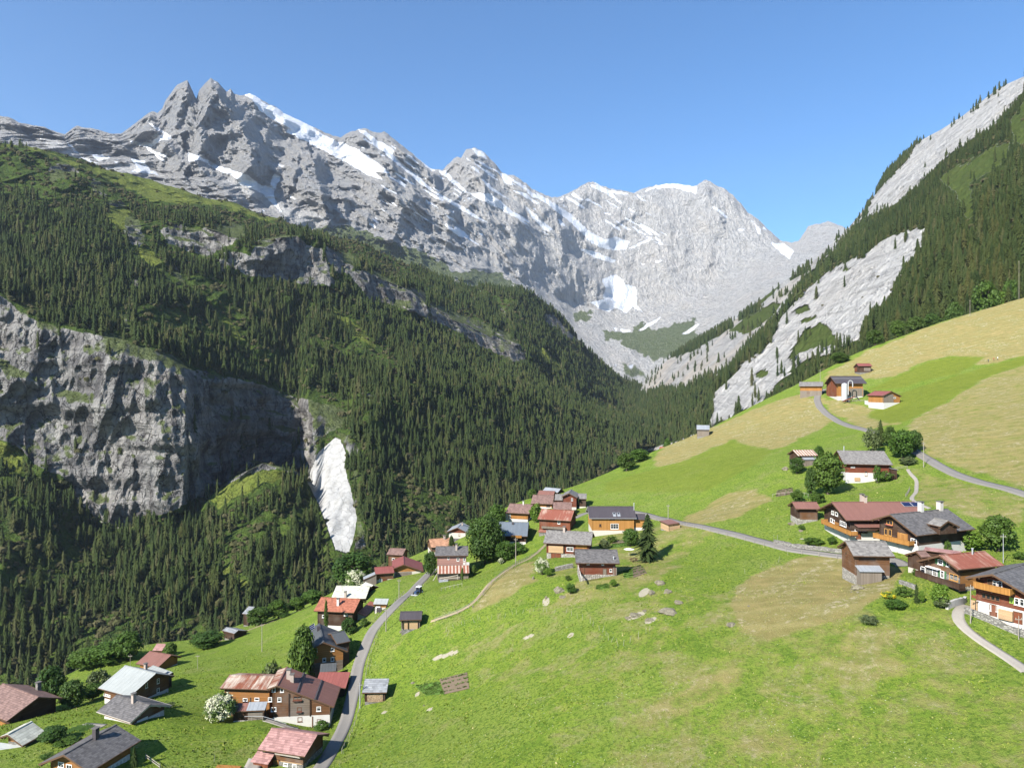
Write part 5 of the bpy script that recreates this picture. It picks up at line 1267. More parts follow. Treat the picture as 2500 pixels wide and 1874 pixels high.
    def door(s, wn, x, y, w, h, mat='dark', px=True):
        u, z = s.on(wn, x, y); mx, my = s.pxm(wn); ww, hh = (w * mx, h * my) if px else (w, h)
        o, uu, n = s.frame(wn)
        def P(a, d, c_): v = o + uu * a + n * d; return (v.x, v.y, c_)
        def bx(b, a0, a1, d0, d1, z0, z1, m=0): b.hexa([P(a0, d0, z0), P(a1, d0, z0), P(a1, d1, z0), P(a0, d1, z0), P(a0, d0, z1), P(a1, d0, z1), P(a1, d1, z1), P(a0, d1, z1)], m)
        b = MB(); bx(b, u - ww / 2, u + ww / 2, -.05, .055, z - hh / 2, z + hh / 2)
        d = b.build('door', MAT[mat] if isinstance(mat, str) else mat, s.t)
        b = MB()
        for a in (-1, 1): bx(b, u + a * (ww / 2 + .05) - .05, u + a * (ww / 2 + .05) + .05, -.02, .09, z - hh / 2, z + hh / 2)
        bx(b, u - ww / 2 - .1, u + ww / 2 + .1, -.02, .09, z + hh / 2, z + hh / 2 + .1); b.build('door_frame', M_fascia, d)
        return d
    def panel(s, wn, x0, y0, x1, y1, mat, name='panel', out=.05, d0=-.03):
        """a boarded or plastered field on a wall between two picture corners"""
        ua, za = s.on(wn, x0, y0); ub, zb_ = s.on(wn, x1, y1)
        o, uu, n = s.frame(wn)
        def P(a, d, c_): v = o + uu * a + n * d; return (v.x, v.y, c_)
        a0, a1 = min(ua, ub), max(ua, ub); z0, z1 = min(za, zb_), max(za, zb_)
        b = MB(); b.hexa([P(a0, d0, z0), P(a1, d0, z0), P(a1, out, z0), P(a0, out, z0), P(a0, d0, z1), P(a1, d0, z1), P(a1, out, z1), P(a0, out, z1)])
        return b.build(name, MAT[mat] if isinstance(mat, str) else mat, s.t)
    def balcony(s, wn, x0, y0, x1, y1, depth=1.2, rail=.95, mat=None, flowers=None, posts=0):
        """x0,y0 / x1,y1: bottom corners of the railing's outer face"""
        mat = mat or M_balc
        ua, za = s.on(wn, x0, y0, depth); ub, zb_ = s.on(wn, x1, y1, depth); z = (za + zb_) / 2
        a0, a1 = min(ua, ub), max(ua, ub); o, uu, n = s.frame(wn)
        def P(a, d, c_): v = o + uu * a + n * d; return (v.x, v.y, c_)
        def bx(b, p0, p1, d0, d1, z0, z1, m=0): b.hexa([P(p0, d0, z0), P(p1, d0, z0), P(p1, d1, z0), P(p0, d1, z0), P(p0, d0, z1), P(p1, d0, z1), P(p1, d1, z1), P(p0, d1, z1)], m)
        b = MB(); bx(b, a0, a1, .0, depth - .06, z - .02, z + .12)
        k = max(2, int((a1 - a0) / 2.2))
        for i in range(k + 1): c_ = a0 + (a1 - a0 - .16) * i / k; bx(b, c_, c_ + .16, -.1, depth - .1, z - .2, z - .021)
        fl = b.build('balcony', MAT['dark'], s.t)
        b = MB()
        n_ = int((a1 - a0) / .17)
        for i in range(n_):
            c_ = a0 + (a1 - a0) * i / n_; bx(b, c_, c_ + (a1 - a0) / n_ * .9, depth - .05 - .008 * (i % 2), depth - .01, z + .02, z + rail - .05)
        for dd in (a0, a1 - .05):
            m_ = int(depth / .17)
            for i in range(m_): bx(b, dd, dd + .05, i * depth / m_, (i + .9) * depth / m_, z + .02, z + rail - .05)
        b.build('railing', mat, fl)
        b = MB(); bx(b, a0 - .03, a1 + .03, depth - .1, depth + .04, z + rail - .049, z + rail + .03); b.build('handrail', mat, fl)
        if flowers:
            q = MB()
            bx(q, a0 + .1, a1 - .1, depth, depth + .2, z + rail - .22, z + rail - .08)
            for i in range(int((a1 - a0) / .2)):
                if random.random() < .5: c_ = a0 + .1 + .2 * i; bx(q, c_, min(c_ + .18, a1 - .1), depth + .01, depth + .2, z + rail - .15, z + rail + random.uniform(-.04, .1))
            q.build('flowers', flowers, fl)
        return z
    def chimney(s, x, y, h=1.3, w=.6, side='A', mat=None, cap=True, steel=False):
        p = s.on_roof(x, y, side); b = MB()
        if steel:
            b.tube([(p.x, p.y, p.z - .4), (p.x, p.y, p.z + h)], .12, 8)
            b.tube([(p.x, p.y, p.z + h), (p.x, p.y, p.z + h + .15)], [.2, .16], 8); b.build('chimney', M_metalgrey, s.roof if not s.sub else s.t); return
        b.box(p.x - w / 2, p.x + w / 2, p.y - w / 2, p.y + w / 2, p.z - .6, p.z + h)
        if cap:
            for a in (-1, 1): b.box(p.x + a * (w / 2 - .06) - .05, p.x + a * (w / 2 - .06) + .05, p.y - w / 2, p.y + w / 2, p.z + h + .002, p.z + h + .3)
            b.box(p.x - w / 2 - .12, p.x + w / 2 + .12, p.y - w / 2 - .12, p.y + w / 2 + .12, p.z + h + .302, p.z + h + .4, 1)
        b.build('chimney', [mat or M_chim, M_chimcap], s.roof if not s.sub else s.t)
    def box_annex(s, wn, x0, x1, ytop, depth, drop=.5, wall='old', roof='r_brown', name='annex', over=.3, zbot=None, fascia=None):
        """lean-to against a wall: roof leaves the wall at picture height ytop between picture columns x0..x1"""
        ua, z = s.on(wn, x0, ytop); ub, _ = s.on(wn, x1, ytop); a0, a1 = min(ua, ub), max(ua, ub)
        o, uu, n = s.frame(wn)
        def P(a, d, c_): v = o + uu * a + n * d; return (v.x, v.y, c_)
        zl = s.zbl if zbot is None else zbot
        b = MB(); zf = z - drop * (depth) / (depth + over)
        b.hexa([P(a0 + over, -.02, zl), P(a1 - over, -.02, zl), P(a1 - over, depth, zl), P(a0 + over, depth, zl), P(a0 + over, -.02, z - .14), P(a1 - over, -.02, z - .14), P(a1 - over, depth, zf - .14), P(a0 + over, depth, zf - .14)])
        w_ = b.build(name, MAT[wall], s.t)
        b = MB(); b.hexa([P(a0, -.02, z - .12), P(a1, -.02, z - .12), P(a1, depth + over, z - drop - .12), P(a0, depth + over, z - drop - .12), P(a0, -.02, z), P(a1, -.02, z), P(a1, depth + over, z - drop), P(a0, depth + over, z - drop)])
        b.build(name + '_roof', MAT[roof], w_)
        return w_
    def solar(s, x, y, w, h, n=2, side='A'):
        p = s.on_roof(x, y, side); sg = -1 if side == 'A' else 1; sl = (s.ha / s.wa if side == 'A' else s.hb / s.wb)
        nv = Vector((0, sg * sl, 1)).normalized(); dn = Vector((0, sg, -sl)).normalized()
        for i in range(n):
            b = MB(); c0 = p + Vector((i * (w + .1), 0, 0)) + nv * .1
            def q(a, d_, up): v = c0 + Vector((a, 0, 0)) + dn * d_ + nv * up; return tuple(v)
            b.hexa([q(0, 0, 0), q(0, h, 0), q(w, h, 0), q(w, 0, 0), q(0, 0, .07), q(0, h, .07), q(w, h, .07), q(w, 0, .07)])
            f = b.build('solar_panel', M_metalgrey, s.t)
            b = MB(); b.hexa([q(.06, .06, .06), q(.06, h - .06, .06), q(w - .06, h - .06, .06), q(w - .06, .06, .06), q(.06, .06, .076), q(.06, h - .06, .076), q(w - .06, h - .06, .076), q(w - .06, .06, .076)]); b.build('pane', M_solar, f)
HOUSES = []
# ================================================================ the village, house by house
# --- lower lane
h = House('barn', 'barn', 'old barn with a faded pink roof in the nearest bend of the lane', cM, 118, dict(R0=(715, 985), R1=(1290, 1070), A0=(550, 1250), A1=(1120, 1325), B1=(1430, 1055)), 'old', 'r_pink', ('stone', .6), oe=.9, og=.9)
h.panel('A', 830, 1385, 1090, 1600, 'straw', 'timber_field', .04)
h.window('A', 895, 1432, 50, 40, 'white'); h.window('A', 1000, 1455, 50, 60, 'white'); h.door('A', 775, 1440, 60, 130, 'amberv')
h.box_annex('A', 545, 760, 1265, 1.6, .75, 'redv', 'r_pink', 'lean_to')
b = MB(); 
for i in range(7):
    z0 = h.za - .35 - .12 * (i // 2); y0 = -h.ya - .35 - .22 * (i % 3); b.bar((h.x0 + 2.3, y0, z0), (h.x1 - .1 + .1 * (i % 2), y0 - .05, z0 - .02), .18, .07)
b.build('stored_boards', M_fasciaL, h.t)

h = House('chalet', 'house', 'large timber chalet with long brown roof, white basement and two chimneys beside the lane', cM, 137, dict(R0=(795, 458), R1=(905, 232), A0=(1480, 735), A1=(1560, 480), B0=(665, 500)), 'old', 'r_brown', ('white', ('0', 1060, 838)), oe=.9, og=.85, roof2='r_rust', sym=9, pitch=.40)
H_CH = h
for (x, y, w_, h_) in ((700, 635, 46, 52), (815, 635, 46, 52), (745, 515, 40, 50), (848, 520, 40, 50), (1298, 750, 52, 56), (745, 755, 62, 50)): h.window('0', x, y, w_, h_)
h.window('0', 1035, 615, 96, 50, 'brown', box=M_flow); h.window('0', 1060, 755, 52, 50, 'brown', box=M_flow); h.window('0', 1068, 880, 56, 56, 'brown'); h.window('0', 1300, 895, 46, 40, 'brown')
h.panel('0', 935, 620, 1190, 838, 'greyh', 'weathered_wall', .03)
for xx in ((925, 560, 940, 838), (1188, 645, 1200, 838)): h.panel('0', *xx, 'dark', 'corner_post', .16)
h.panel('0', 1216, 842, 1226, 985, M_framebrown, 'downpipe', .14)
h.chimney(930, 385, 1.6, .75); h.chimney(972, 418, 1.2, .65)
b = MB()
for (xa, ya, xb, yb) in ((1115, 312, 1030, 548), (1335, 402, 1250, 638)):
    p0 = h.on_roof(xa, ya); p1 = h.on_roof(xb, yb); b.bar((p0.x, p0.y, p0.z + .06), (p1.x, p1.y, p1.z + .06), .28, .2)
b.build('roof_batten', MAT['r_dark'], h.roof)
w2 = House('wing', None, None, cM, 139, dict(R0=(185, 352), R1=(840, 352), A0=(100, 498), A1=(665, 500)), 'amber', 'r_rust', None, parent=h, og=.6, oe=.9, pitch=.3)
for (x, y, w_, h_) in ((397, 637, 54, 36), (540, 630, 54, 36)): w2.window('A', x, y, w_, h_)
w2.panel('A', 455, 610, 468, 668, 'dark', 'slot', .05)
w3 = House('rear_shed', None, None, cM, 147, dict(R0=(1310, 297), R1=(1685, 307), A1=(1630, 486)), 'dark', 'r_red', ('stone', .5), parent=h, mono=True, og=.5, oe=.5, pitch=.4, wpr=4.5)
s4 = House('woodshed', 'shed', 'low lean-to shed, half brown and half zinc roof, in front of the rusty wing', cM, 133, dict(R0=(250, 672), R1=(660, 668), A0=(232, 780), A1=(640, 775)), 'darkv', 'r_brown', ('dirty', .1), mono=True, og=.35, oe=.35, pitch=.3)
p0 = s4.on_roof(438, 690); b = MB(); zt_ = s4.zr - s4.oz
b.hexa([(p0.x, -s4.wa - .05, zt_ - s4.ha + .03), (s4.L / 2 + .05, -s4.wa - .05, zt_ - s4.ha + .03), (s4.L / 2 + .05, .05, zt_ + .03), (p0.x, .05, zt_ + .03), (p0.x, -s4.wa - .05, zt_ - s4.ha + .08), (s4.L / 2 + .05, -s4.wa - .05, zt_ - s4.ha + .08), (s4.L / 2 + .05, .05, zt_ + .08), (p0.x, .05, zt_ + .08)])
b.build('zinc_sheet', MAT['r_zinc'], s4.roof); s4.panel('A', 430, 790, 610, 890, 'greyw', 'board_front', .08)

h = House('woodshed', 'shed', 'small woodshed with grey roof and stacked firewood on the meadow side of the lane', cM, 140, dict(R0=(1862, 377), R1=(2160, 380), A0=(1832, 549), A1=(2133, 551)), 'darkv', 'r_grey', ('stone', .3), mono=True, og=.5, oe=.55, pitch=.42)
h.panel('A', 1895, 568, 2085, 662, 'firewood', 'firewood', .14)

h = House('chalet', 'house', 'tall amber chalet with slate grey metal roof and solar collectors beside the lane', cN, 158, dict(R0=(400, 1215), R1=(365, 955), A0=(795, 1375), A1=(640, 1060)), 'amber', 'r_anth', ('greyh', 1.8), og=1.0, oe=1.0, pitch=.5, L0=12, yaw0=99)
for (x, y, w_, h_) in ((545, 1328, 48, 50), (543, 1468, 48, 56), (425, 1478, 48, 56), (305, 1340, 40, 50)): h.window('0', x, y, w_, h_, 'white')
h.chimney(342, 1050, .9, .7, 'B', MAT['r_dark'], cap=False)
p = h.on_roof(180, 1160, 'B'); h.solar(300, 1030, 1.1, 2.4, 3, 'B')
w2 = House('cross_wing', None, None, cN, 157, dict(R0=(480, 1088), R1=(752, 1075), A0=(640, 1228), A1=(775, 1222)), 'dark', 'r_anth', None, parent=h, og=.3, oe=.3, pitch=.3)
w3 = House('porch', None, None, cN, 150, dict(R0=(380, 1530), R1=(590, 1525), A0=(350, 1650), A1=(610, 1648)), 'darkv', 'r_anth', None, parent=h, mono=True, og=.2, oe=.3, pitch=.35)

h = House('house', 'house', 'house with a bright brick red roof and white chimney below the lane', cN, 187, dict(R0=(370, 572), R1=(950, 600), A0=(280, 765), A1=(850, 805)), 'dark', 'r_brick', ('white', 1.6), og=.8, oe=.9)
h.chimney(625, 690, 1.5, .6, mat=MAT['white'])
h.window('A', 420, 850, 50, 40); h.window('A', 735, 825, 46, 36)
h.box_annex('1', 900, 1090, 800, 2.2, .8, 'dirty', 'r_brick', 'porch')
h = House('house', 'house', 'house with a wide cream metal roof behind the brick red one', cN, 206, dict(R0=(600, 402), R1=(1075, 420), A0=(527, 572), A1=(1035, 610)), 'dark', 'r_cream', ('white', 1.2), og=.7, oe=.8)
h.chimney(732, 575, 1.3, .6); h.window('1', 1090, 560, 20, 30)
w2 = House('wing', None, None, cN, 210, dict(R0=(1030, 362), R1=(1122, 402), A0=(925, 412), A1=(1060, 460)), 'dark', 'r_cream', None, parent=h, og=.4, oe=.4)
h = House('shed', 'shed', 'tiny shed with pale roof and white door between red house and lane', cN, 181, dict(R0=(1160, 590), R1=(1355, 596), A0=(1130, 672), A1=(1335, 681)), 'amberv', 'r_white', ('dirty', .9), mono=True, og=.45, oe=.4)
h.door('A', 1200, 735, 70, 60, M_frame)
h = House('barn', 'barn', 'wide barn with a bright red metal roof and amber gable beside the lane', cN, 224, dict(R0=(1565, 90), R1=(1556, 12), A0=(1870, 190), B0=(1410, 150)), 'amberv', 'r_red', ('dirty', 1.1), og=1.0, oe=.6, L0=11, pitch=.40, yaw0=94)
h.panel('0', 1450, 215, 1690, 310, 'greyw', 'board_wall', .06)
h.box_annex('0', 1415, 1620, 305, 1.6, .35, 'dark', 'greyw', 'open_shelf', zbot=None)
w2 = House('wing', None, None, cN, 219, dict(R0=(1150, 140), R1=(1420, 128), A0=(1160, 238), A1=(1440, 222)), 'old', 'r_red', ('dirty', .6), parent=h, og=.3, oe=.6, pitch=.4)
w2.window('A', 1240, 330, 36, 44); w2.door('A', 1300, 345, 60, 60, 'red'); 
w3 = House('side_shed', None, None, cN, 216, dict(R0=(1150, 198), R1=(1168, 240), A0=(1000, 290), A1=(984, 322)), 'greyw', 'r_zinc', None, parent=h, og=.2, oe=.2, mono=True, pitch=.35)
h = House('hut', 'hut', 'small brown roofed hut behind the red barn at the forest edge', c2, 238, dict(R0=(1305, 105), R1=(1420, 112), A0=(1282, 150), A1=(1395, 160), B1=(1440, 130)), 'old', 'r_brown2', ('dirty', .8), og=.6, oe=.6)
h.window('A', 1330, 185, 18, 14)

h = House('house', 'house', 'pale pink boarded house with dark shingle roof above a rusty striped lean-to', cO, 209, dict(R0=(150, 840), R1=(545, 851), A0=(103, 966), A1=(597, 977)), 'pink', 'r_shingle', ('greyw', ('A', 350, 1098)), og=.7, oe=.75)
for (x, y, w_, h_) in ((302, 1006, 24, 34), (432, 1018, 34, 50), (517, 1022, 32, 40)): h.window('A', x, y, w_, h_)
h.chimney(410, 895, 1.5, .55)
h.panel('A', 500, 1060, 585, 1098, 'white', 'white_field', .06)
s2 = House('lean_to', 'shed', 'open timber shed under a rust striped roof propped on poles below the pink house', cO, 204, dict(R0=(152, 1106), R1=(580, 1102), A0=(156, 1215), A1=(583, 1204)), 'greyw', 'r_stripe', None, mono=True, og=.3, oe=.8, pitch=.4)
s2.box_annex('A', 175, 300, 1290, 2.0, .4, 'dirty', 'r_zinc', 'box', zbot=None)
b = MB()
for (x, y, x2, y2) in ((430, 1215, 425, 1290), (150, 1215, 95, 1310), (180, 1280, 430, 1235), (240, 1290, 460, 1265)):
    u, z = s2.on('A', x, y, .6); u2, z2 = s2.on('A', x2, y2, .8); b.bar((u, -s2.ya - .6, z), (u2, -s2.ya - .8, z2), .14)
b.build('prop', M_fasciaL, s2.t)

h = House('house', 'house', 'low house with a worn orange slab roof half hidden by the big maple', cO, 243, dict(R0=(45, 735), R1=(330, 748), A0=(62, 848), A1=(400, 850)), 'old', 'r_orange', ('dirty', .8), og=.4, oe=.5)
h.chimney(248, 748, 1.0, .6)
h = House('chalet', 'house', 'red brown chalet with a silvery roof facing the village over the orange roof', cO, 256, dict(R0=(430, 580), R1=(490, 511), A0=(555, 670), B0=(280, 655), A1=(630, 600)), 'red', 'r_zinc', ('dirty', .8), og=.9, oe=.7)
h.window('0', 450, 690, 22, 34, 'brown'); h.chimney(490, 560, .6, .5, 'A')
h.box_annex('0', 350, 520, 735, 2.4, .9, 'dark', 'r_shingle', 'porch')
h = House('house', 'house', 'house with a smooth blue grey metal roof right of the big maple', cO, 226, dict(R0=(962, 516), R1=(1386, 520), A1=(1370, 713), A0=(930, 700)), 'dark', 'r_blue', ('white', 2.2), og=.6, oe=.8)
h.chimney(1172, 548, .6, .6, mat=MAT['r_dark'], cap=False); h.balcony('A', 1145, 735, 1290, 735, 1.0, .8)
h = House('house', 'house', 'house with a plain brown roof and orange front at the upper forest edge', cO, 246, dict(R0=(1130, 268), R1=(1445, 282), A0=(1075, 390), A1=(1392, 406)), 'amber', 'r_brown2', ('white', ('A', 1260, 480)), og=.8, oe=1.0)
h.panel('A', 1075, 400, 1145, 500, 'dirty', 'plaster_wall', .08); h.panel('A', 1155, 438, 1362, 475, 'amberv', 'board_front', .06); h.chimney(1315, 282, 1.0, .45, mat=MAT['white'])
# --- roofs of the upper cluster
h = House('barn', 'barn', 'barn with a silvery metal roof, topmost of the cluster at the meadow ridge', cO, 288, dict(R0=(1600, 50), R1=(1822, 62), A0=(1580, 92), A1=(1775, 132), B1=(1870, 105)), 'dark', 'r_zinc', ('stone', .5), og=.5, oe=.6)
h = House('house', 'house', 'house with a reddish brown roof in front of the silvery ridge barn', cO, 277, dict(R0=(1520, 90), R1=(1738, 106), A0=(1510, 145), A1=(1725, 155), B1=(1765, 122)), 'red', 'r_brown', ('dirty', .8), og=.5, oe=.6)
h = House('house', 'house', 'long house with a broad dull brown roof left of the red gable chalet', cO, 264, dict(R0=(1442, 150), R1=(1735, 156), A0=(1417, 262), A1=(1708, 282)), 'amber', 'r_brown2', ('white', .9), og=.5, oe=.7)
h.window('A', 1650, 305, 50, 20, 'brown')
h = House('chalet', 'house', 'red gabled chalet with a grey cross roof beside the green ridge', cO, 256, dict(R0=(1925, 130), R1=(1962, 76), A0=(2045, 190), B0=(1835, 170)), 'red', 'r_slate', ('dirty', .6), og=.9, oe=.5, L0=9, pitch=.5)
h.window('0', 1972, 214, 22, 34); h.window('0', 1912, 150, 12, 14)
w2 = House('wing', None, None, cO, 256, dict(R0=(2060, 135), R1=(2165, 135), A0=(2050, 206), A1=(2172, 204)), 'darkv', 'r_slate', ('dirty', .5), parent=h, og=.3, oe=.5)
w3 = House('side_wing', None, None, cO, 257, dict(R0=(1750, 142), R1=(1850, 142), A0=(1732, 222), A1=(1846, 226)), 'red', 'r_slate', None, parent=h, og=.2, oe=.4)
h = House('shed', 'shed', 'lower shed with brown roof between the red gabled chalet and the brick red roof', cO, 246, dict(R0=(1730, 262), R1=(1965, 240), A0=(1700, 345), A1=(1972, 348)), 'dark', 'r_brown2', ('dirty', .5), og=.3, oe=.4)
h = House('chalet', 'house', 'dark red log chalet with a worn brick red metal roof and open gallery', cO, 226, dict(R0=(1542, 350), R1=(2025, 356), A0=(1520, 484), A1=(1935, 494)), 'redv', 'r_rust2', ('stone', .8), og=.5, oe=.9, pitch=.45)
h.window('A', 1795, 523, 34, 42); h.balcony('A', 1560, 612, 1880, 614, 1.0, .7, MAT['greyw'])
h.box_annex('A', 1530, 1640, 615, 1.6, .4, 'stone', 'r_rust2', 'porch')
h = House('chalet', 'house', 'long log chalet with stacked timber front under a pale grey shingle roof with ridge cap', cQ, 183, dict(R0=(85, 632), R1=(785, 668), A0=(40, 825), A1=(755, 862)), 'red', 'r_slate', ('lightstone', ('A', 300, 985)), og=.8, oe=.9)
h.panel('A', 120, 865, 340, 978, 'straw', 'timber_stack', .35); h.window('A', 440, 920, 100, 60); h.panel('A', 525, 858, 697, 915, 'amberv', 'board_front', .1)
h.door('A', 188, 1018, 55, 80, 'redv'); h.door('A', 262, 1018, 75, 70, 'redv'); h.chimney(352, 660, 1.1, .55)
h.panel('A', 345, 850, 358, 985, 'dark', 'corner_post', .2)
h = House('house', 'house', 'modern house with bright orange boards, dark roof and two skylights', cQ, 212, dict(R0=(690, 277), R1=(1395, 283), A0=(740, 455)), 'orange', 'r_dark', ('dirty', ('A', 900, 640)), og=.9, oe=.6, pitch=.45, yaw0=-3, fascia=M_metalgrey)
h.window('A', 893, 563, 28, 40, 'brown'); h.window('A', 1108, 578, 118, 80); h.panel('A', 1040, 465, 1112, 490, MAT['dark'], 'vent_slot', .05)
for (x, y) in ((1105, 405), (1170, 405)):
    p = h.on_roof(x, y); b = MB(); sl = h.ha / h.wa
    b.hexa([(p.x - .45, p.y - .9, p.z - .9 * sl + .02), (p.x + .45, p.y - .9, p.z - .9 * sl + .02), (p.x + .45, p.y + .9, p.z + .9 * sl + .02), (p.x - .45, p.y + .9, p.z + .9 * sl + .02), (p.x - .45, p.y - .9, p.z - .9 * sl + .12), (p.x + .45, p.y - .9, p.z - .9 * sl + .12), (p.x + .45, p.y + .9, p.z + .9 * sl + .12), (p.x - .45, p.y + .9, p.z + .9 * sl + .12)]); k_ = b.build('skylight', MAT['r_zinc'], h.t)
    b = MB(); b.hexa([(p.x - .3, p.y + .1, p.z + .1 * sl + .1), (p.x + .3, p.y + .1, p.z + .1 * sl + .1), (p.x + .3, p.y + .75, p.z + .75 * sl + .1), (p.x - .3, p.y + .75, p.z + .75 * sl + .1), (p.x - .3, p.y + .1, p.z + .1 * sl + .135), (p.x + .3, p.y + .1, p.z + .1 * sl + .135), (p.x + .3, p.y + .75, p.z + .75 * sl + .135), (p.x - .3, p.y + .75, p.z + .75 * sl + .135)]); b.build('pane', M_glass, k_)
h.chimney(1400, 335, 2.0, .3, steel=True)
w2 = House('garage_wing', None, None, cQ, 210, dict(R0=(1232, 392), R1=(1590, 396), A0=(1296, 475), A1=(1558, 478)), 'orange', 'r_dark', ('white', 1.0), parent=h, og=.2, oe=.35)
h = House('chalet', 'house', 'dark red log chalet with a grey shingle roof and stone terrace in the middle meadow', cQ, 154, dict(R0=(510, 926), R1=(1145, 930), A0=(525, 1126), A1=(1190, 1132)), 'red', 'r_shingle', ('lightstone', ('A', 800, 1300)), og=.9, oe=1.1)
h.door('A', 960, 1260, 46, 85, 'greyw'); h.window('A', 1052, 1238, 36, 44); h.window('A', 712, 1140, 40, 22); h.window('A', 932, 1148, 34, 22)
h.panel('0', 560, 1180, 610, 1330, 'white', 'plaster_wall', .05); h.panel('A', 640, 1130, 655, 1300, M_framebrown, 'corner_post', .12); h.panel('A', 1085, 1180, 1140, 1310, 'greyw', 'shed_door', .06)
h.chimney(1095, 1075, .5, .25, steel=True)
b = MB(); 
for i in range(9):
    u, z = h.on('A', 640 + i * 30, 1390 - i * 5, 1.5); b.bar((u, -h.ya - 1.5, z - .2), (u, -h.ya - 1.5, z + .9), .07)
u0, z0 = h.on('A', 640, 1390, 1.5); u1, z1 = h.on('A', 880, 1350, 1.5)
for dz in (.45, .88): b.bar((u0, -h.ya - 1.5, z0 + dz), (u1, -h.ya - 1.5, z1 + dz), .06)
b.build('terrace_railing', MAT['greyw'], h.t)
h = House('shed', 'shed', 'small shed with a flat red roof and firewood end beside the upper lane', cQ, 189, dict(R0=(1960, 478), R1=(2070, 530), A0=(1770, 490), A1=(1925, 542)), 'straw', 'r_brown', ('stone', .2), mono=True, og=.3, oe=.3, pitch=.15, sym=3)
h = House('hay_barn', 'barn', 'tiny log hay barn with a dark roof standing alone in the meadow below the footpath', cN, 158, dict(R0=(1520, 780), R1=(1842, 782), A0=(1510, 902), A1=(1830, 896)), 'greyh', 'r_dark', ('stone', .7), og=.5, oe=.7, pitch=.4)
h.panel('A', 1560, 930, 1785, 1030, 'straw', 'pale_logs', .05)
b = MB()
for xx in (1560, 1635, 1780): 
    u, z = h.on('A', xx, 920, .2); b.bar((u, -h.ya - .2, z), (u, -h.ya - .2, z - 1.8), .14)
b.build('post', MAT['dark'], h.t)

# --- eastern group
h = House('log_store', 'barn', 'small dark log store with brown metal roof, left end of the eastern chalets', cR, 164, dict(R0=(140, 108), R1=(435, 110), A0=(205, 183), A1=(440, 187), B0=(93, 137)), 'dark', 'r_brown', ('lightstone', 1.0), og=.6, oe=.6)
h.panel('A', 235, 225, 425, 300, 'old', 'boards', .05)
h = House('chalet', 'house', 'wide chalet with a big brown metal roof and a sunny honey coloured balcony', cR, 150, dict(R0=(580, 108), R1=(1470, 112), A0=(735, 305), B0=(410, 190)), 'dark', 'r_brown', ('white', 2.3), og=1.4, oe=1.0, sym=1.2)
for (x, y, w_, h_) in ((590, 225, 26, 40), (632, 240, 24, 40), (575, 305, 22, 44), (702, 345, 60, 50), (600, 320, 20, 40)): h.window('0', x, y, w_, h_)
h.panel('0', 600, 315, 655, 365, 'amberv', 'door_panel', .06)
h.balcony('0', 462, 352, 780, 462, 1.5, .95)
h.panel('A', 760, 455, 845, 520, 'white', 'plaster_wall', .05); h.door('A', 866, 482, 40, 62, 'redv'); h.window('A', 860, 415, 60, 24, 'white', box=M_flow); h.window('A', 930, 420, 40, 22, 'white', box=M_flow)
h.box_annex('A', 815, 1110, 345, 1.6, .3, 'dark', 'r_brown', 'porch', zbot=2.6)
h.chimney(905, 100, 1.2, .7); h.chimney(938, 112, 1.0, .6); h.solar(1318, 120, 1.9, 1.6, 2)
h = House('chalet', 'house', 'chalet with weathered grey shingles, a small dormer and a long honey balcony', cR, 139, dict(R0=(1185, 215), R1=(1860, 200), A0=(1520, 500), A1=(2100, 385), B0=(1000, 295)), 'dark', 'r_shingle', ('white', 2.2), og=1.5, oe=.9, sym=1.5)
for (x, y, w_, h_) in ((1205, 330, 60, 50), (1165, 430, 30, 70), (1210, 440, 30, 70)): h.window('0', x, y, w_, h_, 'honey', box=M_geran if y < 400 else None)
h.panel('0', 1290, 435, 1400, 530, 'amberv', 'shutter_field', .06); h.window('0', 1345, 488, 50, 76, 'honey'); h.window('0', 1465, 535, 55, 60)
h.balcony('0', 1022, 490, 1412, 590, 1.5, .95)
h.chimney(1540, 205, 1.5, .8, mat=MAT['white']); h.chimney(1745, 190, 1.3, .9, mat=MAT['dirty'])
d2 = House('dormer', None, None, cR, 133.5, dict(R0=(1665, 262), R1=(1850, 318), A0=(1632, 350), A1=(1735, 372), B1=(1965, 378)), 'darkv', 'r_slate', None, parent=h, og=.5, oe=.4, pitch=.4, wall_drop=1.7)
h = House('barn', 'barn', 'dark log barn with grey purple roof on a stone base at the lane fork', cR, 126, dict(R0=(715, 527), R1=(1165, 530), A0=(815, 696), A1=(1255, 692), B0=(638, 590)), 'old', 'r_slate', ('lightstone', 1.0), og=.7, oe=.7, pitch=.5)
h.window('0', 735, 665, 16, 44, 'brown'); h.panel('A', 870, 712, 1050, 745, 'dark', 'loft_opening', .04)
h.box_annex('A', 828, 1090, 790, 1.7, .55, 'greyw', 'r_zinc', 'front_shed')
h = House('chalet', 'house', 'chalet with a rusty red metal roof, dark balcony and green shutters', cT, 117, dict(R0=(1070, 296), R1=(1695, 250), A0=(1325, 496), A1=(1940, 437), B0=(758, 378)), 'old', 'r_rust2', ('stone', 2.2), og=1.2, oe=.8, sym=.8)
h.window('0', 1085, 395, 60, 70, 'white', shut=M_green); h.window('0', 850, 500, 60, 90); h.window('0', 1110, 560, 45, 100, shut=M_green); h.window('0', 1265, 600, 100, 90, 'honey'); h.window('0', 1185, 425, 36, 60); h.window('0', 1010, 535, 60, 100)
h.balcony('0', 740, 600, 1335, 752, 1.3, 1.0, M_balcdark); h.chimney(1515, 290, .9, .4, steel=True)
h.panel('A', 1345, 540, 1700, 700, 'amber', 'log_field', .05); h.panel('0', 920, 450, 1090, 490, M_white, 'awning', .7)
s2 = House('shed', 'shed', 'small dark gabled shed attached uphill of the rusty red chalet', cT, 123, dict(R0=(742, 242), R1=(900, 232), A0=(845, 335), B0=(600, 290), A1=(930, 320)), 'darkv', 'r_brown2', ('dirty', .5), og=.5, oe=.3)
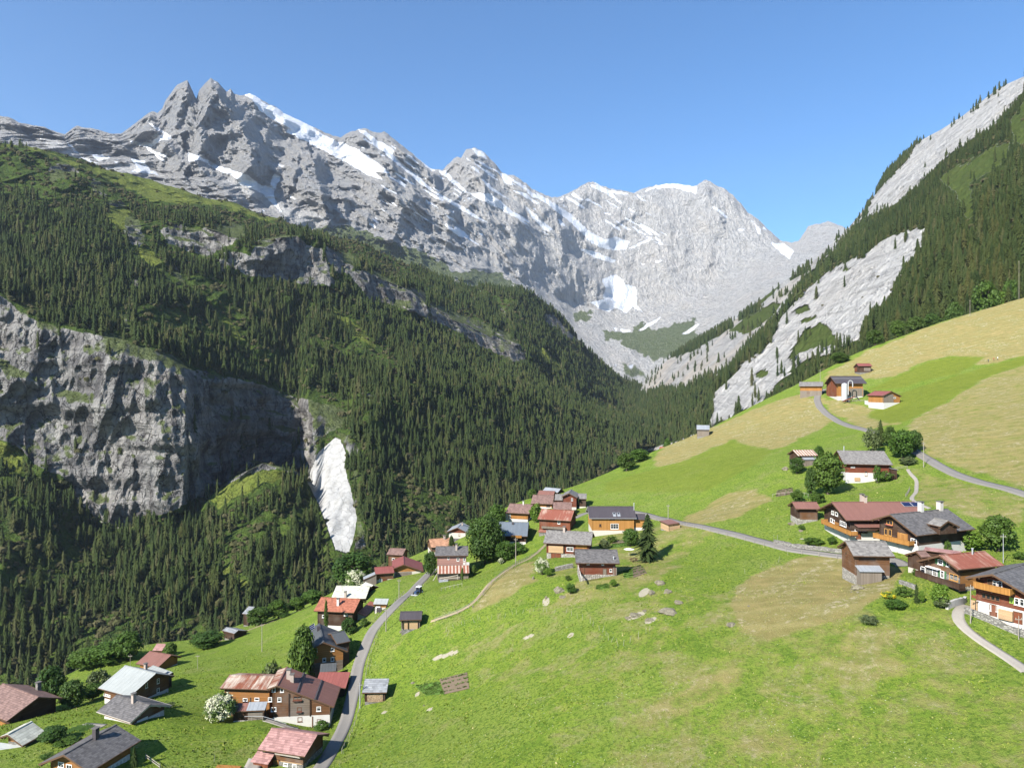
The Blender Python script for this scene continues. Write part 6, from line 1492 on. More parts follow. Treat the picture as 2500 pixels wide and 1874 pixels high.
s2.panel('A', 590, 300, 1, 1, 'dark') if False else None
s3 = House('outbuilding', 'shed', 'low outbuilding with a nearly flat pink grey roof behind the rusty chalet', cT, 127, dict(R0=(880, 225), R1=(1390, 222), A0=(848, 250), A1=(1330, 268)), 'dark', 'r_pink', ('dirty', .5), mono=True, og=.4, oe=.4, pitch=.22, sym=3)
h = House('chalet', 'house', 'white based chalet with honey balcony and pale green shutters at the gravel path', cT, 104, dict(R0=(1790, 520), R1=(2330, 420), A0=(2330, 880), B0=(1420, 596)), 'red', 'r_shingle', ('white', ('0', 1900, 985)), og=1.5, oe=.9, L0=14, sym=1.0)
for (x, y, w_, h_) in ((1815, 690, 46, 90), (1888, 700, 50, 90), (2115, 925, 50, 90), (2185, 940, 50, 95)): h.window('0', x, y, w_, h_)
h.window('0', 1735, 1000, 60, 90); h.window('0', 1860, 1020, 40, 90); h.door('0', 1800, 1050, 70, 150, 'redv'); h.door('0', 2130, 1150, 85, 150, 'redv'); h.door('0', 1755, 680, 46, 100, 'dark')
for i in range(4): h.window('0', 1670 + i * 62, 848 + i * 14, 50, 66, 'brown')
h.panel('0', 1880, 1020, 2070, 1195, 'straw', 'firewood_stack', .4); h.panel('0', 2015, 865, 2075, 960, M_lime, 'shutter', .07); h.panel('0', 1500, 900, 1590, 1060, 'straw', 'timber_screen', .3)
h.balcony('0', 1525, 745, 2025, 850, 1.6, .95)
h.panel('0', 1505, 835, 1640, 905, 'redv', 'board_front', .06)

# --- upper meadow
h = House('house', 'house', 'house with grey shingle roof, white base and red shutters among trees at the upper road', cU, 201, dict(R0=(950, 1240), R1=(1545, 1246), A0=(1035, 1408), A1=(1662, 1420)), 'red', 'r_slate', ('white', ('A', 1250, 1520)), og=.8, oe=1.0)
h.panel('A', 1100, 1480, 1290, 1522, 'red', 'shutter', .08); h.window('A', 1318, 1532, 30, 66, 'brown'); h.window('A', 1150, 1448, 46, 14); h.chimney(1038, 1245, 1.2, .3, steel=True); h.panel('A', 1170, 1580, 1240, 1625, 'straw', 'log_pile', .3)
h.box_annex('1', 1560, 1640, 1440, 1.5, .3, 'dark', 'r_slate', 'side_shed')
h = House('hut', 'hut', 'log hut under a rust and white striped tin roof behind bushes', cU, 215, dict(R0=(385, 1232), R1=(650, 1234), A0=(465, 1304), A1=(708, 1304), B0=(318, 1276)), 'darkv', 'r_stripe2', ('stone', .4), og=.6, oe=.5)
h.box_annex('A', 500, 705, 1322, 1.5, .55, 'greyw', 'r_zinc', 'lean_to')
h = House('barn', 'barn', 'low barn with grey roof on the ridge left of the silo', cU, 344, dict(R0=(470, 370), R1=(780, 374), A0=(470, 426), A1=(770, 428)), 'amberv', 'r_slate', ('greyw', ('A', 620, 485)), og=.6, oe=.9, pitch=.45)
h.window('A', 588, 505, 30, 26, 'brown')
h = House('barn', 'barn', 'big red brown barn with dark roof behind the white silo', cU, 328, dict(R0=(860, 297), R1=(1260, 300), A0=(938, 390), A1=(1325, 396), B0=(782, 396)), 'amberv', 'r_dark', ('white', 1.2), og=1.6, oe=1.2, pitch=.5)
h.panel('0', 818, 345, 945, 560, 'redv', 'board_front', .06); h.panel('A', 1110, 455, 1285, 555, 'greyw', 'weathered_boards', .06); h.window('0', 870, 515, 60, 26, 'brown')
b = MB(); p0 = h.on_roof(900, 330); p1 = h.on_roof(1290, 345); b.bar((-h.L / 2 + .2, p0.y, p0.z + .05), (h.L / 2 - .2, p0.y, p0.z + .05), .3, .12); b.build('snow_guard', M_metalgrey, h.roof)
h = House('shed', 'shed', 'small shed with a rose red roof on a long white wall beside the farm', cU, 298, dict(R0=(1405, 485), R1=(1645, 486), A0=(1345, 547), A1=(1525, 550), B1=(1778, 551)), 'amberv', 'r_red', ('white', ('A', 1430, 632)), og=.6, oe=.6, pitch=.42)
h.panel('1', 1530, 530, 1665, 634, 'greyw', 'weathered_boards', .06); h.window('1', 1680, 573, 24, 18, 'white')
h = House('hut', 'hut', 'lone log hut with a red roof highest on the hay meadow', cU, 368, dict(R0=(1195, 138), R1=(1380, 140), A0=(1228, 172), A1=(1386, 170), B0=(1148, 192)), 'darkv', 'r_red', ('stone', .6), og=.6, oe=.5, pitch=.5)
h.panel('A', 1290, 195, 1375, 235, 'greyw', 'pale_logs', .05); h.door('0', 1190, 215, 26, 50, 'redv')
h = House('shed', 'shed', 'grey shed with pale metal roof on the skyline left of the farm', c5, 338, dict(R0=(248, 1075), R1=(325, 1076), A0=(247, 1102), A1=(326, 1103)), 'greyw', 'r_zinc', ('stone', .3), og=.3, oe=.5)
h = House('shed', 'shed', 'rusty roofed shed just showing over the ridge of the green meadow', c5, 352, dict(R0=(28, 1206), R1=(80, 1206), A0=(15, 1232), A1=(68, 1234)), 'redv', 'r_brick', ('stone', .3), og=.3, oe=.4)

# --- lower western group
h = House('chalet', 'house', 'dark chalet with a broad pale metal roof above the dark shingle roof', cL, 152, dict(R0=(1545, 110), R1=(1908, 214), A0=(1190, 405), A1=(1602, 486), B1=(2140, 256)), 'old', 'r_white', ('white', .3), og=.9, oe=.9, sym=2.0)
for (x, y, w_, h_) in ((1798, 362, 24, 60), (1940, 308, 26, 60), (1940, 422, 30, 54)): h.window('1', x, y, w_, h_)
h.window('A', 1300, 478, 40, 26); h.window('A', 1340, 490, 30, 26); h.chimney(1788, 165, 1.0, .55, 'B')
w2 = House('rear_wing', None, None, cL, 160, dict(R0=(1880, 140), R1=(2110, 205), B1=(2125, 215), A1=(2020, 236)), 'dark', 'r_white', None, parent=h, og=.3, oe=.4, L0=8, wpr=3)
h = House('chalet', 'house', 'chalet with a dark shingle roof, white cellar and garage below the pale roof', cL, 129, dict(R0=(1430, 480), R1=(1840, 600), A0=(1186, 680), A1=(1605, 816), B1=(2102, 606)), 'old', 'r_shingle', ('white', .25), og=.9, oe=.9, sym=2.0, roof2='r_shingle', fascia=M_fasciaL)
h.panel('A', 1300, 730, 1590, 790, 'redv', 'upper_boards', .05); h.panel('A', 1462, 835, 1600, 960, 'white', 'plaster_wall', .06); h.panel('1', 1620, 850, 1670, 940, 'white', 'plaster_wall', .05); h.panel('1', 1680, 800, 1812, 900, M_frame, 'garage_door', .06); h.window('1', 1895, 765, 110, 70); h.window('A', 1525, 880, 60, 40); h.chimney(1640, 570, 1.3, .6, 'A')
h = House('chalet', 'house', 'chalet with dark chimney on a two toned roof and orange gable, at the lower edge', cL, 110, dict(R0=(740, 1218), R1=(1460, 836), A0=(1130, 1400), A1=(1702, 1050), B0=(476, 1330)), 'amber', 'r_shingle', ('white', .6), og=1.3, oe=1.0, sym=1.5)
h.window('0', 752, 1335, 60, 70); h.window('0', 850, 1360, 60, 60)
for (x, y) in ((1525, 1275), (1480, 1310), (1435, 1335), (1385, 1365)): h.window('A', x, y, 40, 60)
h.chimney(1175, 1010, 1.3, .7, 'A', mat=MAT['r_dark'])
h = House('barn', 'barn', 'big barn with a wide brown roof at the western frame edge', cL, 148, dict(R0=(30, 340), R1=(475, 502), A1=(82, 798), B1=(765, 520)), 'dark', 'r_brown2', ('dirty', .4), og=.8, oe=1.0, sym=2.5)
h.chimney(472, 420, 1.4, .8, 'B', mat=MAT['stone']); h.panel('A', 0, 800, 75, 880, 'amberv', 'board_front', .05)
h = House('barn', 'barn', 'barn with a cream coloured roof and orange gable at the lower left', cL, 118, dict(R0=(85, 955), R1=(400, 805), A1=(553, 925), A0=(285, 1120), B0=(0, 988)), 'amberv', 'r_cream', ('stone', .6), og=1.1, oe=.6, sym=1.5)
h.box_annex('0', -60, 290, 1055, 4.2, 1.5, 'greyw', 'r_white', 'lean_to')
h = House('house', 'house', 'yellow walled house with a dark brown roof uphill of the pale roofed chalet', c1, 189, dict(R0=(962, 900), R1=(1128, 926), A0=(888, 984), A1=(1010, 998), B1=(1176, 936)), 'amberv', 'r_brown', ('white', .4), og=.8, oe=.8)
h.panel('A', 915, 985, 1000, 1010, 'orange', 'board_front', .05)
h = House('hut', 'hut', 'hut with a dull rose roof between bushes behind the dark brown roof', c1, 206, dict(R0=(1020, 846), R1=(1070, 856), A0=(985, 890), A1=(1060, 905)), 'old', 'r_pink', ('stone', .3), og=.4, oe=.4)
h = House('shed', 'shed', 'low shed with grey roof half sunk in the slope beside the round tree', c1, 224, dict(R0=(1458, 744), R1=(1540, 756), A0=(1450, 768), A1=(1520, 788), B1=(1612, 772)), 'dark', 'r_grey', ('stone', .2), og=.4, oe=.3, pitch=.3)
h = House('hut', 'hut', 'hut with grey roof peeping out between the trees at the valley forest', c1, 254, dict(R0=(1612, 610), R1=(1652, 614), A0=(1570, 655), A1=(1612, 662)), 'dark', 'r_grey', ('stone', .4), og=.4, oe=.4)
for n_, e_, q_ in HOUSES:
    if e_ > 8 or not (2<q_[4]<22 and q_[5]<9): print('FIT', e_, q_, n_)
# ================================================================ roads, paths
def resample(P, step):
    P = np.asarray(P, float); d = np.r_[0, np.cumsum(np.linalg.norm(np.diff(P[:, :2], axis=0), axis=1))]
    n = max(2, int(d[-1] / step)); t = np.linspace(0, d[-1], n)
    # smooth the corners a little
    Q = np.c_[np.interp(t, d, P[:, 0]), np.interp(t, d, P[:, 1])]
    for _ in range(6): Q[1:-1] = .25 * Q[:-2] + .5 * Q[1:-1] + .25 * Q[2:]
    return Q
ROADS = []
def strip(name, px, width, mat, label, lift=.07, step=1.2, wob=.0, kind='structure', cat=None):
    P = np.array([hit(*q) if len(q) == 2 else np.array([(q[0] - CX) / F * q[2], q[2], 0]) for q in px])
    Q = resample(P, step); ROADS.append((Q, width))
    T = np.gradient(Q, axis=0); T /= np.linalg.norm(T, axis=1, keepdims=True); N = np.c_[-T[:, 1], T[:, 0]]
    us = np.array([-.5, -.5, -.25, 0, .25, .5, .5]); V = []
    w_ = width * (1 + wob * perlin(np.arange(len(Q)) * .35, np.zeros(len(Q)), seed=5))
    for k, u in enumerate(us):
        p = Q + N * (u * w_)[:, None]; z = ground(p[:, 0], p[:, 1])
        if k in (0, 6): z = z - .5
        V.append(np.c_[p, z])
    zc = np.max(np.array([v[:, 2] for v in V[1:6]]), axis=0) * .5 + np.mean(np.array([v[:, 2] for v in V[1:6]]), axis=0) * .5
    for k in range(1, 6): V[k][:, 2] = np.maximum(V[k][:, 2], zc - .12) + lift
    V = np.stack(V, 1).reshape(-1, 3)
    o = link_mesh(name, V, grid_faces(len(Q), 7), mat, smooth=True); tag(o, label, cat, kind=kind)
    return Q
def road_mat(name, a, b):
    m = NT(name, .9, .15); p = m.geo(); n = m.noise(p, .5, 5, .65); n2 = m.noise(p, 5, 3, .6)
    c = m.mix(n, a, b); c = m.mix(m.ramp(n2, [(.55, 0), (.75, .4)]), c, tuple(v * .6 for v in a)); m.color(c); return m.m
M_road = road_mat('lane_asphalt', (.150, .140, .126), (.205, .192, .175)); M_gravel = road_mat('pale_gravel', (.23, .21, .175), (.32, .29, .25)); M_dirt = road_mat('trodden_earth', (.26, .20, .115), (.36, .29, .18))
lane = strip('road', [cM(1250, 1560), cM(1340, 1478), cM(1440, 1290), cM(1560, 1080), cM(1640, 900), cM(1690, 700), cM(1740, 500), cN(910, 1580), cN(985, 1400), cN(1030, 1290), cN(1085, 1150), cN(1140, 1040), cN(1215, 960), cN(1290, 890), cN(1390, 780), cN(1510, 670), cN(1640, 550), cN(1750, 440), cN(1850, 330), cN(1940, 235), cN(2020, 165)], 2.6, M_road, 'narrow grey lane climbing between the lower houses')
lane2 = strip('road', [cO(2000, 470), cO(2100, 420), cO(2200, 385), cQ(1000, 330), cQ(1450, 375), cQ(1640, 420), cQ(1900, 480), cQ(2212, 555), c4(60, 755), c4(200, 793), c4(400, 850), c4(600, 872), c4(740, 890), c4(860, 900), c4(1120, 905), c4(1180, 960)], 2.4, M_road, 'middle lane running past the orange house to the eastern chalets')
up = strip('road', [c5(1010, 860), c5(975, 895), c5(970, 925), c5(985, 965), c5(1030, 1010), c5(1100, 1055), c5(1180, 1085), c5(1275, 1108), c5(1400, 1150), c5(1520, 1215), c5(1610, 1265), c5(1700, 1320), c5(1800, 1370), c5(1950, 1420), c5(2120, 1460), c5(2212, 1490), c5(2330, 1530)], 3.0, M_road, 'upper road curving to the farm with the silo')
strip('path', [cT(1430, 980), cT(1340, 1050), cT(1270, 1100), cT(1255, 1140), cT(1300, 1215), cT(1400, 1310), cT(1550, 1410), cT(1700, 1500), cT(1850, 1590), cT(2000, 1680), cT(2110, 1760), cT(2260, 1880)], 1.5, M_gravel, 'pale gravel path below the white based chalet', wob=.15)
strip('path', [cU(1845, 1478), cU(1860, 1520), cU(1900, 1560), cU(1960, 1600), cR(1490, 12), cR(1440, 55), cR(1440, 95), cR(1530, 145), cR(1640, 182)], .9, M_gravel, 'stepped footpath down from the upper road', wob=.2)
foot = strip('path', [c3(1380, 705), c3(1310, 780), c3(1200, 852), c3(1100, 905), c3(960, 1000), c3(880, 1088), c3(835, 1150), c3(790, 1200), c3(680, 1255), c3(560, 1290), c3(480, 1315)], .8, M_dirt, 'trodden footpath with a wooden rail across the meadow', wob=.3)
strip('path', [(*c1(1380, 890), 222), (*c1(1480, 860), 226), (*c1(1600, 803), 236), (*c1(1760, 757), 246), (*c1(1860, 722), 252), (*c2(700, 630), 258)], .9, M_dirt, 'footpath along the lower meadow edge', wob=.3)
strip('path', [cM(640, 895), cM(780, 950), cM(900, 985), cM(1040, 1010)], 1.6, M_gravel, 'gravel drive in front of the large chalet', wob=.2)
strip('path', [cM(420, 1600), cM(470, 1480), cM(540, 1370)], 2.6, M_gravel, 'worn gravel yard left of the pink roofed barn', wob=.2)
strip('path', [cL(1000, 850), cL(1120, 890), cL(1260, 870)], 2.2, M_gravel, 'gravel yard below the dark shingle chalet', wob=.3)
def near_road(x, y, pad=.3):
    r = np.zeros(len(x), bool)
    for Q, w_ in ROADS:
        for i in range(0, len(Q), 2): r |= (x - Q[i, 0]) ** 2 + (y - Q[i, 1]) ** 2 < (w_ / 2 + pad + .5) ** 2
    return r

# ================================================================ trees, bushes placed one by one
def pick_h(cr, x, ytop, ybase, Y=None):
    sx, sb = cr(x, ybase); st = cr(x, ytop)[1]
    if Y is None: p = hit(sx, sb); return p, (sb - st) / F * p[1]
    X = (sx - CX) / F * Y; g = g1(X, Y); return np.array([X, Y, g]), (CY - st) / F * Y - g
def T(kind, cr, x, yt, yb, wpx, label, Y=None, name=None, cat=None, var=None, group=None):
    p, h = pick_h(cr, x, yt, yb, Y); sc = cr(1, 0)[0] - cr(0, 0)[0]; wid = wpx * sc / F * p[1]
    base = {'maple': 1.0, 'broad': .85, 'dark': .88, 'lime': .9, 'bush': 1.08, 'grey': 1.05, 'ball': .98, 'white': 1.1, 'yellow': 1.2, 'slim': .6}
    if kind == 'spruce': return spruce(p, h, wid / h / .32, label, group)
    w_ = wid / h / base[kind]
    nm = name or ('bush' if kind in ('bush', 'grey', 'ball', 'white', 'yellow') else 'broadleaf_tree'); ct = cat or ('bush' if nm == 'bush' else 'tree')
    return broadleaf(nm, kind, p, h, w_, label, ct, group, var)
T('maple', c3, 900, 490, 870, 300, 'huge dense dark maple standing in the middle of the village', name='maple_tree')
T('spruce', cQ, 1600, 385, 1115, 420, 'solitary bushy spruce right of the orange house', None)
T('lime', c3, 1290, 395, 552, 110, 'small bright green tree left of the brick red gallery chalet')
T('broad', c3, 985, 405, 560, 150, 'leafy tree rising behind the huge maple', 240)
T('broad', c3, 1050, 690, 850, 150, 'leafy young tree at the foot of the huge maple'); T('bush', c3, 1150, 690, 800, 150, 'low leafy bush right of the huge maple')
T('white', c3, 1338, 815, 955, 130, 'white blossoming elder beside the stone wall of the log chalets'); T('ball', c3, 1382, 895, 970, 78, 'clipped round green bush next to the white elder')
T('bush', c3, 1560, 1005, 1102, 90, 'dark green bush behind pale rocks in the meadow'); T('ball', cQ, 1090, 1360, 1485, 140, 'round leafy bush on the slope below the dark red log chalet'); T('bush', cQ, 405, 1295, 1395, 100, 'small bush left of the dark red log chalet')
T('broad', cQ, 1350, 600, 880, 260, 'spreading apple tree left of the solitary spruce'); T('dark', cQ, 1270, 570, 660, 150, 'dark shrub in front of the orange house'); T('grey', cQ, 950, 745, 925, 200, 'grey green shrub between the two grey roofed log chalets'); T('bush', cQ, 1060, 700, 830, 180, 'garden shrub below the orange house')
T('slim', c3, 640, 650, 760, 60, 'slender tree standing behind the pink house'); T('bush', cO, 640, 1080, 1240, 110, 'bush at the right corner of the rusty striped lean-to'); T('slim', cO, 490, 1120, 1330, 60, 'thin sapling in front of the rusty striped lean-to')
T('white', cO, 1010, 990, 1090, 90, 'white flowering shrub on the bank below the maple'); T('dark', cO, 60, 900, 1110, 200, 'dark bushy tree at the left gable of the pink house', 214); T('bush', cO, 600, 460, 520, 150, 'bright bush behind the silvery roofed chalet', 262); T('broad', cO, 1430, 70, 260, 130, 'tree left of the ridge barns', 285); T('broad', cO, 980, 290, 520, 230, 'tall tree between maple and plain brown roof', 252)
T('spruce', cO, 340, 690, 850, 110, 'little spruce in front of the orange slab roof', 236)
# lower village
T('broad', c2, 690, 640, 985, 190, 'airy tall tree shading the amber chalet', 150, var=1); T('dark', cN, 600, 735, 1040, 260, 'round dark tree in front of the brick red roof'); T('dark', cN, 790, 860, 1120, 240, 'dark tree beside the lane below the brick red roof'); T('bush', cN, 1000, 860, 1010, 160, 'loose bush on the lane verge near the brick red roof')
T('dark', c2, 1045, 130, 340, 300, 'broad dark tree behind the white elder at the forest edge', 246); T('white', c2, 1065, 245, 385, 170, 'large white elder left of the red barn', 224); T('slim', c2, 855, 450, 660, 45, 'thin pale birch before the brick red roof', 178)
T('white', cM, 90, 535, 985, 420, 'big round white blossoming elder beside the rusty wing', 131); T('grey', cM, 720, 150, 320, 330, 'flowering shrubs heaped uphill of the rusty wing', 152); T('bush', cM, 750, 110, 200, 90, 'small dark shrub above the flowering shrubs', 158); T('bush', cM, 1330, 890, 1010, 200, 'shrub at the white corner of the large chalet')
T('dark', c2, 380, 520, 660, 170, 'dark round tree right of the grey peeping hut', 246); T('broad', c2, 520, 470, 640, 150, 'mid green tree above the lower footpath', 252); T('broad', c2, 650, 450, 600, 130, 'pale stemmed tree at the end of the lower footpath', 258); T('broad', c2, 760, 400, 520, 160, 'bushy tree behind the cream roofed house', 262); T('dark', c2, 560, 560, 630, 90, 'low dark tree below the footpath trees', 250)
T('dark', c1, 1345, 775, 925, 220, 'big round dark tree left of the low grey shed', 214); T('broad', c1, 1100, 840, 915, 90, 'small tree between the dark brown roof and the rose hut', 202)
for (x, yt, yb, w_, k, l) in ((700, 840, 1090, 260, 'broad', 'tall leafy tree above the pale metal roof'), (560, 880, 1060, 220, 'broad', 'leafy tree second above the pale metal roof'), (830, 770, 960, 180, 'broad', 'leafy tree nearest the dark brown roof'), (330, 990, 1150, 180, 'dark', 'dark leafy tree behind the big brown barn'), (640, 1000, 1110, 150, 'grey', 'grey leaved tree left of the pale metal roof'), (470, 1080, 1260, 170, 'dark', 'dark bushy tree right of the big brown barn'), (600, 1110, 1250, 130, 'broad', 'bush like tree at the corner of the pale metal roof'), (760, 930, 1060, 170, 'broad', 'low leafy tree left of the dark brown roof')):
    T(k, c1, x, yt, yb, w_, l, {470: 152, 600: 158, 640: 172, 330: 165}.get(x, 206), name='broadleaf_tree', cat='tree')
T('dark', cL, 640, 870, 1140, 330, 'dark bush right of the cream roofed barn', 117, name='bush', cat='bush'); T('bush', cL, 800, 1010, 1230, 300, 'garden bush along the two toned roof', 116); T('bush', cL, 980, 900, 1020, 330, 'loose garden shrubs above the two toned roof', 122); T('spruce', cL, 1650, 1110, 1400, 110, 'narrow young spruce at the corner of the two toned roof', 110); T('grey', cL, 2090, 560, 650, 130, 'grey shrub at the right end of the dark shingle roof', 138)
T('bush', cL, 580, 1190, 1290, 180, 'low bush in front of the two toned roof', 111)
# eastern group
T('broad', c4, 640, 145, 460, 230, 'big leafy tree left of the white based house with red shutters', 186, var=0); T('dark', c4, 520, 255, 430, 90, 'slim dark tree left of the big leafy tree', 186); T('dark', c4, 420, 185, 312, 110, 'dark bush like tree before the striped roof hut', 206); T('broad', c4, 575, 105, 235, 70, 'small tree right of the striped roof hut', 216)
T('grey', cU, 1400, 885, 1230, 230, 'grey green tree above the house with red shutters', 215, name='broadleaf_tree', cat='tree'); T('spruce', cU, 1500, 845, 1190, 120, 'spruce tip standing among the leafy trees at the upper road', 222); T('dark', cU, 1620, 920, 1240, 180, 'dark tree right of the spruce at the upper road', 220); T('broad', cU, 1780, 965, 1410, 330, 'large spreading tree beside the upper road', 206); T('dark', cU, 1930, 970, 1380, 200, 'rounded dark tree closest to the upper road bend', 210)
T('grey', cU, 1850, 1300, 1420, 230, 'reddish low shrub beneath the large spreading tree', 200); T('bush', cU, 1460, 1380, 1560, 110, 'bush before the white wall of the house with red shutters', 192); T('bush', cU, 1560, 1480, 1590, 220, 'low hedge like bush right of the white wall', 192)
T('lime', c4, 1640, 695, 845, 190, 'bright green bush right of the shingled chalet', name='bush', cat='bush'); T('broad', c4, 1840, 590, 855, 230, 'full green tree between chalet and flag pole'); T('bush', c4, 1995, 850, 935, 90, 'dark bush at the right frame edge above the corner chalet', 128); T('bush', cR, 1830, 490, 600, 80, 'climbing shrub at the shed corner of the shingled chalet', 134)
T('lime', cT, 1080, 640, 1000, 250, 'bright young tree in front of the dark balcony', var=2); T('spruce', cT, 760, 690, 950, 120, 'small spruce left of the bright young tree'); T('ball', cT, 830, 760, 950, 110, 'clipped dome shaped bush beside the small spruce'); T('yellow', cT, 385, 755, 885, 230, 'yellow flowering broom in the dry meadow'); T('bush', cT, 590, 700, 860, 220, 'wild bush right of the yellow broom'); T('grey', cT, 1090, 830, 1010, 260, 'silver leaved shrub at the gravel path bend'); T('bush', cT, 480, 880, 1020, 320, 'weedy bush below the yellow broom'); T('grey', cT, 120, 1090, 1230, 260, 'grey green weed thicket in the lower meadow'); T('bush', cT, 740, 470, 600, 100, 'potted shrub on the dark balcony corner', 121)
T('bush', cR, 255, 345, 415, 80, 'small dark shrub below the log store'); T('bush', cR, 580, 465, 570, 110, 'shrub in front of the wide chalet basement'); T('bush', cR, 380, 480, 570, 220, 'weedy shrubs on the bank of the middle lane')
T('bush', c4, 560, 420, 500, 130, 'vegetable bush by the garden fence', 178); T('bush', c4, 420, 400, 470, 100, 'berry bush by the garden fence', 182)
# broadleaved trees at the edge of the upper forest and of the ridge
for (x, yt, yb, w_, k, Y, l) in ((1105, 635, 735, 115, 'dark', 405, 'round tree standing out of the ridge forest above the farm'), (1455, 440, 590, 90, 'broad', 425, 'bright tree in the spruce edge above the red hut'), (1660, 400, 530, 120, 'dark', 438, 'dark broad tree in the spruce edge'), (1790, 330, 480, 110, 'dark', 445, 'dark broad tree left of the tall bare pole'), (1990, 205, 410, 150, 'broad', 446, 'large bright tree right of the tall bare pole'), (2070, 260, 370, 110, 'lime', 448, 'pale low tree at the upper meadow corner'), (1920, 390, 440, 70, 'broad', 444, 'small bush tree beside the tall bare pole'), (1560, 420, 560, 120, 'dark', 432, 'dark leafy tree among the edge spruces'), (2130, 190, 350, 90, 'broad', 450, 'leafy tree at the right end of the forest edge'), (1320, 500, 620, 100, 'dark', 420, 'leafy tree low in the spruce edge')):
    T(k, c5, x, yt, yb, w_, l, Y)
T('dark', c3, 1990, 10, 150, 150, 'broad dark tree below the ridge at the valley mouth', 305); T('broad', c3, 2090, -20, 120, 150, 'leafy tree on the ridge at the valley mouth', 318); T('broad', c5, 70, 1150, 1210, 60, 'leafy tree behind the rusty roofed ridge shed', 365)

# ================================================================ fences, poles, posts
PM = {}
def post_mesh(h, r=.05):
    k = (h, r)
    if k not in PM:
        b = MB(); b.tube([(0, 0, -.3), (0, 0, h)], [r, r * .85], 6); m = bpy.data.meshes.new('post'); m.from_pydata(b.v, [], b.f); m.materials.append(M_postwood); PM[k] = m
    return PM[k]
M_postwood = flat('weathered_post', (.28, .25, .21), .9, .1); M_stake = flat('bleached_stake', (.33, .31, .26), .9, .1)
def fence(px, label, step=2.5, h=1.0, rails=(.45, .85), r=.05, rail_w=.07, name='fence', mat=None, Q=None):
    if Q is None:
        P = np.array([hit(*q) if len(q) == 2 else np.array([(q[0] - CX) / F * q[2], q[2], 0]) for q in px]); Q = resample(P, step)
    G = ground(Q[:, 0], Q[:, 1]); c = Q.mean(0); gz = g1(*c)
    t = empty(name, (c[0], c[1], gz)); tag(t, label, 'fence')
    for (x, y), z in zip(Q, G):
        o = bpy.data.objects.new('post', post_mesh(h, r)); COL.objects.link(o); o.parent = t; o.location = (x - c[0], y - c[1], z - gz); o.rotation_euler = (random.uniform(-.05, .05), random.uniform(-.05, .05), 0)
    if rails:
        b = MB()
        for i in range(len(Q) - 1):
            for rz in rails: b.bar((Q[i, 0] - c[0], Q[i, 1] - c[1], G[i] - gz + rz), (Q[i + 1, 0] - c[0], Q[i + 1, 1] - c[1], G[i + 1] - gz + rz), rail_w * .6, rail_w)
        b.build('rail', mat or M_postwood, t)
    return t
def offset(Q, d):
    T_ = np.gradient(Q, axis=0); T_ /= np.linalg.norm(T_, axis=1, keepdims=True); return Q + np.c_[-T_[:, 1], T_[:, 0]] * d
fence(None, 'wooden rail fence along the trodden footpath', Q=offset(foot, .9)[::2], h=1.05, rails=(.4, .75, 1.0))
fence(None, 'low fence on the meadow side of the lower lane', Q=offset(lane, -2.1)[6::2][:45], h=.85, rails=(.75,), r=.045)
fence(None, 'wire fence on the downhill side of the middle lane', Q=offset(lane2, -1.5)[26::3], h=.9, rails=(.85,), r=.045, rail_w=.03)
fence([cN(1440, 660), cN(1500, 600), cN(1580, 530)], 'short timber rail beside the tall lane pole', h=.9)
fence([cN(1160, 890), cN(1230, 830), cN(1310, 770)], 'low rail on the verge below the tiny white shed', h=.7, rails=(.6,))
fence([cM(230, 890), cM(550, 900), cM(740, 960), cM(900, 990)], 'pale railing along the drive of the large chalet', h=.9, step=2.0, rails=(.85,), mat=M_metalgrey)
fence([cU(1050, 615), cU(1180, 625), cU(1360, 632)], 'grey paddock fence in front of the farm', h=1.1, step=1.6, rails=(.35, .7, 1.0))
fence([cU(1680, 1490), cU(1760, 1490), cU(1840, 1470)], 'garden fence at the top of the stepped path', h=.9, step=1.2)
fence([c4(250, 470), c4(330, 460), c4(420, 445), c4(500, 470)], 'vegetable garden fence of the eastern meadow', h=.9, step=1.3, rails=(.8,))
fence([cL(1790, 1265), cL(1880, 1340), cL(1960, 1390)], 'white plank fence at the lower frame edge', h=.9, step=1.6, rails=(.35, .7), mat=M_fasciaL)
fence([c3(560, 1080), c3(640, 1060), c3(720, 1045)], 'picket fence below the rusty striped lean-to', h=.9, step=.9, rails=(.7,))
fence([cR(1375, 60), cR(1400, 30), cR(1420, -20)], 'short rustic fence beside the stepped path', h=.9, step=1.1)
fence([(*c1(1440, 860), 225), (*c1(1600, 795), 238), (*c1(1760, 748), 248), (*c1(1860, 716), 254)], 'thin stake fence along the lower footpath', h=1.0, step=3, rails=(.9,), rail_w=.03, r=.045)
b = MB(); b.tube([(0, 0, -.3), (0, 0, 1.1)], [.026, .02], 6); SM = bpy.data.meshes.new('fence_stake'); SM.from_pydata(b.v, [], b.f); SM.materials.append(M_stake)
STK = [c3(*q) for q in ((603, 1430), (598, 1395), (655, 1370), (720, 1345), (742, 1335), (815, 1325), (845, 1305), (862, 1310), (925, 1305), (945, 1300), (997, 1295), (1048, 1290), (1110, 1262), (1140, 1260), (1187, 1255), (1242, 1250), (1270, 1240), (1290, 1205), (1310, 1200), (1345, 1240), (1375, 1245), (1430, 1255), (1522, 1255), (1565, 1270), (1610, 1290), (1650, 1305), (1710, 1330), (1730, 1355), (1780, 1385), (1805, 1400), (1830, 1430), (1850, 1460), (1870, 1475), (1925, 1505), (1965, 1500), (2015, 1480), (2080, 1450), (2140, 1410), (2165, 1390))]
STK += [c4(*q) for q in ((165, 970), (290, 930), (355, 880), (258, 770), (285, 770), (215, 655), (55, 1010))] + [cM(*q) for q in ((1600, 1300), (1925, 280), (1945, 180), (1665, 1180), (600, 250), (500, 1390), (15, 1400))]
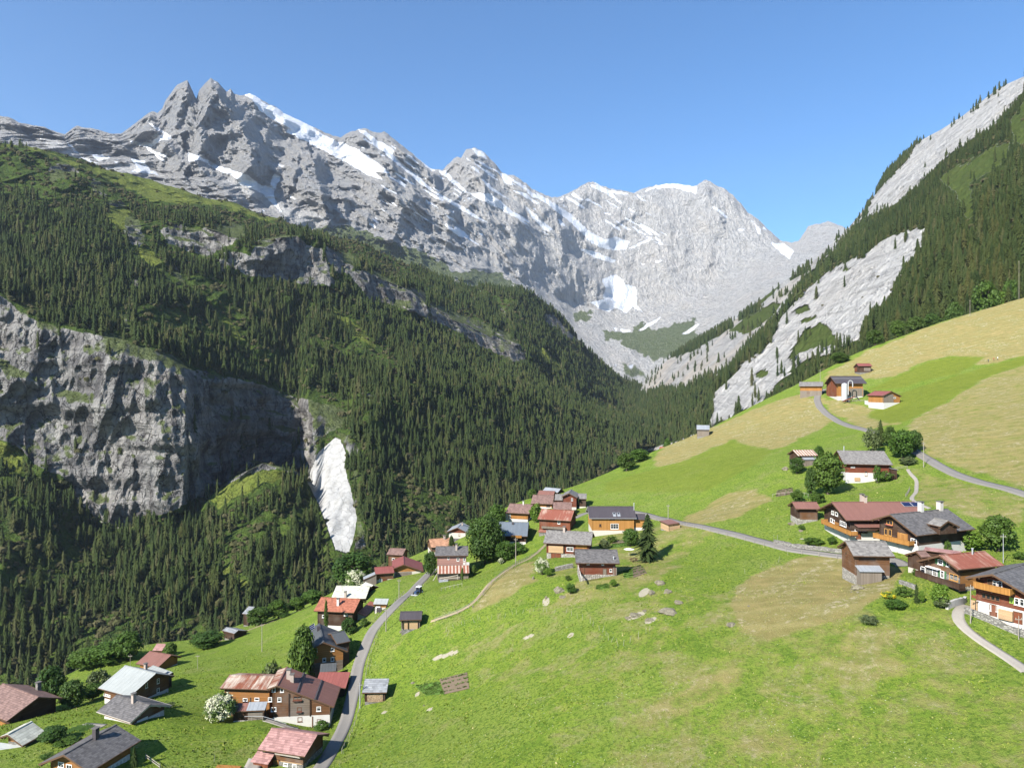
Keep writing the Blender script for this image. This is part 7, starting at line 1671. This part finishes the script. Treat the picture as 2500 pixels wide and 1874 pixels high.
for q in STK:
    p = hit(*q); o = bpy.data.objects.new('fence_stake', SM); COL.objects.link(o); o.location = p; o.rotation_euler = (random.uniform(-.35, .35), random.uniform(-.35, .35), 0); o.scale = (1, 1, random.uniform(.8, 1.2))
    tag(o, 'bleached wooden stake leaning in the open meadow', 'stake', 'loose fence stakes across the meadow')
def pole(cr, x, yt, yb, label, Y=None, lamp=False, r=.11, steel=False):
    p, h = pick_h(cr, x, yt, yb, Y); t = empty('street_lamp' if lamp else 'utility_pole', p); tag(t, label, 'lamp' if lamp else 'pole')
    b = MB(); b.tube([(0, 0, -.5), (0, 0, h)], [r, r * .7], 8); b.build('shaft', M_metalgrey if steel or lamp else M_postwood, t)
    if lamp:
        b = MB(); b.tube([(0, 0, h), (0, 0, h + .12), (0, 0, h + .3), (0, 0, h + .36)], [.1, .28, .28, .05], 10); b.build('lamp_head', M_white, t)
    else:
        b = MB(); b.bar((-.5, 0, h - .5), (.5, 0, h - .5), .09); b.tube([(-.4, 0, h - .45), (-.4, 0, h - .25)], .05, 6); b.tube([(.4, 0, h - .45), (.4, 0, h - .25)], .05, 6); b.build('crossarm', M_postwood, t)
pole(c2, 403, 640, 838, 'tall bare pole alone in the lower left meadow'); pole(c2, 1370, 325, 478, 'pole on the verge left of the blue tractor', lamp=False); pole(c2, 1278, 530, 695, 'wooden pole at the lane right of the tiny white shed'); pole(c2, 1094, 1055, 1235, 'pale pole beside the small woodshed on the lane', steel=True)
pole(cL, 962, 440, 615, 'street lamp with round head near the big brown barn', lamp=True, r=.07); pole(c4, 1876, 730, 935, 'white flag pole beside the full green tree', steel=True, r=.07); pole(c3, 1135, 670, 880, 'wooden pole above the footpath right of the maple'); pole(cU, 738, 215, 372, 'twin pole on the ridge behind the farm barns', 352)
pole(c5, 1888, 325, 462, 'tall bare pole at the foot of the upper spruce edge', 425); pole(c5, 2182, 90, 300, 'pole at the upper right forest corner', 440); pole(c5, 638, 915, 990, 'pole on the ridge above the hay field', 372); pole(cQ, 1912, 250, 480, 'pole behind the flat red roofed shed'); pole(c1, 1282, 920, 1015, 'thin pole in the meadow above the pale metal roof', r=.06); pole(cT, 1490, 700, 1170, 'timber post carrying the honey balcony of the corner chalet', 101.5, r=.08); pole(c1, 845, 920, 990, 'thin mast behind the pale metal roof', 178, r=.06); pole(c5, 1610, 1175, 1345, 'pole at the junction of upper road and stepped path', 196)
pole(cT, 2140, 1120, 1440, 'rough post before the low stone wall', r=.06)

# ================================================================ stones, walls, garden things
def boulder(cr, x, y, w, h, label, mat='lightstone', n=3, seed=None):
    p = hit(*cr(x, y)); sc = (cr(1, 0)[0] - cr(0, 0)[0]) / F * p[1]; W_, H_ = w * sc / 2 * .8, h * sc / 2 * .72
    import bmesh as bm_
    bm = bm_.new(); bm_.ops.create_icosphere(bm, subdivisions=4, radius=1)
    V = np.array([v.co[:] for v in bm.verts]); s = seed or int(x * 7 + y) % 997
    k = 1 + .38 * fbm(V[:, 0] * 1.1, V[:, 1] * 1.1, V[:, 2] * 1.1, 4, seed=s) - .12 * ridged(V[:, 0] * 1.8, V[:, 1] * 1.8, V[:, 2] * 1.8, 3, seed=s + 1)
    V = V * k[:, None] * np.array([W_, W_ * .8, H_])
    f = [[v.index for v in q.verts] for q in bm.faces]; bm.free()
    o = link_mesh('boulder', V, f, MAT[mat] if isinstance(mat, str) else mat, smooth=False); o.location = (p[0], p[1], p[2] + H_ * .15); o.rotation_euler = (0, 0, random.uniform(0, 3))
    tag(o, label, 'rock')
def rock_mat():
    m = NT('meadow_rock', .95, .1); p = m.coord(); n = m.noise(p, .9, 6, .7); n2 = m.noise(p, 4, 4, .7)
    c = m.mix(m.ramp(n, [(.35, 0), (.65, 1)]), (.12, .105, .075), (.235, .21, .155)); c = m.mix(m.ramp(n2, [(.5, 0), (.7, .8)]), c, (.10, .115, .04)); m.color(c); m.normal(m.bump(n2, .7, .1)); return m.m
M_rock = rock_mat()
for (cr, x, y, w_, h_, l) in ((c3, 1470, 1085, 110, 90, 'pale lichen covered rock heap beside the dark bush'), (c3, 1500, 1130, 70, 40, 'flat pale rock below the lichen covered heap'), (cQ, 1790, 1450, 190, 140, 'large rounded boulder right of the garden plots'), (c3, 1270, 990, 30, 60, 'narrow white stone at the edge of the dry slope'), (c3, 1368, 1140, 26, 50, 'small pale stone left of the lichen heap'), (c3, 2185, 1100, 90, 60, 'grey rock half buried at the green slope right'), (c3, 805, 1203, 26, 26, 'white stone beside the footpath bend'), (cR, 245, 425, 70, 45, 'pale rock below the log store shrub'), (cR, 150, 350, 130, 60, 'rubble rock under the log store'), (cR, 860, 1050, 180, 110, 'pale rubble heap under the dark log barn'), (cR, 1150, 940, 160, 80, 'white rubble at the right corner of the dark log barn'), (cR, 790, 1082, 36, 20, 'small white stone below the dark log barn'), (cR, 860, 1085, 44, 26, 'second white stone below the dark log barn'), (cU, 300, 1480, 130, 90, 'long pale boulder left of the striped roof hut'), (c2, 1468, 1060, 40, 30, 'white tarp covered stone near the vegetable plot'), (c2, 1545, 1220, 16, 24, 'tiny pale stone below the vegetable plot'), (cN, 1540, 1075, 90, 50, 'stones under the lone hay barn'), (c4, 80, 1240, 30, 18, 'small grey stone in the meadow')):
    boulder(cr, x, y, w_, h_, l, M_rock)
for (cr, x, y, w_, h_, l) in ((cV, 680, 985, 120, 34, 'largest bare tan outcrop above the mown patch'), (cV, 720, 945, 60, 22, 'small crest stone on the largest tan outcrop'), (cV, 675, 900, 56, 36, 'tilted tan outcrop below the large rounded boulder'), (cV, 945, 1042, 60, 24, 'low tan outcrop at the lower corner of the mown patch'), (c3, 2060, 1265, 150, 34, 'long bare limestone outcrop in the meadow'), (c3, 2000, 1290, 70, 26, 'lower end of the bare limestone outcrop'), (c3, 2170, 1305, 90, 30, 'second bare outcrop right of the long one'), (c3, 2130, 1235, 60, 22, 'small outcrop above the long bare one')):
    boulder(cr, x, y, w_, h_, l, M_rock)
def wall_line(name, px, h, t_, mat, label, Y=None):
    P = np.array([hit(*q) if len(q) == 2 else np.array([(q[0] - CX) / F * q[2], q[2], 0]) for q in px]); Q = resample(P, .8); G = ground(Q[:, 0], Q[:, 1])
    N = offset(Q, t_) - Q; b = MB(); r = random.Random(5)
    hh = [h * r.uniform(.8, 1.1) for _ in Q]
    v = []
    for i in range(len(Q)):
        a, c = Q[i], Q[i] + N[i]; v += [(*a, G[i] - .5), (*c, G[i] - .5), (*c, G[i] + hh[i]), (*a, G[i] + hh[i])]
    f = []
    for i in range(len(Q) - 1):
        o_ = 4 * i; 
        for k in range(4): f.append((o_ + k, o_ + (k + 1) % 4, o_ + 4 + (k + 1) % 4, o_ + 4 + k))
    f += [(0, 3, 2, 1), tuple(4 * (len(Q) - 1) + k for k in range(4))]
    b.add(v, f); o = b.build(name, mat); tag(o, label, 'wall', kind='thing'); return o
wall_line('stone_wall', [c4(255, 800), c4(420, 835), c4(600, 850), c4(735, 868)], .9, .5, MAT['stone'], 'dry stone wall along the uphill side of the middle lane')
wall_line('stone_wall', [cT(1400, 1085), cT(1700, 1200), cT(1950, 1310), cT(2211, 1420), cT(2350, 1470)], .9, .5, MAT['stone'], 'low dark stone wall below the white based chalet')
wall_line('stone_wall', [cT(1190, 1040), cT(1400, 980), cT(1440, 940)], 1.0, .4, MAT['concrete'], 'concrete terrace wall at the gravel path bend')
wall_line('stone_wall', [cQ(230, 1255), cQ(340, 1230), cQ(490, 1200)], .9, .6, MAT['lightstone'], 'crumbling stone wall below the long log chalet')
wall_line('stone_wall', [cT(520, 690), cT(640, 730), cT(740, 770)], .7, .4, MAT['stone'], 'short stone edging left of the dark balcony')
wall_line('retaining_wall', [cU(1300, 655), cU(1400, 680), cU(1515, 712), cU(1640, 680), cU(1740, 625)], 1.6, .4, MAT['white'], 'long white retaining wall under the rose red farm shed')

def bed(px, label, mat, plants=0, lift=.1, pm=None, rows=4):
    P = np.array([hit(*q) for q in px]); n = 12; s, t_ = np.meshgrid(np.linspace(0, 1, n), np.linspace(0, 1, n)); s, t_ = s.ravel()[:, None], t_.ravel()[:, None]
    q = (1 - t_) * ((1 - s) * P[0] + s * P[1]) + t_ * ((1 - s) * P[3] + s * P[2]); q[:, 2] = ground(q[:, 0], q[:, 1]) + lift + (.03) * np.sin(t_[:, 0] * 3.14 * rows) ** 2
    c = q.mean(0); t = empty('garden_bed', c); tag(t, label, 'garden bed')
    link_mesh('soil', q - c, grid_faces(n, n), mat, t)
    if plants:
        b = MB(); r = random.Random(3)
        for k in range(plants):
            s_, u = r.random(), (r.randrange(rows) + .5 + r.uniform(-.1, .1)) / rows; p = (1 - u) * ((1 - s_) * P[0] + s_ * P[1]) + u * ((1 - s_) * P[3] + s_ * P[2]); z = g1(p[0], p[1]) + lift; w_ = r.uniform(.12, .28)
            for j in range(5):
                a = r.uniform(0, 6.28); x, y = p[0] - c[0], p[1] - c[1]; b.add([(x, y, z - c[2]), (x + w_ * math.cos(a), y + w_ * math.sin(a), z - c[2] + w_ * 1.1), (x + w_ * math.cos(a + .9), y + w_ * math.sin(a + .9), z - c[2] + w_ * .8)], [(0, 1, 2)])
        o = b.build('plants', pm or M_leaf, t); o['kind'] = 'stuff'
M_leafsoil = road_mat('vegetable_leaves', (.055, .115, .02), (.10, .17, .03))
M_soil = road_mat('garden_soil', (.10, .075, .05), (.17, .13, .09))
bed([c2(1690, 1140), c2(1865, 1100), c2(1850, 985), c2(1655, 1035)], 'brown vegetable plot alone in the lower meadow', M_soil, 70)
bed([c2(1560, 1150), c2(1690, 1140), c2(1650, 1050), c2(1480, 1080)], 'leafy green patch left of the brown vegetable plot', M_leafsoil, 220, rows=9)
bed([cQ(1390, 1350), cQ(1595, 1290), cQ(1500, 1165), cQ(1350, 1200)], 'framed vegetable plot right of the dark red log chalet', M_soil, 70)
bed([cQ(1250, 1360), cQ(1390, 1340), cQ(1370, 1220), cQ(1230, 1260)], 'leafy bed left of the framed vegetable plot', M_leafsoil, 90)
bed([cQ(830, 1530), cQ(1030, 1510), cQ(1010, 1450), cQ(830, 1480)], 'green bed on the slope below the dark red log chalet', M_leafsoil, 90)
bed([cQ(1060, 905), cQ(1320, 880), cQ(1290, 835), cQ(1060, 850)], 'netted green bed left of the solitary spruce', M_leafsoil, 90)
bed([cQ(1060, 840), cQ(1290, 825), cQ(1230, 780), cQ(1090, 800)], 'brown earth bed below the orange house', M_soil, 20)
bed([c4(270, 470), c4(400, 450), c4(390, 405), c4(280, 425)], 'fenced vegetable bed of the eastern meadow', M_soil, 90)
bed([c4(420, 490), c4(590, 470), c4(560, 430), c4(420, 450)], 'green bed beside the big leafy tree', M_leafsoil, 120)

# table, bench, bins, boards
def placed(name, cr, x, y, label, cat, Y=None, rz=0.0):
    p = hit(*cr(x, y)) if Y is None else np.array([(cr(x, y)[0] - CX) / F * Y, Y, g1((cr(x, y)[0] - CX) / F * Y, Y)])
    t = empty(name, p, rz); tag(t, label, cat); return t
t = placed('garden_parasol', cQ, 1325, 1040, 'white garden parasol near the solitary spruce', 'parasol')
b = MB(); b.tube([(0, 0, -.2), (0, 0, 2.0)], .035, 6); b.build('pole', M_fasciaL, t)
b = MB(); n = 8; b.add([(0, 0, 2.3)] + [(1.35 * math.cos(i * 6.283 / n), 1.1 * math.sin(i * 6.283 / n), 1.95) for i in range(n)] + [(0, 0, 2.2)], [(0, 1 + i, 1 + (i + 1) % n) for i in range(n)] + [(n + 1, 1 + (i + 1) % n, 1 + i) for i in range(n)]); b.build('canopy', M_white, t)
t = placed('picnic_table', cQ, 1400, 1105, 'brown picnic table with benches at the foot of the solitary spruce', 'table', rz=.3)
b = MB(); b.box(-.9, .9, -.35, .35, .70, .76); b.build('table_top', M_fascia, t)
for sg in (-1, 1):
    b = MB(); b.box(-.9, .9, sg * .75 - .13, sg * .75 + .13, .42, .47); b.build('bench', M_fascia, t)
    b = MB(); b.bar((sg * .65, -.7, -.1), (sg * .65, -.2, .7), .08); b.bar((sg * .65, .7, -.1), (sg * .65, .2, .7), .08); b.bar((sg * .65, -.8, .38), (sg * .65, .8, .38), .07); b.build('leg', M_fascia, t)
for i, x in enumerate((1165, 1200, 1235)):
    t = placed('waste_bin', cN, x, 795, ('leftmost', 'middle', 'rightmost')[i] + ' of three black bins before the tiny white shed', 'bin')
    b = MB(); b.hexa([(-.27, -.3, 0), (.27, -.3, 0), (.27, .3, 0), (-.27, .3, 0), (-.33, -.38, 1.0), (.33, -.38, 1.0), (.33, .38, 1.0), (-.33, .38, 1.0)]); b.build('body', MAT['r_dark'], t)
    b = MB(); b.hexa([(-.35, -.4, 1.003), (.35, -.4, 1.003), (.35, .42, 1.003), (-.35, .42, 1.003), (-.33, -.36, 1.07), (.33, -.36, 1.07), (.33, .4, 1.12), (-.33, .4, 1.12)]); b.build('lid', MAT['r_dark'], t)
t = placed('timber_stack', cM, 190, 1478, 'stack of fresh orange planks at the lower frame edge', 'timber', rz=-.1)
for k in range(6):
    b = MB(); b.box(-2.0, 2.0, -.45 + .3 * (k % 3), -.2 + .3 * (k % 3), .05 + .12 * (k // 3), .15 + .12 * (k // 3)); b.build('plank', MAT['amberv'], t)
t = placed('timber_stack', cR, 250, 520, 'two long pale planks lying on the bank of the middle lane', 'timber', rz=.25)
for k in range(2):
    b = MB(); b.box(0, 5.5, .35 * k, .35 * k + .22, .12, .2); b.build('plank', M_fasciaL, t)
# silo with its blower pipe
M_silo = flat('silo_paint', (.40, .41, .41), .5, .3)
p = W(*cU(1045, 568), 319); t = empty('silo', (p[0], p[1], p[2])); tag(t, 'tall white silo with an arched blower pipe in front of the barn', 'silo')
k = 319 / F / 5.18; hs_ = 160 * k
b = MB(); b.tube([(0, 0, -1.5), (0, 0, hs_)], 36 * k, 20); b.build('tank', M_silo, t)
b = MB(); b.tube([(0, 0, hs_ - .02), (0, 0, hs_ + .5), (0, 0, hs_ + .8)], [36 * k * 1.02, 36 * k * .7, .15], 20); b.build('dome', M_silo, t)
b = MB(); r_ = 28 * k; x0 = 30 * k; zt = (568 - 385) * k
b.tube([(x0, -36 * k, hs_ * .2), (x0, -36 * k, zt)] + [(x0 + r_ - r_ * math.cos(a), -36 * k, zt + r_ * math.sin(a)) for a in np.linspace(0, 3.14, 9)] + [(x0 + 2 * r_, -36 * k, zt - 55 * k)], .2, 8); b.build('blower_pipe', M_silo, t)
t = placed('hay_conveyor', cU, 1110, 560, 'dark red hay conveyor at the foot of the silo', 'machine', 316)
b = MB(); b.bar((-3, 0, .5), (2.2, 0, 2.6), .9, .35); b.build('belt', MAT['redv'], t)
b = MB(); b.tube([(2.0, 0, 2.5), (3.4, 0, 2.3), (4.4, 0, .9), (4.7, 0, .3)], .28, 8); b.build('chute', MAT['r_dark'], t)
for sg in (-1, 1):
    b = MB(); b.tube([(-.6, sg * .7 - .1, .45), (-.6, sg * .7 + .1, .45)], .45, 12); b.build('wheel', MAT['r_dark'], t)
# blue tractor with a white cab roof, mower bar in front
t = placed('tractor', c2, 1506, 432, 'small blue tractor with white cab roof coming down the lane', 'tractor', rz=math.radians(-112)); t.scale = (.8, .8, .8)
M_blue = flat('blue_tractor_paint', (.03, .055, .12), .4, .4); M_tyre = flat('tyre_rubber', (.02, .02, .02), .9, .1)
b = MB(); b.box(-.5, 2.0, -.42, .42, .55, 1.25); b.box(1.2, 2.05, -.40, .40, 1.252, 1.36); b.build('bonnet', M_blue, t)
b = MB(); b.box(-1.2, .3, -.72, .72, .6, 1.15); 
for sx_ in (-1.15, .25):
    for sy_ in (-.66, .66): b.bar((sx_, sy_, 1.1), (sx_ * .9, sy_ * .92, 2.25), .09)
b.build('cab', M_blue, t)
b = MB(); b.box(-1.08, .18, -.60, .60, 1.3, 2.2); b.build('cab_glass', M_glass, t)
b = MB(); b.box(-1.25, .4, -.76, .76, 2.26, 2.42); b.build('cab_roof', M_white, t)
for (x, y, r_, w_) in ((-.75, -.85, .68, .4), (-.75, .85, .68, .4), (1.5, -.7, .48, .3), (1.5, .7, .48, .3)):
    b = MB(); b.tube([(x, y - w_ / 2, r_), (x, y + w_ / 2, r_)], r_, 16); wh = b.build('wheel', M_tyre, t)
    b = MB(); b.tube([(x, y - w_ / 2 - .02, r_), (x, y + w_ / 2 + .02, r_)], r_ * .5, 12); b.build('rim', M_white, wh)
b = MB(); b.box(2.3, 2.75, -1.2, 1.2, .2, .5); b.bar((2.0, 0, .6), (2.4, 0, .45), .2); b.build('mower_bar', M_metalgrey, t)

# walkers on the upper meadow path
def person(cr, x, y, Y, label, shirt, legs, stride, h=1.72):
    X, _, Z0 = W(*cr(x, y), Y); p = np.array([X, Y, g1(X, Y)])
    J = dict(pel=(0, 0, .95), che=(0, .02, 1.32), nec=(0, .02, 1.48), hea=(0, .04, 1.60), top=(0, .04, 1.70), hl=(-.10, 0, .9), kl=(-.11, stride * .5, .5), al=(-.11, stride, .08), fl=(-.11, stride + .16, .03),
             hr=(.10, 0, .9), kr=(.11, -stride * .3, .5), ar=(.11, -stride, .09), fr=(.11, -stride + .16, .03), sl=(-.19, .02, 1.42), el=(-.25, -.05, 1.14), wl=(-.25, .08, .9), gl=(-.24, .11, .82), sr=(.19, .02, 1.42), er=(.25, .0, 1.14), wr=(.25, .14, .92), gr=(.24, .18, .85))
    R = dict(pel=.15, che=.16, nec=.06, hea=.10, top=.07, hl=.1, kl=.065, al=.045, fl=.04, hr=.1, kr=.065, ar=.045, fr=.04, sl=.07, el=.045, wl=.033, gl=.035, sr=.07, er=.045, wr=.033, gr=.035)
    E = [('pel', 'che'), ('che', 'nec'), ('nec', 'hea'), ('hea', 'top'), ('pel', 'hl'), ('hl', 'kl'), ('kl', 'al'), ('al', 'fl'), ('pel', 'hr'), ('hr', 'kr'), ('kr', 'ar'), ('ar', 'fr'), ('che', 'sl'), ('sl', 'el'), ('el', 'wl'), ('wl', 'gl'), ('che', 'sr'), ('sr', 'er'), ('er', 'wr'), ('wr', 'gr')]
    ks = list(J); me = bpy.data.meshes.new('person'); me.from_pydata([J[k] for k in ks], [(ks.index(a), ks.index(b_)) for a, b_ in E], [])
    o = bpy.data.objects.new('person', me); COL.objects.link(o)
    sk = o.modifiers.new('skin', 'SKIN'); 
    for i, k in enumerate(ks): me.skin_vertices[0].data[i].radius = (R[k], R[k] * .85)
    me.skin_vertices[0].data[0].use_root = True
    sb = o.modifiers.new('sub', 'SUBSURF'); sb.levels = 1; sb.render_levels = 1
    m = NT('person_clothes', .8, .2); z = m.sep(m.coord())[2]
    m.color(m.ramp(m.math('DIVIDE', z, 1.8), [(0, legs), (.52, shirt), (.82, (.42, .26, .19)), (.915, (.06, .04, .03))], 'CONSTANT')); me.materials.append(m.m)
    o.location = p; o.scale = (h / 1.75,) * 3; o.rotation_euler = (0, 0, math.radians(100)); tag(o, label, 'person')
person(c5, 1998, 712, 331, 'walker in dark clothes, leading the group on the hay meadow', (.05, .06, .10), (.04, .04, .05), .22)
person(c5, 2031, 704, 331, 'walker in a red shirt in the middle of the group on the hay meadow', (.35, .06, .04), (.10, .08, .06), -.2)
person(c5, 2054, 698, 331, 'walker in a white shirt at the end of the group on the hay meadow', (.65, .65, .62), (.05, .06, .10), .18)

# ================================================================ meadow tufts: low grass standing out of the sheet
n = 60000
r = np.random.default_rng(77)
sx_ = r.uniform(-120, 2620, n); Yt = 66 * (190 / 66.) ** (r.random(n) ** 1.3)
Xt = (sx_ - CX) / F * Yt; keep = (Yt < edge_Y(sx_) - 2)
keep &= ~near_road(Xt, Yt, .15)
for o in list(COL.objects):
    if o.parent is None and o.get('category') in ('house', 'barn', 'shed', 'hut'): keep &= (Xt - o.location.x) ** 2 + (Yt - o.location.y) ** 2 > 5.0 ** 2
clump = fbm(Xt / 5, Yt / 5, seed=78, octs=3)
keep &= clump + r.normal(0, .35, n) > -.15
Xt, Yt, clump = Xt[keep], Yt[keep], clump[keep]; n = len(Xt); Zt = ground(Xt, Yt)
ci = np.clip(((CX + F * Xt / Yt + 420) / 3380 * (nc - 1)).round().astype(int), 0, nc - 1); ri = np.clip((np.log(Yt / 46) / math.log(640 / 46.) * (nr - 1)).round().astype(int), 0, nr - 1)
dd = dry.reshape(nr, nc)[ri, ci]; ls = lush.reshape(nr, nc)[ri, ci]
hb_ = r.uniform(.08, .20, n) * (1 + .5 * np.clip(clump, 0, 1)) * (1 - .45 * dd) * np.clip(Yt / 95, .9, 1.3)
wb_ = hb_ * r.uniform(.9, 1.7, n)
V, T_ = [], []
for k in range(3):
    a = r.uniform(0, 6.28, n); lean = r.uniform(-.5, .5, (n, 2)) * hb_[:, None]
    p0 = np.c_[Xt - np.cos(a) * wb_ * .5, Yt - np.sin(a) * wb_ * .5, Zt - .05]; p1 = np.c_[Xt + np.cos(a) * wb_ * .5, Yt + np.sin(a) * wb_ * .5, Zt - .05]; p2 = np.c_[Xt + lean[:, 0], Yt + lean[:, 1], Zt + hb_]
    V.append(np.stack([p0, p1, p2], 1))
V = np.stack(V, 1).reshape(-1, 3); tri = np.arange(len(V)).reshape(-1, 3)
tn = np.clip(.35 + .25 * r.normal(size=n) + .5 * dd * r.random(n), 0, 1)
m = NT('meadow_grass', .9, .1); t_ = m.attr('tint')
cc = m.ramp(t_, [(0, (.090, .140, .014)), (.45, (.165, .220, .026)), (.75, (.250, .265, .058)), (1, (.42, .37, .17))]); m.color(cc)
o = link_mesh('meadow_grass', V, tri, m.m, attrs={'tint': np.repeat(tn, 9)}); tag(o, 'short tufted grass growing on the meadow slope', 'grass', kind='stuff')
# ================================================================ sky and sun
w = bpy.data.worlds.new('World'); SC.world = w; w.use_nodes = True
nt = w.node_tree; nt.nodes.clear()
wo = nt.nodes.new('ShaderNodeOutputWorld'); bg = nt.nodes.new('ShaderNodeBackground'); st = nt.nodes.new('ShaderNodeTexSky')
st.sky_type = 'NISHITA'; st.sun_disc = False; st.sun_elevation = SUN_EL; st.sun_rotation = SUN_AZ % (2 * math.pi)
st.altitude = 1400; st.air_density = 1.0; st.dust_density = 0.0; st.ozone_density = 3.0
bg.inputs[1].default_value = SKY_STRENGTH
hs = nt.nodes.new('ShaderNodeHueSaturation'); hs.inputs['Saturation'].default_value = SKY_SAT
nt.links.new(st.outputs[0], hs.inputs['Color']); nt.links.new(hs.outputs[0], bg.inputs[0]); nt.links.new(bg.outputs[0], wo.inputs[0])
sd = bpy.data.lights.new('sun', 'SUN'); sd.energy = SUN_STRENGTH; sd.angle = math.radians(0.5); sd.color = (1.0, 0.955, 0.88)
so = bpy.data.objects.new('sun', sd); COL.objects.link(so)
so.rotation_euler = SUN.to_track_quat('Z', 'Y').to_euler()
SC.view_settings.view_transform = 'Standard'; SC.view_settings.look = 'None'; SC.view_settings.gamma = 1.0
SC.view_settings.exposure = EXPOSURE
SC.cycles.max_bounces = 4; SC.cycles.diffuse_bounces = 2; SC.cycles.glossy_bounces = 2; SC.cycles.transmission_bounces = 2; SC.cycles.transparent_max_bounces = 4
SC.cycles.caustics_reflective = False; SC.cycles.caustics_refractive = False
# ================================================================ the air: one closed box of even, thin haze
b = MB(); b.box(-5200, 5600, -400, 9800, -420, 2900)
hm = bpy.data.materials.new('air'); hm.use_nodes = True
ht = hm.node_tree; ht.nodes.clear()
ho = ht.nodes.new('ShaderNodeOutputMaterial'); hv = ht.nodes.new('ShaderNodeVolumePrincipled')
hv.inputs['Color'].default_value = HAZE_COL; hv.inputs['Density'].default_value = HAZE; hv.inputs['Anisotropy'].default_value = 0.2
ht.links.new(hv.outputs[0], ho.inputs['Volume'])
hz = b.build('haze', hm); tag(hz, 'thin pale blue haze between the village and the peaks', 'haze', kind='stuff')
